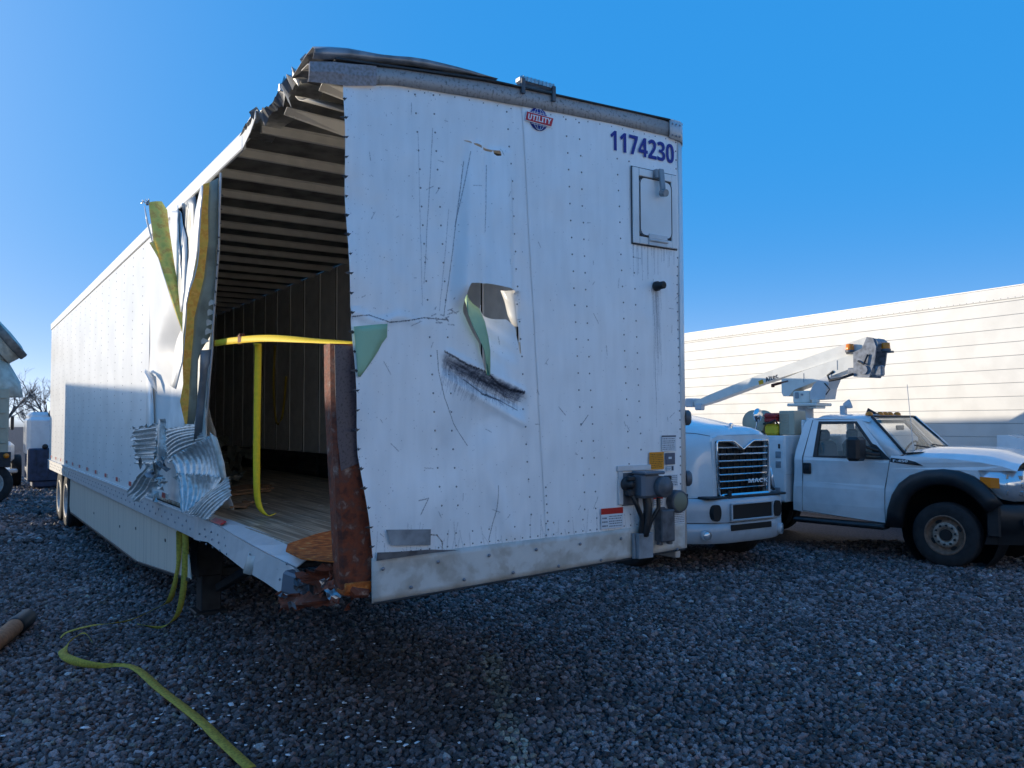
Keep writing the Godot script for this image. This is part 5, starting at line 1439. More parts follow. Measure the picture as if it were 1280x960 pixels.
func make_bucket_truck():
	var T := thing("bucket_truck", "white utility truck with folded bucket lift and black fender flares", "truck", Vector3(10.21, 0, -2.02), deg_to_rad(8.0))
	var xs := func(y: float, z: float) -> float:
		var f: float = 0.985 - 0.03 * smoothstep(0.75, 0.45, y) - 0.015 * smoothstep(0.98, 1.06, y) * smoothstep(1.5, 1.2, y)
		if y > 1.40: f = lerp(0.968, 0.80, (y - 1.40) / 0.60)
		return f - 0.05 * smoothstep(0.2, 0.9, z)
	for s in [-1.0, 1.0]:
		var q := MB.new(); side_shell(q, [Vector2(-2.19, 0.60), Vector2(-2.045, 0.58), Vector2(-2.02, 1.40), Vector2(-1.945, 1.93), Vector2(-1.90, 1.985), Vector2(-1.97, 1.99), Vector2(-2.06, 1.92), Vector2(-2.15, 1.50)], xs, s)
		part(T, "cab_corner", q, "truck_white")
		var d := MB.new(); side_shell(d, [Vector2(-2.035, 0.585), Vector2(-0.80, 0.515), Vector2(-0.785, 1.0), Vector2(-0.71, 1.40), Vector2(-2.01, 1.405)], xs, s, 0.05)
		side_shell(d, [Vector2(-2.01, 1.408), Vector2(-1.86, 1.408), Vector2(-1.83, 1.935), Vector2(-1.935, 1.96)], xs, s, 0.04)
		side_shell(d, [Vector2(-1.935, 1.96), Vector2(-1.83, 1.935), Vector2(-1.25, 1.937), Vector2(-1.19, 1.965)], xs, s, 0.04)
		side_shell(d, [Vector2(-1.19, 1.965), Vector2(-1.25, 1.937), Vector2(-0.80, 1.408), Vector2(-0.715, 1.408)], xs, s, 0.04)
		var dp := part(T, "door", d, "truck_white")
		var wf := MB.new()
		var xo := func(y: float, z: float) -> float: return xs.call(y, z) + 0.004
		side_shell(wf, [Vector2(-1.862, 1.408), Vector2(-1.80, 1.43), Vector2(-1.79, 1.90), Vector2(-1.835, 1.938)], xo, s, 0.02)
		side_shell(wf, [Vector2(-1.835, 1.938), Vector2(-1.79, 1.905), Vector2(-1.27, 1.905), Vector2(-1.245, 1.938)], xo, s, 0.02)
		side_shell(wf, [Vector2(-1.862, 1.405), Vector2(-0.80, 1.40), Vector2(-0.83, 1.432), Vector2(-1.80, 1.432)], xo, s, 0.02)
		side_shell(wf, [Vector2(-1.245, 1.938), Vector2(-1.27, 1.905), Vector2(-0.93, 1.50), Vector2(-0.80, 1.408)], xo, s, 0.02)
		part(dp, "window_seal", wf, "black_plastic")
		var gw := MB.new()
		var xg := func(y: float, z: float) -> float: return xs.call(y, z) - 0.02
		side_shell(gw, [Vector2(-1.82, 1.41), Vector2(-0.82, 1.405), Vector2(-1.26, 1.925), Vector2(-1.81, 1.925)], xg, s, 0.0)
		part(dp, "window_glass", gw, "glass")
		var dg := MB.new()
		var gp := []
		for q2 in [Vector2(-1.93, 1.962), Vector2(-2.01, 1.50), Vector2(-2.022, 1.40), Vector2(-2.03, 1.05), Vector2(-2.04, 0.60), Vector2(-1.4, 0.552), Vector2(-0.795, 0.515), Vector2(-0.788, 0.80), Vector2(-0.782, 1.0), Vector2(-0.745, 1.20), Vector2(-0.705, 1.40)]:
			gp.append(Vector3(s * (xs.call(q2.y, q2.x) + 0.001), q2.y, q2.x))
		dg.tube(gp, 0.0045, 5, false)
		part(dp, "door_gap", dg, "gasket")
		var hd := MB.new(); hd.box(Vector3(s * 0.982, 1.235, -1.95), Vector3(0.03, 0.165, 0.13), 0.012); hd.box(Vector3(s * 0.995, 1.245, -1.94), Vector3(0.02, 0.06, 0.09), 0.008)
		part(dp, "handle", hd, "black_plastic")
		var sf := MB.new(); side_shell(sf, [Vector2(-0.80, 1.402), Vector2(-0.70, 1.402), Vector2(-0.92, 1.60), Vector2(-0.98, 1.62)], xo, s, 0.02)
		part(dp, "mirror_base", sf, "black_plastic")
		var mr := MB.new(); mr.box(Vector3(s * 1.20, 1.55, -1.08), Vector3(0.26, 0.34, 0.20), 0.04); mr.bar(Vector3(s * 1.10, 1.50, -1.05), Vector3(s * 0.95, 1.47, -0.86), 0.05, 0.05, 0.012); mr.bar(Vector3(s * 1.10, 1.60, -1.05), Vector3(s * 0.95, 1.52, -0.88), 0.04, 0.04, 0.01)
		part(T, "mirror", mr, "black_plastic")
		var f := MB.new(); side_shell(f, [Vector2(-0.79, 0.52), Vector2(-0.68, 0.52), Vector2(-0.64, 0.86), Vector2(-0.42, 1.13), Vector2(-0.05, 1.24), Vector2(0.28, 1.21), Vector2(0.50, 1.05), Vector2(0.62, 0.90), Vector2(0.66, 0.90), Vector2(0.50, 1.06), Vector2(0.42, 1.30), Vector2(0.70, 1.305), Vector2(0.86, 1.305), Vector2(0.70, 1.36), Vector2(0.44, 1.405), Vector2(0.1, 1.435), Vector2(-0.3, 1.455), Vector2(-0.70, 1.46), Vector2(-0.775, 1.0)], xs, s)
		part(T, "fender", f, "truck_white")
		# flare
		var fl := MB.new(false)
		var G := []
		var outer := [Vector2(-0.77, 0.48), Vector2(-0.735, 0.72), Vector2(-0.67, 0.92), Vector2(-0.57, 1.08), Vector2(-0.42, 1.20), Vector2(-0.22, 1.275), Vector2(0.0, 1.30), Vector2(0.20, 1.285), Vector2(0.38, 1.22), Vector2(0.52, 1.11), Vector2(0.62, 0.99), Vector2(0.70, 0.88)]
		var inner := [Vector2(-0.54, 0.48), Vector2(-0.525, 0.66), Vector2(-0.48, 0.81), Vector2(-0.41, 0.93), Vector2(-0.30, 1.02), Vector2(-0.15, 1.08), Vector2(0.01, 1.10), Vector2(0.15, 1.085), Vector2(0.28, 1.03), Vector2(0.39, 0.95), Vector2(0.47, 0.86), Vector2(0.53, 0.76)]
		for k in outer.size():
			var o: Vector2 = outer[k]; var i: Vector2 = inner[k]
			var row := []
			for st in [[0.0, 0.97], [0.0, 1.02], [0.12, 1.065], [0.5, 1.085], [0.85, 1.075], [1.0, 1.05], [1.02, 0.90]]:
				var p := o.lerp(i, st[0])
				row.append(Vector3(s * (st[1] - 0.03 * smoothstep(0.3, 0.7, p.x)), p.y, p.x))
			G.append(row)
		fl.sheet(G, 0.004)
		part(T, "fender_flare", fl, "black_plastic")
		var lens := MB.new(false)
		var hp := [[s * 0.937, 0.42], [s * 0.935, 0.55], [s * 0.92, 0.68], [s * 0.87, 0.80], [s * 0.75, 0.875], [s * 0.62, 0.90]]
		var LG := []
		for k in hp.size():
			var t := k / 5.0
			LG.append([Vector3(hp[k][0], 1.305, hp[k][1]), Vector3(hp[k][0] + s * 0.008, 1.12, hp[k][1] + 0.01), Vector3(hp[k][0], lerp(1.12, 0.92, min(1.0, t * 2.2)), hp[k][1])])
		lens.sheet(LG, 0.01)
		var hl := part(T, "headlight", lens, "lamp_clear")
		var am := MB.new(); am.sheet([[Vector3(s * 0.953, 1.22, 0.44), Vector3(s * 0.955, 1.12, 0.45)], [Vector3(s * 0.952, 1.215, 0.56), Vector3(s * 0.956, 1.08, 0.57)], [Vector3(s * 0.936, 1.21, 0.66), Vector3(s * 0.938, 1.08, 0.665)]], 0.012)
		part(hl, "turn_signal", am, "amber")
		for k in 3:
			var rf := MB.new(); rf.bar(Vector3(s * 0.915, 1.23 - k * 0.10, 0.73), Vector3(s * 0.78, 1.22 - k * 0.10, 0.88), 0.02, 0.06, 0.006)
			part(hl, "reflector", rf, "chrome")
		var tr := MB.new(); tr.sheet([[Vector3(s * 0.94, 1.315, 0.40), Vector3(s * 0.955, 1.30, 0.40)], [Vector3(s * 0.90, 1.318, 0.70), Vector3(s * 0.92, 1.30, 0.71)], [Vector3(s * 0.62, 1.33, 0.92), Vector3(s * 0.62, 1.30, 0.93)]], 0.006)
		part(hl, "upper_trim", tr, "gasket")
		var bd := MB.new(); side_shell(bd, [Vector2(-0.70, 1.372), Vector2(-0.44, 1.345), Vector2(-0.26, 1.335), Vector2(-0.36, 1.385), Vector2(-0.50, 1.415), Vector2(-0.70, 1.43)], xo, s, 0.01)
		var bp := part(T, "side_badge", bd, "black_plastic")
		if s < 0.0:
			text_part(bp, "badge_lettering", "F-450", Vector3(-0.985, 1.392, -0.56), 0.035, 0.20, "print_white", Basis(Vector3.UP, -PI * 0.5))
		tyre(T, Vector3(s * 0.885, 0.43, 0.0), 0.43, 0.23, s, "rim")
		tyre(T, Vector3(s * 0.90, 0.43, -3.58), 0.43, 0.23, s, "rim")
		tyre(T, Vector3(s * 0.63, 0.43, -3.58), 0.43, 0.23, s, "rim")
		var hub := MB.new(false)
		hub.lathe([Vector2(0.165, s * 0.070), Vector2(0.16, s * 0.078), Vector2(0.095, s * 0.078), Vector2(0.09, s * 0.05), Vector2(0.08, s * 0.055), Vector2(0.0, s * 0.055)], Vector3(s * 0.885, 0.43, 0.0), Vector3.RIGHT, 28)
		var hb := part(T, "hub", hub, "hub")
		var nuts := MB.new()
		for k in 10:
			var a := TAU * k / 10.0 + 0.2
			var c := Vector3(s * 0.963, 0.43 + 0.127 * sin(a), 0.127 * cos(a))
			nuts.cyl(c, c + Vector3(s * 0.022, 0, 0), 0.017, 0.013, 6)
		part(hb, "lug_nuts", nuts, "steel_dark", "", true)
		var hc := MB.new(); hc.cyl(Vector3(s * 0.90, 0.43, 0), Vector3(s * 0.965, 0.43, 0), 0.082, 0.075, 20)
		part(hb, "hub_bore", hc, "black")
		var hh := MB.new()
		for k in 4:
			var a := TAU * k / 4.0 + 0.5
			var c := Vector3(s * 0.936, 0.43 + 0.19 * sin(a), 0.19 * cos(a))
			var t := Vector3(0, cos(a), -sin(a))
			var pts := []
			for m in 12:
				var aa := TAU * m / 12.0
				pts.append(c + t * 0.045 * cos(aa) + Vector3(0, sin(a), cos(a)) * 0.022 * sin(aa))
			for m in 10: hh.tri(pts[0], pts[m + 1], pts[m + 2] if m < 10 else pts[0])
		part(hb, "hand_holes", hh, "black")
		var rb := MB.new(); rb.box(Vector3(s * 1.0, 0.47, -1.44), Vector3(0.24, 0.07, 1.38), 0.025)
		part(T, "running_board", rb, "black_plastic")
		# inner wheel well
		var ww := MB.new(false); ww.lathe([Vector2(0.62, -0.02), Vector2(0.62, -0.45), Vector2(0.0, -0.45)], Vector3(s * 0.93, 0.50, 0.02), Vector3(s, 0, 0), 24)
		part(T, "wheel_well", ww, "black")
	# roof, pillars, hood
	var rf := MB.new(false)
	var RG := []
	for j in 13:
		var z: float = lerp(-2.04, -1.06, j / 12.0)
		var row := []
		for i in 17:
			var x: float = lerp(-0.815, 0.815, i / 16.0)
			var e: float = abs(x) / 0.815
			var y: float = 2.055 - 0.085 * pow(e, 4.0) - 0.09 * smoothstep(-1.85, -2.04, z) - 0.045 * smoothstep(-1.30, -1.06, z)
			row.append(Vector3(x, y, z))
		RG.append(row)
	rf.sheet(RG, -0.02)
	part(T, "roof", rf, "truck_white")
	for s in [-1.0, 1.0]:
		var pz := MB.new(false)
		pz.ribbon([[Vector3(s * 0.805, 1.965, -1.19), Vector3(s * 0.70, 2.005, -1.06)], [Vector3(s * 0.88, 1.70, -0.95), Vector3(s * 0.765, 1.75, -0.80)], [Vector3(s * 0.965, 1.41, -0.71), Vector3(s * 0.82, 1.50, -0.55)]], 0.03, 2)
		part(T, "windshield_pillar", pz, "truck_white")
	var wsx := MB.new(false)
	var WG := []
	for j in 7:
		var t := j / 6.0
		var row := []
		for i in 13:
			var u := i / 6.0 - 1.0
			row.append(Vector3(u * lerp(0.71, 0.84, t), lerp(2.005, 1.495, t), lerp(-1.07, -0.56, t) + 0.14 * (1.0 - u * u) * (0.5 + 0.5 * t)))
		WG.append(row)
	wsx.sheet(WG, 0.0)
	part(T, "windshield", wsx, "glass")
	var wb := MB.new(false)
	var edge := []
	for i in 13: edge.append(WG[0][i] + Vector3(0, 0.003, 0))
	wb.tube(edge, 0.018, 6)
	edge = []
	for j in 7: edge.append(WG[j][0])
	wb.tube(edge, 0.02, 6)
	edge = []
	for j in 7: edge.append(WG[j][12])
	wb.tube(edge, 0.02, 6)
	part(T, "windshield_seal", wb, "black_plastic")
	var cw := MB.new(false)
	var CG := []
	for i in 13:
		var u := i / 6.0 - 1.0
		CG.append([WG[6][i] + Vector3(0, -0.01, -0.02), WG[6][i] + Vector3(0, 0.0, 0.06), WG[6][i] + Vector3(0, 0.012, 0.20)])
	cw.sheet(CG, 0.01)
	part(T, "cowl", cw, "black_plastic")
	for x in [-0.35, 0.25]:
		var wi := MB.new(); wi.tube([Vector3(x + 0.5, 1.53, -0.50), Vector3(x + 0.1, 1.56, -0.455), Vector3(x - 0.25, 1.60, -0.52)], 0.010, 6)
		part(T, "wiper", wi, "black")
	var hd := MB.new(false)
	var HG := []
	for j in 15:
		var z: float = lerp(-0.60, 0.86, j / 14.0)
		var row := []
		for i in 21:
			var u := i / 10.0 - 1.0
			var hw: float = lerp(0.955, 0.915, smoothstep(-0.3, 0.9, z))
			var x: float = u * hw
			var yc: float = 1.565 - 0.04 * smoothstep(0.0, 0.9, z) - 0.08 * smoothstep(0.45, 0.90, z) - 0.03 * smoothstep(-0.3, -0.6, z)
			var y: float = yc - 0.055 * smoothstep(0.55, 0.80, abs(u)) - 0.10 * smoothstep(0.84, 1.0, abs(u)) * 0.9
			if abs(u) < 0.5: y += 0.012 * smoothstep(0.5, 0.42, abs(u))
			var zz := z + (0.10 * (1.0 - u * u) if j < 3 else 0.0) * (1.0 - j / 3.0)
			row.append(Vector3(x, y, zz))
		HG.append(row)
	hd.sheet(HG, -0.015)
	part(T, "hood", hd, "truck_white")
	var fr := MB.new()
	for k in 4: fr.box(Vector3(0, 1.24 - k * 0.10, 0.93), Vector3(1.16, 0.05, 0.05), 0.012)
	fr.box(Vector3(0, 1.33, 0.92), Vector3(1.22, 0.05, 0.06), 0.015); fr.box(Vector3(-0.60, 1.1, 0.92), Vector3(0.04, 0.42, 0.06), 0.01); fr.box(Vector3(0.60, 1.1, 0.92), Vector3(0.04, 0.42, 0.06), 0.01)
	part(T, "grille", fr, "black_plastic")
	var rad := MB.new(); rad.box(Vector3(0, 1.1, 0.84), Vector3(1.2, 0.46, 0.05), 0.0)
	part(T, "radiator", rad, "black")
	var bm := MB.new(false)
	var BG := []
	for i in 17:
		var u := i / 8.0 - 1.0
		var x: float = u * 1.01
		var z: float = 1.06 - 0.40 * pow(abs(u), 5.0) - 0.08 * u * u
		BG.append([Vector3(x, 0.88, z - 0.06), Vector3(x, 0.86, z), Vector3(x, 0.70, z + 0.015), Vector3(x, 0.56, z), Vector3(x, 0.53, z - 0.05), Vector3(x * 0.97, 0.46, z - 0.07), Vector3(x * 0.97, 0.36, z - 0.10)])
	bm.sheet(BG, -0.03)
	var bmp := part(T, "bumper", bm, "black_plastic")
	for s in [-1.0, 1.0]:
		var fo := MB.new(); fo.box(Vector3(s * 0.80, 0.66, 0.93), Vector3(0.16, 0.09, 0.06), 0.015)
		part(bmp, "fog_lamp", fo, "grey_box")
		var be := MB.new(); be.box(Vector3(s * 0.985, 0.66, 0.60), Vector3(0.05, 0.40, 0.16), 0.02)
		part(bmp, "bumper_end", be, "black_plastic")
	# cab interior
	var cabf := MB.new(); cabf.box(Vector3(0, 0.62, -1.35), Vector3(1.86, 0.06, 1.5), 0.0); cabf.box(Vector3(0, 0.98, -0.66), Vector3(1.84, 0.80, 0.04), 0.0); cabf.box(Vector3(0, 1.02, -2.15), Vector3(1.84, 0.84, 0.04), 0.0)
	part(T, "cab_floor", cabf, "dash")
	var ds := MB.new(); ds.box(Vector3(0, 1.36, -0.74), Vector3(1.7, 0.22, 0.34), 0.06)
	part(T, "dashboard", ds, "dash")
	for x in [-0.46, 0.46]:
		var s := MB.new(); s.box(Vector3(x, 1.0, -1.60), Vector3(0.55, 0.18, 0.52), 0.05); s.box(Vector3(x, 1.34, -1.90), Vector3(0.54, 0.60, 0.16), 0.06, Basis(Vector3.RIGHT, -0.15)); s.box(Vector3(x, 1.72, -1.95), Vector3(0.28, 0.18, 0.10), 0.04)
		part(T, "seat", s, "seat")
	var swh := MB.new(false)
	var sp := []
	var sb := Basis(Vector3.RIGHT, 0.45)
	for k in 25:
		var a := TAU * k / 24.0
		sp.append(Vector3(0.42, 1.46, -1.02) + sb * Vector3(0.19 * cos(a), 0.19 * sin(a), 0))
	swh.tube(sp, 0.016, 6, false)
	part(T, "steering_wheel", swh, "black_plastic")
	var rw := MB.new(); rw.box(Vector3(-0.72, 1.70, -2.10), Vector3(0.22, 0.52, 0.04), 0.01); rw.box(Vector3(0.72, 1.70, -2.10), Vector3(0.22, 0.52, 0.04), 0.01); rw.box(Vector3(0, 1.94, -2.06), Vector3(1.5, 0.10, 0.04), 0.01); rw.box(Vector3(0, 1.42, -2.13), Vector3(1.8, 0.10, 0.04), 0.01)
	part(T, "cab_back", rw, "truck_white")
	var bg := MB.new(); bg.box(Vector3(0, 1.68, -2.09), Vector3(1.24, 0.44, 0.006), 0.0)
	part(T, "rear_window", bg, "glass")
	var rm := MB.new(); rm.box(Vector3(0, 1.84, -0.98), Vector3(0.24, 0.07, 0.03), 0.01)
	part(T, "inside_mirror", rm, "black_plastic")
	for x in [-0.52, -0.16, 0.0, 0.16, 0.42]:
		var c := MB.new(false); c.lathe([Vector2(0.055, 0.0), Vector2(0.05, 0.03), Vector2(0.03, 0.05), Vector2(0, 0.055)], Vector3(x, 2.025, -1.20), Vector3.UP, 14)
		part(T, "roof_marker", c, "amber")
	var fin := MB.new(); fin.prism([Vector2(-0.10, 0), Vector2(0.10, 0), Vector2(-0.06, 0.09)], Vector3(-0.26, 2.045, -1.28), Vector3.BACK, Vector3.UP, Vector3(0.02, 0, 0))
	part(T, "roof_fin", fin, "black_plastic")
	var sl := MB.new(false); sl.lathe([Vector2(0.0, 0.0), Vector2(0.04, 0.01), Vector2(0.07, 0.09), Vector2(0.072, 0.12), Vector2(0, 0.11)], Vector3(-0.15, 2.17, -1.78), Vector3(0.5, 0.35, 0.79).normalized(), 18)
	sl.smooth(false); sl.box(Vector3(-0.15, 2.10, -1.78), Vector3(0.09, 0.16, 0.08), 0.01)
	part(T, "spot_lamp", sl, "light_grey")
	var an := MB.new(); an.tube([Vector3(-0.80, 1.45, -0.45), Vector3(-0.80, 2.45, -0.52)], 0.004, 5)
	part(T, "aerial", an, "light_grey")
	# chassis
	for x in [-0.42, 0.42]:
		var b := MB.new(); b.box(Vector3(x, 0.62, -2.6), Vector3(0.08, 0.2, 7.0), 0.01)
		part(T, "frame_rail", b, "steel_dark")
	for z in [0.0, -3.58]:
		var b := MB.new(); b.cyl(Vector3(-0.85, 0.43, z), Vector3(0.85, 0.43, z), 0.06)
		part(T, "axle", b, "steel_dark")
	# utility body
	for s in [-1.0, 1.0]:
		var b := MB.new()
		b.box(Vector3(s * 0.86, 1.42, -4.22), Vector3(0.44, 0.60, 3.95), 0.012)
		b.box(Vector3(s * 0.86, 0.93, -2.68), Vector3(0.44, 0.44, 0.86), 0.012); b.box(Vector3(s * 0.86, 0.93, -5.3), Vector3(0.44, 0.44, 1.8), 0.012)
		var bx := part(T, "side_compartment", b, "truck_white")
		var zz := -2.26
		for w in [0.34, 0.52, 0.95, 0.95, 0.95]:
			var hgt := 0.94 if w < 0.6 else 0.52
			var dd := MB.new(); dd.box(Vector3(s * 1.083, 1.69 - hgt * 0.5 - 0.02, zz - w * 0.5), Vector3(0.014, hgt, w - 0.012), 0.006)
			part(bx, "compartment_door", dd, "truck_white")
			zz -= w
		for hz in [[-2.36, 1.43, 0.09], [-2.36, 1.28, 0.09], [-2.40, 0.88, 0.13]]:
			var l := MB.new(); l.box(Vector3(s * 1.094, hz[1], hz[0]), Vector3(0.012, 0.10, hz[2]), 0.004)
			part(bx, "latch", l, "blue_grey")
		var l2 := MB.new(); l2.box(Vector3(s * 1.098, 1.56, -2.34), Vector3(0.02, 0.07, 0.03), 0.006); l2.box(Vector3(s * 1.098, 1.45, -2.58), Vector3(0.02, 0.035, 0.05), 0.006); l2.box(Vector3(s * 1.098, 0.92, -2.58), Vector3(0.02, 0.035, 0.05), 0.006)
		part(bx, "hinge", l2, "steel_dark")
	var bf := MB.new(); bf.box(Vector3(0, 1.0, -4.2), Vector3(1.30, 0.08, 4.0), 0.01); bf.box(Vector3(0, 1.35, -2.24), Vector3(1.3, 0.70, 0.04), 0.01)
	part(T, "bed_floor", bf, "light_grey")
	# lift
	var pd := MB.new(false); pd.lathe([Vector2(0.16, 1.04), Vector2(0.15, 1.9), Vector2(0.125, 2.0), Vector2(0.125, 2.19)], Vector3(0, 0, -2.50), Vector3.UP, 24)
	part(T, "pedestal", pd, "light_grey")
	var tb := MB.new(); tb.box(Vector3(0, 2.205, -2.43), Vector3(0.50, 0.05, 0.52), 0.012); tb.box(Vector3(0.0, 2.33, -2.48), Vector3(0.34, 0.20, 0.30), 0.02); tb.cyl(Vector3(-0.18, 2.235, -2.22), Vector3(-0.18, 2.29, -2.22), 0.06); tb.box(Vector3(-0.05, 2.16, -2.28), Vector3(0.3, 0.04, 0.16), 0.01)
	var tbp := part(T, "turret", tb, "boom_white")
	var pn := MB.new(); pn.box(Vector3(-0.175, 2.36, -2.55), Vector3(0.012, 0.10, 0.06), 0.003); pn.box(Vector3(-0.175, 2.37, -2.46), Vector3(0.012, 0.03, 0.04), 0.003)
	part(tbp, "control_panel", pn, "print_grey")
	var ub := MB.new(); ub.prism([Vector2(-4.62, 2.295), Vector2(-4.32, 2.405), Vector2(-3.36, 2.71), Vector2(-1.82, 3.125), Vector2(-1.42, 3.225), Vector2(-1.36, 3.20), Vector2(-1.36, 3.04), Vector2(-1.76, 2.945), Vector2(-2.44, 2.77), Vector2(-3.28, 2.565), Vector2(-4.24, 2.285), Vector2(-4.60, 2.20)], Vector3(-0.11, 0, 0), Vector3.BACK, Vector3.UP, Vector3(0.22, 0, 0))
	var ubp := part(T, "upper_boom", ub, "boom_white")
	text_part(ubp, "boom_lettering", "Altec", Vector3(-0.113, 2.668, -3.04), 0.082, 0.24, "print_black", Basis(Vector3.UP, -PI * 0.5) * Basis(Vector3.BACK, 0.26), "Droid Sans", true, 0.004)
	var lgq := MB.new(); lgq.box(Vector3(-0.112, 2.60, -3.24), Vector3(0.006, 0.07, 0.085), 0.0, Basis(Vector3.RIGHT, -0.28))
	part(ubp, "logo_square", lgq, "sticker_yellow")
	var lo := MB.new(); lo.prism([Vector2(-2.83, 2.41), Vector2(-2.83, 2.63), Vector2(-2.44, 2.755), Vector2(-1.76, 2.935), Vector2(-1.58, 2.985), Vector2(-1.58, 2.77), Vector2(-2.60, 2.455), Vector2(-2.70, 2.35), Vector2(-2.80, 2.35)], Vector3(-0.16, 0, 0), Vector3.BACK, Vector3.UP, Vector3(0.32, 0, 0))
	part(T, "lower_boom", lo, "boom_white")
	for z in [-2.43, -1.86]:
		var jn := MB.new(); jn.box(Vector3(-0.162, 2.64 + (z + 2.43) * 0.31, z), Vector3(0.006, 0.15, 0.008), 0.0)
		part(T, "boom_joint", jn, "print_grey")
	var sm := MB.new(); sm.bar(Vector3(-0.14, 2.545, -3.0), Vector3(-0.14, 2.60, -2.70), 0.04, 0.04, 0.006); sm.box(Vector3(-0.14, 2.535, -3.0), Vector3(0.05, 0.06, 0.05), 0.01)
	part(T, "boom_rest", sm, "rust")
	var ar := MB.new(); ar.prism([Vector2(-2.32, 2.28), Vector2(-2.32, 2.42), Vector2(-2.26, 2.53), Vector2(-2.15, 2.61), Vector2(-1.96, 2.68), Vector2(-1.98, 2.58), Vector2(-2.04, 2.45), Vector2(-2.07, 2.29)], Vector3(-0.17, 0, 0), Vector3.BACK, Vector3.UP, Vector3(0.34, 0, 0))
	part(T, "boom_knuckle", ar, "light_grey")
	var el := MB.new()
	el.prism([Vector2(-1.58, 2.62), Vector2(-1.58, 3.00), Vector2(-1.44, 3.05), Vector2(-1.36, 3.22), Vector2(-1.27, 3.20), Vector2(-1.22, 3.06), Vector2(-1.26, 2.80), Vector2(-1.34, 2.60)], Vector3(-0.20, 0, 0), Vector3.BACK, Vector3.UP, Vector3(0.03, 0, 0))
	el.prism([Vector2(-1.58, 2.62), Vector2(-1.58, 3.00), Vector2(-1.44, 3.05), Vector2(-1.36, 3.22), Vector2(-1.27, 3.20), Vector2(-1.22, 3.06), Vector2(-1.26, 2.80), Vector2(-1.34, 2.60)], Vector3(0.17, 0, 0), Vector3.BACK, Vector3.UP, Vector3(0.03, 0, 0))
	el.cyl(Vector3(-0.18, 3.10, -1.30), Vector3(0.18, 3.10, -1.30), 0.10); el.cyl(Vector3(-0.23, 2.72, -1.42), Vector3(0.2, 2.72, -1.42), 0.07); el.box(Vector3(-0.1, 2.70, -1.22), Vector3(0.12, 0.16, 0.12), 0.02); el.box(Vector3(-0.16, 2.70, -1.62), Vector3(0.08, 0.12, 0.12), 0.015)
	part(T, "boom_elbow", el, "elbow")
	var ho := MB.new(false)
	ho.tube([Vector3(-0.22, 2.66, -1.58), Vector3(-0.21, 2.60, -1.80), Vector3(-0.18, 2.58, -1.98), Vector3(-0.16, 2.66, -2.02), Vector3(-0.16, 2.72, -1.92)], 0.022, 8)
	ho.tube([Vector3(-0.21, 2.86, -1.50), Vector3(-0.24, 2.80, -1.40), Vector3(-0.22, 2.95, -1.34)], 0.015, 8)
	ho.tube([Vector3(-0.19, 2.54, -2.06), Vector3(-0.22, 2.44, -1.96), Vector3(-0.19, 2.36, -2.04)], 0.010, 6)
	part(T, "hose", ho, "black_plastic")
	for a in [Vector3(-0.16, 3.04, -1.65), Vector3(-0.05, 3.03, -1.14)]:
		var bl := MB.new(false); bl.lathe([Vector2(0.06, 0.0), Vector2(0.062, 0.02), Vector2(0.055, 0.09), Vector2(0, 0.10)], a, Vector3.UP, 16)
		var blp := part(T, "beacon", bl, "amber")
		var bs := MB.new(); bs.cyl(a - Vector3(0, 0.035, 0), a, 0.07); bs.box(a + Vector3(0.0, -0.05, 0.03), Vector3(0.06, 0.03, 0.16), 0.005)
		part(blp, "base", bs, "grey_box")
	var bt := MB.new(); bt.box(Vector3(0, 2.28, -4.72), Vector3(0.30, 0.16, 0.16), 0.02); bt.box(Vector3(-0.1, 2.20, -4.5), Vector3(0.14, 0.12, 0.14), 0.02)
	part(T, "boom_tip", bt, "light_grey")
	# carried tools
	var re := MB.new(false); re.lathe([Vector2(0, -0.16), Vector2(0.20, -0.16), Vector2(0.20, -0.13), Vector2(0.17, -0.13), Vector2(0.17, 0.13), Vector2(0.20, 0.13), Vector2(0.20, 0.16), Vector2(0, 0.16)], Vector3(-0.72, 1.92, -2.92), Vector3.RIGHT, 28)
	part(T, "hose_reel", re, "tan")
	var bx := MB.new(); bx.box(Vector3(-0.62, 1.915, -2.38), Vector3(0.36, 0.38, 0.26), 0.012)
	for k in 8: bx.box(Vector3(-0.805, 1.77 + k * 0.04, -2.42), Vector3(0.012, 0.012, 0.16), 0.002)
	part(T, "louvred_cabinet", bx, "tan")
	var yb := MB.new(); yb.box(Vector3(-0.74, 1.81, -2.62), Vector3(0.30, 0.18, 0.22), 0.04)
	part(T, "tool_case", yb, "tool_yellow", "yellow tool case")
	var rd := MB.new(); rd.box(Vector3(-0.74, 2.03, -2.62), Vector3(0.30, 0.08, 0.22), 0.025); rd.box(Vector3(-0.74, 1.96, -2.62), Vector3(0.28, 0.06, 0.20), 0.01)
	part(T, "tool_case", rd, "tool_red", "red tool case")
	var dk := MB.new(false); dk.tube([Vector3(-0.90, 1.90, -2.72), Vector3(-0.91, 1.92, -2.60), Vector3(-0.90, 1.96, -2.52), Vector3(-0.86, 1.90, -2.50)], 0.016, 6)
	part(T, "coiled_hose", dk, "black_plastic")

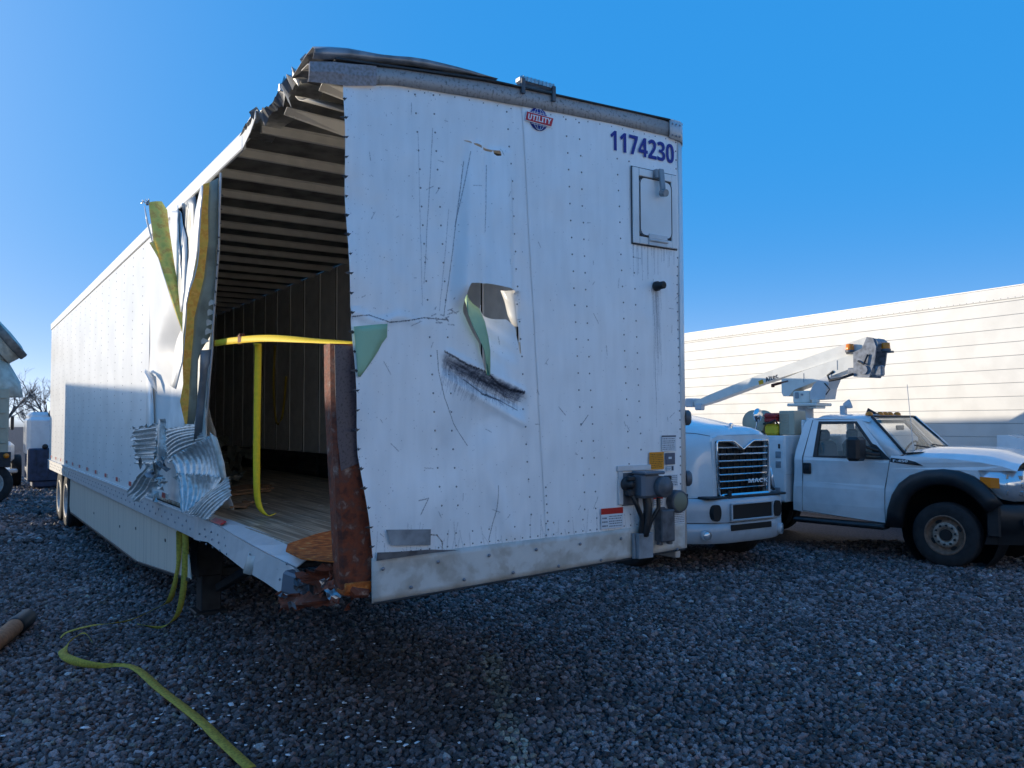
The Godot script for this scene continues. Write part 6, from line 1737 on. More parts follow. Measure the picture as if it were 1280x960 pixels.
# ------------------------------------------------------------------ highway tractor
func make_tractor():
	var T := thing("semi_tractor", "white bonneted highway tractor with a chrome barred grille", "truck", Vector3(6.93, 0, -3.30))
	# hood: cross-sections along -z
	var stn := [[0.0, 0.56, 1.77, 0.97], [-0.05, 0.63, 1.82, 0.97], [-0.20, 0.80, 1.87, 0.96], [-0.45, 1.00, 1.915, 0.95], [-0.8, 1.15, 1.97, 0.9], [-1.3, 1.20, 2.05, 0.9], [-1.8, 1.20, 2.11, 0.9], [-2.3, 1.19, 2.17, 0.9]]
	var hd := MB.new(false)
	var G := []
	for s in stn:
		var row := []
		var hw: float = s[1]; var top: float = s[2]; var bot: float = s[3]
		for i in 33:
			var t := i / 32.0
			var a := PI * (1.0 - t)
			var cx := cos(a); var sy := sin(a)
			var sq: float = smoothstep(-0.5, 0.0, s[0])
			var x: float = sign(cx) * pow(abs(cx), lerp(0.55, 0.30, sq)) * hw
			var y: float = bot + (top - bot) * pow(sy, lerp(0.50, 0.30, sq))
			# fenders bulge low, narrower towards the top
			var k := (y - bot) / (top - bot)
			x *= 1.0 - lerp(0.16, 0.04, sq) * k * k
			row.append(Vector3(x, y, s[0]))
		G.append(row)
	hd.sheet(G, -0.02)
	var hood := part(T, "hood", hd, "truck_white")
	for col in [9, 23]:
		var sm := MB.new()
		var sp := []
		for r in range(1, G.size()): sp.append(G[r][col] + Vector3(0.002 if col > 16 else -0.002, 0.002, 0.0))
		sm.tube(sp, 0.004, 5, false)
		part(hood, "hood_seam", sm, "gasket")
	# nose face around the grille: side strips, peak with its notch
	var nf := MB.new()
	var W := [[Vector2(-0.56, 0.97), Vector2(-0.47, 0.97), Vector2(-0.50, 1.69), Vector2(-0.555, 1.69)], [Vector2(0.47, 0.97), Vector2(0.56, 0.97), Vector2(0.555, 1.69), Vector2(0.50, 1.69)], [Vector2(-0.555, 1.69), Vector2(-0.50, 1.69), Vector2(-0.20, 1.695), Vector2(0.0, 1.575), Vector2(0.0, 1.765), Vector2(-0.45, 1.765), Vector2(-0.54, 1.73)], [Vector2(0.0, 1.575), Vector2(0.20, 1.695), Vector2(0.50, 1.69), Vector2(0.555, 1.69), Vector2(0.54, 1.73), Vector2(0.45, 1.765), Vector2(0.0, 1.765)]]
	for w in W: nf.prism(w, Vector3(0, 0, 0.006), Vector3.RIGHT, Vector3.UP, Vector3(0, 0, -0.05))
	part(T, "nose_surround", nf, "truck_white")
	var gr := thing_part(T, "grille")
	var gf := MB.new(false)
	gf.tube([Vector3(-0.46, 0.985, 0.03), Vector3(-0.495, 1.66, 0.03), Vector3(-0.48, 1.69, 0.03), Vector3(-0.21, 1.69, 0.03), Vector3(-0.17, 1.675, 0.03), Vector3(0.0, 1.58, 0.03), Vector3(0.17, 1.675, 0.03), Vector3(0.21, 1.69, 0.03), Vector3(0.48, 1.69, 0.03), Vector3(0.495, 1.66, 0.03), Vector3(0.46, 0.985, 0.03)], 0.017, 8)
	part(gr, "frame", gf, "chrome")
	var gm := MB.new(); gm.prism([Vector2(-0.46, 0.98), Vector2(0.46, 0.98), Vector2(0.49, 1.69), Vector2(0.20, 1.69), Vector2(0, 1.58), Vector2(-0.20, 1.69), Vector2(-0.49, 1.69)], Vector3(0, 0, -0.055), Vector3.RIGHT, Vector3.UP, Vector3(0, 0, -0.02))
	part(gr, "mesh", gm, "black")
	for k in 7:
		var y := 1.08 + k * 0.088
		var hw := 0.465 + (y - 0.98) * 0.04
		var b := MB.new()
		if y > 1.585:
			var c := (y - 1.58) / 0.11 * 0.2 + 0.03
			b.box(Vector3(-(hw + c) * 0.5, y, 0.012), Vector3(hw - c, 0.022, 0.05), 0.007); b.box(Vector3((hw + c) * 0.5, y, 0.012), Vector3(hw - c, 0.022, 0.05), 0.007)
		else: b.box(Vector3(0, y, 0.012), Vector3(hw * 2.0, 0.022, 0.05), 0.007)
		part(gr, "bar", b, "chrome")
	var vs := MB.new()
	for k in 7: vs.box(Vector3(-0.36 + k * 0.12, 1.30, -0.03), Vector3(0.006, 0.62, 0.03), 0.0)
	part(gr, "vertical_slats", vs, "steel_dark")
	text_part(gr, "name_lettering", "MACK", Vector3(0.27, 1.165, 0.045), 0.055, 0.38, "print_white")
	var lb := MB.new(); lb.box(Vector3(0, 0.99, 0.05), Vector3(0.92, 0.05, 0.07), 0.02)
	part(gr, "lower_bar", lb, "chrome")
	# bumper, swept back at the ends
	var zf := func(x: float) -> float: return 0.16 - 0.62 * pow(max(0.0, abs(x) - 0.25) / 0.95, 2.2)
	var bm := MB.new(false)
	var BG := []
	for i in 33:
		var x: float = lerp(-1.21, 1.21, i / 32.0)
		var z: float = zf.call(x)
		BG.append([Vector3(x, 0.96, z - 0.12), Vector3(x, 0.955, z - 0.01), Vector3(x, 0.93, z + 0.012), Vector3(x, 0.80, z + 0.016), Vector3(x, 0.665, z + 0.012)])
	bm.sheet(BG, -0.01)
	var bp := part(T, "bumper", bm, "bumper_white")
	var bm2 := MB.new(false)
	var BG2 := []
	for i in 33:
		var x: float = lerp(-1.21, 1.21, i / 32.0)
		var z: float = zf.call(x)
		BG2.append([Vector3(x, 0.655, z - 0.02), Vector3(x, 0.65, z + 0.006), Vector3(x, 0.55, z + 0.012), Vector3(x, 0.43, z), Vector3(x, 0.395, z - 0.04)])
	bm2.sheet(BG2, -0.01)
	part(bp, "lower_valance", bm2, "bumper_white")
	var op := MB.new()
	op.prism([Vector2(-0.40, 0.70), Vector2(0.36, 0.70), Vector2(0.36, 0.885), Vector2(-0.40, 0.885)], Vector3(0, 0, 0.182), Vector3.RIGHT, Vector3.UP, Vector3(0, 0, -0.02))
	op.prism([Vector2(-0.40, 0.555), Vector2(0.36, 0.555), Vector2(0.36, 0.63), Vector2(-0.40, 0.63)], Vector3(0, 0, 0.178), Vector3.RIGHT, Vector3.UP, Vector3(0, 0, -0.02))
	part(bp, "intake", op, "black")
	var fr := MB.new()
	fr.box(Vector3(-0.02, 0.895, 0.19), Vector3(0.80, 0.022, 0.03), 0.006); fr.box(Vector3(-0.02, 0.69, 0.19), Vector3(0.80, 0.022, 0.03), 0.006); fr.box(Vector3(-0.41, 0.79, 0.19), Vector3(0.02, 0.21, 0.03), 0.006); fr.box(Vector3(0.37, 0.79, 0.188), Vector3(0.02, 0.21, 0.03), 0.006)
	part(bp, "intake_frame", fr, "bumper_white")
	for x in [-0.61, 0.50]:
		var pts := []
		for k in 16:
			var a := TAU * k / 16.0
			pts.append(Vector2(x + 0.075 * sign(cos(a)) * pow(abs(cos(a)), 0.7), 0.79 + 0.105 * sin(a)))
		var zz: float = zf.call(x)
		var o := MB.new(); o.prism(pts, Vector3(0, 0, zz + 0.045), Vector3.RIGHT, Vector3.UP, Vector3(0, 0, -0.08))
		part(bp, "tow_opening", o, "black")
	for x in [-0.72, 0.60]:
		var zz: float = zf.call(x)
		var o := MB.new(false); o.lathe([Vector2(0.075, 0.0), Vector2(0.075, 0.05), Vector2(0.058, 0.055)], Vector3(x, 0.51, zz), Vector3(0.35 * sign(x), 0, 0.94), 20)
		part(bp, "lamp_bezel", o, "bumper_white")
		var q := MB.new(false); q.lathe([Vector2(0.058, 0.04), Vector2(0.04, 0.056), Vector2(0, 0.062)], Vector3(x, 0.51, zz), Vector3(0.35 * sign(x), 0, 0.94), 20)
		part(bp, "fog_lamp", q, "lamp_clear")
	var th := MB.new(); th.box(Vector3(-0.35, 1.0, 0.10), Vector3(0.05, 0.11, 0.05), 0.01); th.box(Vector3(0, 0.975, 0.02), Vector3(1.5, 0.03, 0.2), 0.01)
	part(T, "tow_bracket", th, "steel_dark")
	for s in [-1.0, 1.0]:
		var hl := MB.new(false)
		hl.sheet([[Vector3(s * 0.80, 1.24, -0.19), Vector3(s * 0.84, 1.03, -0.18)], [Vector3(s * 0.95, 1.30, -0.33), Vector3(s * 0.98, 1.03, -0.33)], [Vector3(s * 1.07, 1.36, -0.52), Vector3(s * 1.10, 1.05, -0.52)], [Vector3(s * 1.15, 1.40, -0.72), Vector3(s * 1.18, 1.10, -0.72)]], 0.03)
		var hp := part(T, "headlight", hl, "lamp_clear")
		var hb := MB.new(); hb.sheet([[Vector3(s * 0.82, 1.02, -0.17), Vector3(s * 0.82, 0.985, -0.17)], [Vector3(s * 1.0, 1.02, -0.34), Vector3(s * 1.0, 0.985, -0.34)], [Vector3(s * 1.14, 1.04, -0.56), Vector3(s * 1.14, 1.0, -0.56)]], 0.03)
		part(hp, "bezel", hb, "black_plastic")
		var mi := MB.new(false); mi.lathe([Vector2(0.0, -0.035), Vector2(0.06, -0.03), Vector2(0.105, 0.0), Vector2(0.09, 0.015), Vector2(0, 0.026)], Vector3(s * 1.20, 2.03, -0.72), Vector3(0, 0, 1), 20)
		var mp := part(T, "hood_mirror", mi, "chrome")
		var ms := MB.new(); ms.tube([Vector3(s * 1.20, 1.95, -0.73), Vector3(s * 1.19, 1.80, -0.76), Vector3(s * 1.08, 1.66, -0.80)], 0.010, 6)
		part(mp, "stalk", ms, "chrome")
		tyre(T, Vector3(s * 1.0, 0.50, -1.05), 0.50, 0.28, s, "rim_white")
		for az in [-4.6, -5.9]:
			tyre(T, Vector3(s * 1.05, 0.50, az), 0.50, 0.26, s, "rim_white"); tyre(T, Vector3(s * 0.74, 0.50, az), 0.50, 0.26, s, "rim_white")
	var em := MB.new(); em.box(Vector3(0.0, 1.86, -0.22), Vector3(0.035, 0.06, 0.14), 0.01); em.box(Vector3(0.0, 1.90, -0.17), Vector3(0.03, 0.05, 0.06), 0.012)
	part(T, "hood_ornament", em, "chrome")
	# inner fender darkness, chassis
	var ch := MB.new(); ch.box(Vector3(-0.42, 0.75, -3.6), Vector3(0.1, 0.26, 6.6), 0.01); ch.box(Vector3(0.42, 0.75, -3.6), Vector3(0.1, 0.26, 6.6), 0.01); ch.box(Vector3(0, 0.8, -1.2), Vector3(0.8, 0.7, 1.6), 0.05)
	part(T, "chassis", ch, "steel_dark")
	for z in [-1.05, -4.6, -5.9]:
		var b := MB.new(); b.cyl(Vector3(-1.0, 0.5, z), Vector3(1.0, 0.5, z), 0.08)
		part(T, "axle", b, "steel_dark")
	# day cab
	var cb := MB.new()
	var prof := [Vector2(-2.28, 0.75), Vector2(-2.28, 1.95), Vector2(-2.32, 2.05), Vector2(-2.75, 2.86), Vector2(-2.95, 2.98), Vector2(-3.95, 3.02), Vector2(-4.02, 2.9), Vector2(-4.02, 0.75)]
	cb.prism(prof, Vector3(-1.08, 0, 0), Vector3.BACK, Vector3.UP, Vector3(2.16, 0, 0))
	part(T, "cab", cb, "truck_white")
	var wn := MB.new(); wn.sheet([[Vector3(-0.95, 2.13, -2.345), Vector3(0.95, 2.13, -2.345)], [Vector3(-0.88, 2.80, -2.70), Vector3(0.88, 2.80, -2.70)]], 0.01)
	part(T, "windshield", wn, "dash")
	for s in [-1.0, 1.0]:
		var sw := MB.new(); sw.prism([Vector2(-2.55, 1.85), Vector2(-2.80, 2.65), Vector2(-3.6, 2.70), Vector2(-3.6, 1.85)], Vector3(s * 1.084, 0, 0), Vector3.BACK, Vector3.UP, Vector3(s * 0.006, 0, 0))
		part(T, "side_window", sw, "dash")
		var ft := MB.new(false); ft.lathe([Vector2(0.32, -0.7), Vector2(0.32, 0.7), Vector2(0, 0.7)], Vector3(s * 0.95, 0.62, -3.0), Vector3.BACK, 20)
		part(T, "fuel_tank", ft, "alu")

# ------------------------------------------------------------------ other parked trailers
func box_trailer(nm: String, label: String, pos: Vector3, turn: float, length: float, top: float, slats: bool):
	# origin: ground below the middle of its front face; body runs to -z
	var T := thing(nm, label, "trailer", pos, turn, "white box trailers parked in the yard")
	var hw := 1.295
	if slats:
		for s in [-1.0, 1.0]:
			var y := 1.22
			var k := 0
			while y < top - 0.22:
				var h := 0.222
				var b := MB.new()
				b.box(Vector3(s * (hw - 0.02), y + h * 0.5, -length * 0.5), Vector3(0.04, h - 0.006, length - 0.02), 0.003)
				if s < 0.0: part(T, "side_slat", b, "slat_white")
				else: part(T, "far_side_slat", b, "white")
				y += h; k += 1
			var g2 := MB.new(); g2.box(Vector3(s * (hw - 0.03), (1.2 + top) * 0.5, -length * 0.5), Vector3(0.03, top - 1.3, length - 0.04), 0.0)
			part(T, "side_backing", g2, "print_grey")
	else:
		for s in [-1.0, 1.0]:
			var b := MB.new(); b.box(Vector3(s * (hw - 0.02), (1.2 + top) * 0.5, -length * 0.5), Vector3(0.04, top - 1.2, length), 0.006)
			part(T, "side_wall", b, "white_wall")
	for s in [-1.0, 1.0]:
		var r := MB.new(); r.box(Vector3(s * hw, top - 0.10, -length * 0.5), Vector3(0.03, 0.20, length), 0.008)
		part(T, "top_rail", r, "slat_white")
		var e := MB.new(); e.box(Vector3(s * (hw - 0.03), top + 0.008, -length * 0.5), Vector3(0.10, 0.02, length), 0.004)
		part(T, "roof_edge", e, "light_grey")
		var q := MB.new(); q.box(Vector3(s * hw, 1.12, -length * 0.5), Vector3(0.03, 0.18, length), 0.008)
		part(T, "bottom_rail", q, "rail_grey")
		var xf := []
		for i in int(length / 0.12):
			xf.append(Transform3D(Basis(Vector3.UP, -s * -PI * 0.5), Vector3(s * (hw + 0.014), top - 0.18, -0.1 - i * 0.12)))
		copies(T, "rail_rivets" if s < 0.0 else "far_rail_rivets", dome(0.008, 0.005), "rivet", xf)
	var b := MB.new(); b.box(Vector3(0, (1.2 + top) * 0.5, -0.02), Vector3(hw * 2.0 - 0.1, top - 1.2, 0.04), 0.01)
	part(T, "nose_wall", b, "white")
	b = MB.new(); b.box(Vector3(0, (1.2 + top) * 0.5, -length + 0.02), Vector3(hw * 2.0 - 0.1, top - 1.2, 0.04), 0.01)
	part(T, "rear_doors", b, "white")
	b = MB.new(); b.box(Vector3(0, top - 0.03, -length * 0.5), Vector3(hw * 2.0 - 0.08, 0.04, length - 0.1), 0.0)
	part(T, "roof", b, "white")
	b = MB.new(); b.box(Vector3(0, 1.16, -length * 0.5), Vector3(hw * 2.0 - 0.08, 0.08, length - 0.1), 0.0)
	part(T, "floor", b, "steel_dark")
	for x in [-0.8, 0.8]:
		b = MB.new(); b.box(Vector3(x, 0.6, -3.2), Vector3(0.18, 1.1, 0.18), 0.01); b.box(Vector3(x, 0.03, -3.2), Vector3(0.3, 0.05, 0.3), 0.01)
		part(T, "landing_leg", b, "steel_dark")
	for z in [-length + 1.9, -length + 3.1]:
		for s in [-1.0, 1.0]:
			tyre(T, Vector3(s * 1.13, 0.515, z), 0.515, 0.25, s, "rim_white")
		b = MB.new(); b.cyl(Vector3(-1.1, 0.515, z), Vector3(1.1, 0.515, z), 0.07)
		part(T, "axle", b, "steel_dark")
	for s in [-1.0, 1.0]:
		b = MB.new(); b.prism([Vector2(-4.2, 1.02), Vector2(-4.0, 0.45), Vector2(-length + 4.2, 0.4), Vector2(-length + 4.2, 1.02)], Vector3(s * 1.26, 0, 0), Vector3.BACK, Vector3.UP, Vector3(0.01, 0, 0))
		part(T, "side_skirt", b, "skirt")
	return T

func make_hopper():
	var T := thing("hopper_truck", "round grey hopper body with rusty rim on a wheeled frame", "hopper truck", Vector3(-2.15, 0, -20.4))
	T.scale = Vector3.ONE * 0.9
	var axis := Vector3(0.77, 0.62, 0.10).normalized()
	var half := func(a: Array) -> Array: return a.map(func(p): return p * 0.5)
	var b := MB.new(false)
	var o := Vector3(1.155, 4.20, 0.0)
	b.lathe(half.call([Vector2(0.25, -0.85), Vector2(0.85, -0.2), Vector2(1.26, 0.42), Vector2(1.30, 0.50)]), o, axis, 48)
	part(T, "cone", b, "hopper", "silvery lower cone of the hopper")
	var d := MB.new(false)
	d.lathe(half.call([Vector2(1.33, 0.50), Vector2(1.33, 0.60), Vector2(1.335, 0.62), Vector2(1.345, 0.72), Vector2(1.35, 0.74), Vector2(1.36, 0.84), Vector2(1.365, 0.86), Vector2(1.375, 1.0), Vector2(1.38, 1.15)]), o, axis, 48)
	part(T, "drum", d, "hopper", "ribbed upper band of the hopper")
	for k in 5:
		var hb := MB.new(false); hb.lathe(half.call([Vector2(1.335 + 0.01 * k, 0.52 + k * 0.11), Vector2(1.35 + 0.01 * k, 0.535 + k * 0.11), Vector2(1.335 + 0.01 * k, 0.55 + k * 0.11)]), o, axis, 48)
		part(T, "hoop", hb, "hopper")
	var rm := MB.new(false)
	rm.lathe(half.call([Vector2(1.36, 1.06), Vector2(1.47, 1.08), Vector2(1.50, 1.16), Vector2(1.49, 1.42), Vector2(1.45, 1.50), Vector2(1.34, 1.50), Vector2(1.32, 1.40)]), o, axis, 48)
	part(T, "rim", rm, "hopper_rim", "dark rusty rim round the hopper top")
	var ld := MB.new(false); ld.lathe(half.call([Vector2(1.36, 1.46), Vector2(0.9, 1.58), Vector2(0, 1.62)]), o, axis, 48)
	part(T, "lid", ld, "hopper")
	var sk := MB.new(false); sk.lathe(half.call([Vector2(1.31, 0.44), Vector2(1.345, 0.47), Vector2(1.31, 0.50)]), o, axis, 48)
	part(T, "band", sk, "hopper_rim")
	var fr := MB.new()
	for z in [-0.85, 0.85]:
		fr.box(Vector3(-1.2, 1.08, z), Vector3(4.6, 0.2, 0.12), 0.01)
	fr.box(Vector3(1.04, 1.08, 0), Vector3(0.12, 0.24, 2.3), 0.01)
	part(T, "frame", fr, "tan")
	for z in [-1.0, 1.0]:
		var l := MB.new(); l.bar(Vector3(1.06, 1.1, z), Vector3(0.75, 2.1, z * 0.9), 0.09, 0.09, 0.01); l.bar(Vector3(1.12, 1.26, z), Vector3(0.2, 1.75, z), 0.07, 0.14, 0.01)
		part(T, "brace", l, "dirty_white")
	var nk := MB.new(false); nk.tube([Vector3(0.55, 2.6, 0.0), Vector3(0.70, 3.4, 0.0), Vector3(0.95, 3.95, 0.0)], [0.42, 0.36, 0.30], 20)
	part(T, "neck", nk, "hopper")
	var sh := MB.new(false); sh.tube([Vector3(1.12, 2.9, 0.0), Vector3(1.12, 3.35, 0.0), Vector3(1.15, 4.05, 0.0)], [1.0, 0.92, 0.52], 28)
	part(T, "shoulder", sh, "hopper")
	for z in [-0.55, 0.55]:
		var sl := MB.new(); sl.bar(Vector3(1.30, 3.0, z), Vector3(1.15, 4.15, z * 0.9), 0.10, 0.12, 0.01); sl.bar(Vector3(0.6, 3.0, z), Vector3(0.95, 3.9, z * 0.8), 0.10, 0.12, 0.01)
		part(T, "support_arm", sl, "tan")
	var bd := MB.new(); bd.box(Vector3(0.2, 2.05, 0.0), Vector3(2.9, 2.0, 2.2), 0.03)
	part(T, "body", bd, "tan")
	var pn := MB.new(); pn.box(Vector3(1.16, 2.05, 1.20), Vector3(1.12, 2.1, 0.10), 0.02); pn.box(Vector3(1.70, 2.05, 0.0), Vector3(0.06, 2.1, 2.4), 0.02)
	for k in 5: pn.box(Vector3(1.16, 1.25 + k * 0.4, 1.262), Vector3(1.0, 0.04, 0.03), 0.008)
	part(T, "end_panel", pn, "tan")
	var ml := MB.new(false); ml.lathe([Vector2(0.07, 0.0), Vector2(0.06, 0.03), Vector2(0, 0.04)], Vector3(1.68, 1.30, 1.30), Vector3.BACK, 16)
	part(T, "marker_lamp", ml, "amber")
	var mb := MB.new(); mb.box(Vector3(1.66, 1.20, 1.22), Vector3(0.26, 0.40, 0.12), 0.01)
	part(T, "lamp_mount", mb, "steel_dark")
	for x in [1.30, -0.35, -2.9]:
		for s in [-1.0, 1.0]:
			tyre(T, Vector3(x, 0.56, s * 1.0), 0.56, 0.32, s, "rim_white", Vector3.BACK)

func make_far_truck():
	var T := thing("day_cab_truck", "white and dark blue truck cab seen from behind", "truck", Vector3(0.85, 0, -24.2))
	var b := MB.new()
	b.box(Vector3(0.15, 1.55, 0), Vector3(1.9, 1.15, 1.5), 0.10); b.box(Vector3(0.15, 2.15, -0.1), Vector3(1.8, 0.24, 1.3), 0.10)
	part(T, "cab", b, "truck_white")
	var w := thing_part(T, "rear_window")
	var f := MB.new(); f.box(Vector3(0.30, 1.86, 0.755), Vector3(0.98, 0.46, 0.03), 0.06)
	part(w, "seal", f, "black")
	f = MB.new(); f.box(Vector3(0.30, 1.86, 0.775), Vector3(0.86, 0.36, 0.02), 0.04)
	part(w, "pane", f, "teal")
	b = MB.new(); b.box(Vector3(0.15, 0.75, 0.35), Vector3(1.85, 0.95, 1.2), 0.04); b.box(Vector3(0.1, 0.35, 0.5), Vector3(1.5, 0.5, 0.8), 0.04)
	part(T, "lower_body", b, "blue_body")
	for k in 5:
		b = MB.new(); b.box(Vector3(-0.55 + k * 0.3, 0.80, 0.957), Vector3(0.03, 0.7, 0.02), 0.006)
		part(T, "panel_rib", b, "blue_body")
	b = MB.new(false); b.lathe([Vector2(0.14, 0), Vector2(0.13, 0.08), Vector2(0, 0.1)], Vector3(-0.12, 2.22, 0.56), Vector3.BACK, 18)
	part(T, "work_lamp", b, "black")
	b = MB.new(false); b.lathe([Vector2(0.08, 0), Vector2(0.07, 0.05), Vector2(0, 0.06)], Vector3(-0.35, 1.27, 0.95), Vector3.BACK, 14)
	part(T, "gauge", b, "black")
	b = MB.new(); b.bar(Vector3(-0.15, 0.72, 1.02), Vector3(0.10, 0.80, 1.02), 0.03, 0.09, 0.01); b.bar(Vector3(0.32, 0.80, 1.02), Vector3(0.56, 0.80, 1.02), 0.03, 0.08, 0.01)
	part(T, "reflective_bar", b, "tape_red")
	b = MB.new(); b.bar(Vector3(0.11, 0.80, 1.02), Vector3(0.31, 0.80, 1.02), 0.03, 0.08, 0.01); b.bar(Vector3(0.57, 0.80, 1.02), Vector3(0.9, 0.80, 1.02), 0.03, 0.08, 0.01)
	part(T, "reflective_bar", b, "print_white")
	b = MB.new(false); b.lathe([Vector2(0.0, 0.0), Vector2(0.2, 0.05), Vector2(0.24, 0.25), Vector2(0.2, 0.5), Vector2(0, 0.55)], Vector3(0.55, 1.40, 0.9), Vector3(0.9, 0.3, 0).normalized(), 18)
	part(T, "air_tank", b, "truck_white")
	for s in [-1.0, 1.0]:
		tyre(T, Vector3(s * 0.95, 0.5, -1.2), 0.5, 0.28, s, "rim_white")
		b = MB.new(); b.bar(Vector3(s * 1.1, 1.75, -0.55), Vector3(s * 1.1, 2.15, -0.55), 0.18, 0.09, 0.02)
		part(T, "mirror", b, "black_plastic")
	b = MB.new(); b.box(Vector3(-1.25, 1.1, -0.9), Vector3(0.4, 0.6, 1.6), 0.1); b.box(Vector3(-1.2, 0.55, -0.6), Vector3(0.5, 0.12, 1.0), 0.03)
	part(T, "fender", b, "truck_white")

func branch(b: MB, p: Vector3, d: Vector3, len: float, r: float, depth: int, rr: RandomNumberGenerator):
	var q := p + d * len
	var mid := p + d * len * 0.5 + Vector3(rr.randfn(), rr.randfn(), rr.randfn()) * len * 0.05
	b.tube([p, mid, q], [r, r * 0.85, r * 0.66], 5 if depth > 2 else 3, false)
	if depth == 0: return
	var n := 3 if depth > 1 else 4
	for i in n:
		var nd := (d + Vector3(rr.randfn(), rr.randfn() * 0.5 + 0.22, rr.randfn()) * 0.52).normalized()
		branch(b, p.lerp(q, rr.randf_range(0.55, 1.0)), nd, len * rr.randf_range(0.58, 0.82), r * 0.58, depth - 1, rr)

func make_tree(label: String, pos: Vector3, h: float, seed_: int):
	var T := thing("bare_tree", label, "tree", pos, 0.0, "bare trees beyond the yard")
	var rr := RandomNumberGenerator.new(); rr.seed = seed_
	var t := MB.new(false); t.tube([Vector3.ZERO, Vector3(0.05, h * 0.15, 0), Vector3(0.0, h * 0.3, 0.05)], [h * 0.026, h * 0.022, h * 0.018], 8)
	part(T, "trunk", t, "bark")
	var c := MB.new(false)
	for i in 6:
		var a := TAU * i / 6.0 + rr.randf()
		branch(c, Vector3(0, h * rr.randf_range(0.18, 0.3), 0), Vector3(cos(a) * 0.55, 0.9, sin(a) * 0.55).normalized(), h * 0.27, h * 0.012, 4, rr)
	part(T, "crown", c, "bark")

func ribbon_along(pts: Array, widths: Array, w: float, thick := 0.0025) -> ArrayMesh:
	# smooth strap through points; widths = unit vectors across it
	var cv := Curve3D.new()
	for i in pts.size():
		var a: Vector3 = pts[max(0, i - 1)]; var c: Vector3 = pts[min(pts.size() - 1, i + 1)]
		var t := (c - a) * 0.17
		cv.add_point(pts[i], -t, t)
	var G := []
	var n := pts.size() * 5
	for k in n + 1:
		var f := float(k) / n * (pts.size() - 1)
		var i: int = min(int(f), pts.size() - 2)
		var p := cv.sample(i, f - i)
		var s: Vector3 = (widths[i] as Vector3).lerp(widths[i + 1], f - i).normalized() * w * 0.5
		G.append([p - s, p, p + s])
	var b := MB.new(false)
	b.sheet(G, thick)
	return b.done()

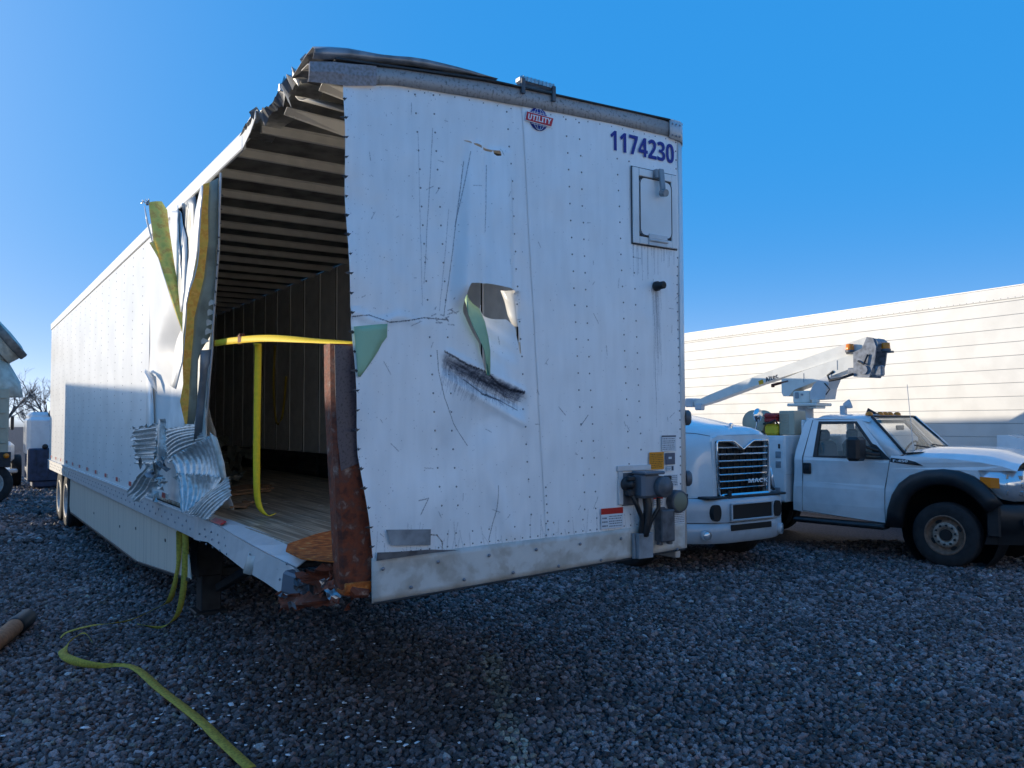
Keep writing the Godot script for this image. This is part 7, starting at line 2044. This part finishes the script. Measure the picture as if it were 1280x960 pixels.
func make_small_things():
	var X := Vector3.RIGHT; var Y := Vector3.UP; var Z := Vector3.BACK
	# strap tied across the opening
	var st := thing("cross_strap", "yellow ratchet strap stretched across the torn trailer opening", "strap", Vector3(0.05, 1.2, -1.5))
	var o := -st.position
	part(st, "webbing", ribbon_along([Vector3(0.083, 2.62, -2.95) + o, Vector3(0.10, 2.60, -2.4) + o, Vector3(0.10, 2.55, -1.6) + o, Vector3(0.10, 2.46, -0.7) + o, Vector3(0.10, 2.393, -0.06) + o], [Y, Y, Vector3(0.35, 0.9, 0), Vector3(0.8, 0.5, 0), Vector3(0.9, 0.3, 0)], 0.052), "strap")
	var rb := MB.new(); rb.box(Vector3(0.11, 2.60, -2.28) + o, Vector3(0.02, 0.075, 0.10), 0.006); rb.cyl(Vector3(0.09, 2.63, -2.25) + o, Vector3(0.13, 2.63, -2.25) + o, 0.012)
	part(st, "buckle", rb, "rust")
	# strap end hanging to the floor
	single("hanging_strap", ribbon_along([Vector3(0.27, 2.575, -2.40), Vector3(0.29, 2.585, -2.44), Vector3(0.30, 2.52, -2.46), Vector3(0.30, 2.0, -2.47), Vector3(0.30, 1.6, -2.47), Vector3(0.31, 1.33, -2.46), Vector3(0.36, 1.225, -2.40), Vector3(0.43, 1.235, -2.40)], [Vector3(0.85, 0, 0.5), Vector3(0.85, 0, 0.5), Vector3(0.85, 0, 0.5), Vector3(0.85, 0, 0.5), Vector3(0.85, 0, 0.5), Vector3(0.7, 0, 0.7), Vector3(0.3, 0, 0.9), Vector3(0.1, 0.2, 1)], 0.055), "strap", "loose bright yellow strap end hanging straight down to the trailer floor", "strap")
	single("wall_loop_strap", ribbon_along([Vector3(2.46, 3.156, -8.73), Vector3(2.45, 2.55, -8.75), Vector3(2.44, 2.05, -8.62), Vector3(2.43, 1.93, -8.45), Vector3(2.44, 2.05, -8.30), Vector3(2.45, 2.35, -8.22), Vector3(2.46, 2.65, -8.19)], [X, X, X, Y, X, X, X], 0.035), "strap_dirty", "thin ochre strap hanging in a loop on the dark inner wall", "strap")
	# strap lying on the gravel
	var gy := 0.078
	single("ground_strap", ribbon_along([Vector3(-0.33, gy, -0.45), Vector3(-0.36, gy, -0.95), Vector3(-0.38, gy, -1.38), Vector3(-0.46, gy, -2.15), Vector3(-0.54, gy + 0.02, -2.78), Vector3(-0.74, gy, -3.05), Vector3(-0.88, gy, -3.30), Vector3(-0.93, gy, -3.60), Vector3(-0.86, gy + 0.01, -3.88), Vector3(-0.74, gy + 0.07, -3.92), Vector3(-0.70, gy + 0.03, -3.72)], [X, X, X, X, X, Vector3(0.3, 0.7, 0.6), Vector3(0.4, 0.9, 0.2), X, Vector3(0.4, 0.8, 0.5), Z, Z], 0.068), "strap_dirty", "dirty yellow strap snaking over the gravel towards the camera", "strap")
	single("skirt_strap", ribbon_along([Vector3(-0.90, gy + 0.012, -4.1), Vector3(-0.82, gy + 0.012, -4.30), Vector3(-0.60, gy + 0.012, -4.44), Vector3(-0.30, gy + 0.02, -4.42), Vector3(-0.02, gy + 0.10, -4.50), Vector3(0.02, 0.30, -4.2), Vector3(0.03, 0.62, -3.95), Vector3(0.02, 0.88, -3.85), Vector3(0.0, 0.985, -3.75), Vector3(0.03, 0.97, -3.68), Vector3(0.03, 0.70, -3.66), Vector3(0.02, 0.42, -3.70), Vector3(0.0, 0.20, -3.85), Vector3(-0.08, 0.07, -4.10), Vector3(-0.25, gy + 0.012, -4.28)], [Z, Z, Z, Vector3(0.4, 0.5, 0.8), Vector3(0.6, 0.4, 0.6), Vector3(0.83, 0.1, 0.55), Vector3(0.3, 0, 0.95), Vector3(0.83, 0, 0.55), Vector3(0.83, 0, 0.55), Vector3(0.83, 0, 0.55), Vector3(0.83, 0, 0.55), Vector3(0.83, 0, 0.55), Vector3(0.75, 0.3, 0.6), Vector3(0.3, 0.6, 0.75), Z], 0.058), "strap_dirty", "dirty yellow strap draped from the trailer rail down onto the gravel", "strap")
	# pipe on the gravel
	var pp := thing("rusty_pipe", "rusty orange pipe with a black end lying on gravel", "pipe", Vector3(-1.22, 0.09, -4.75))
	var pb := MB.new(false); pb.tube([Vector3(-0.40, 0, 1.25), Vector3(0.02, 0, -0.06)], 0.075, 20)
	part(pp, "shaft", pb, "pipe_rust")
	var pe := MB.new(false); pe.tube([Vector3(0.01, 0, -0.03), Vector3(0.02, 0, -0.06), Vector3(0.14, 0.0, -0.42), Vector3(0.15, 0, -0.44)], [0.075, 0.086, 0.080, 0.07], 20)
	part(pp, "sleeve", pe, "black_plastic")
	# boards and rubbish on the trailer floor
	var bd := [[Vector3(0.80, 1.212, -4.75), 0.5, 0.62, 0.30, "broken plywood board nearest the hanging strap"], [Vector3(1.05, 1.212, -5.35), 0.9, 0.75, 0.32, "larger plywood board further inside the trailer"], [Vector3(0.98, 1.226, -4.95), 0.2, 0.42, 0.20, "plywood offcut lying across two other boards"], [Vector3(0.42, 1.212, -3.35), 1.2, 0.28, 0.14, "small plywood offcut beside the crumpled metal"], [Vector3(0.58, 1.212, -3.65), 2.0, 0.12, 0.05, "short splinter of pale wood on the floor"]]
	for q in bd:
		var m := MB.new()
		m.box(Vector3(0, 0.009, 0), Vector3(q[2], 0.018, q[3]), 0.003)
		m.box(Vector3(q[2] * 0.42, 0.009, q[3] * 0.30), Vector3(q[2] * 0.3, 0.017, q[3] * 0.35), 0.003, Basis(Vector3.UP, 0.3))
		var bo := single("plywood_board", m, "ply", q[4], "board", "plywood boards on the trailer floor")
		bo.position = q[0]; bo.rotation.y = q[1]
	var k := 0
	for q in [[Vector3(0.9, 1.26, -6.6), 0.42, "crumpled plastic sheet on the floor behind the boards"], [Vector3(1.5, 1.28, -8.6), 0.55, "heap of crumpled plastic deep inside the trailer"]]:
		single("plastic_sheet", shard_cluster(q[0], q[1], 26, 60 + k), "tarp", q[2], "plastic sheet", "crumpled plastic sheets in the trailer"); k += 1
	var xf := []
	var r := RandomNumberGenerator.new(); r.seed = 91
	for i in 60:
		var s := r.randf_range(0.008, 0.03)
		xf.append(Transform3D(Basis(Vector3.UP, r.randf() * TAU).scaled(Vector3(s * 2.4, s * 0.25, s)), Vector3(r.randf_range(0.3, 2.3), 1.205, r.randf_range(-7.5, -1.2))))
	var sp := copies(self, "wood_splinters", stone_mesh(301), "dirty_white", xf)
	sp.set_meta("label", "pale splinters and scraps scattered over the trailer floor")
	# white cabinet beyond the service truck
	var cb := thing("equipment_cabinet", "low white cabinet with a sloped end behind the truck hood", "cabinet", Vector3(11.75, 0, -1.75), deg_to_rad(8.0))
	var m := MB.new(); m.prism([Vector2(-0.55, 0.25), Vector2(0.75, 0.25), Vector2(0.75, 1.60), Vector2(-0.12, 1.63), Vector2(-0.40, 1.72), Vector2(-0.55, 1.72)], Vector3(-0.25, 0, 0), Vector3.BACK, Vector3.UP, Vector3(0.5, 0, 0))
	part(cb, "body", m, "truck_white")
	m = MB.new(); m.box(Vector3(0, 0.12, 0.1), Vector3(0.46, 0.25, 1.2), 0.01)
	part(cb, "plinth", m, "steel_dark")
	m = MB.new(); m.box(Vector3(-0.256, 0.95, 0.1), Vector3(0.012, 1.1, 0.9), 0.005)
	part(cb, "door", m, "truck_white")

func _ready():
	make_stage_first()
	make_ground()
	make_trailer()
	box_trailer("parked_box_trailer", "long white trailer with horizontal side slats behind the bucket truck", Vector3(12.95, 0, 6.0), -deg_to_rad(6.3), 22.0, 4.12, true)
	box_trailer("parked_box_trailer", "plain white box trailer parked left of the wrecked trailer, outside the photograph", Vector3(-13.0, 0, -5.0), -deg_to_rad(16.6), 17.2, 4.1, false)
	box_trailer("parked_box_trailer", "plain white box trailer added unseen behind the camera to bounce sunlight onto the nose", Vector3(11.5, 0, 8.7), PI * 0.5, 16.15, 4.1, false)  # added out of view as a sunlit reflector for the shaded nose
	box_trailer("parked_box_trailer", "second white box trailer added unseen behind the camera, end to end with the first, for more bounce", Vector3(28.5, 0, 9.1), PI * 0.5, 16.15, 4.1, false)  # also added out of view, lengthens the bounce surface
	make_tractor()
	make_bucket_truck()
	make_hopper()
	make_far_truck()
	make_tree("bare grey tree beyond the yard, left one", Vector3(1.2, 0, -66.0), 6.4, 3)
	make_tree("bare grey tree beyond the yard, right one nearest the trailer", Vector3(4.6, 0, -70.0), 6.6, 9)
	make_tree("low bare shrubby tree just right of the round hopper", Vector3(-1.6, 0, -58.0), 3.6, 14)
	make_tree("small bare tree low on the skyline behind the day cab truck", Vector3(3.0, 0, -62.0), 4.0, 21)
	make_tree("distant bare tree, palest and farthest back in the row", Vector3(0.2, 0, -82.0), 6.2, 33)
	make_gravel()
	make_small_things()

func make_stage_first():
	rng.seed = 1
	make_stage()
	make_materials()
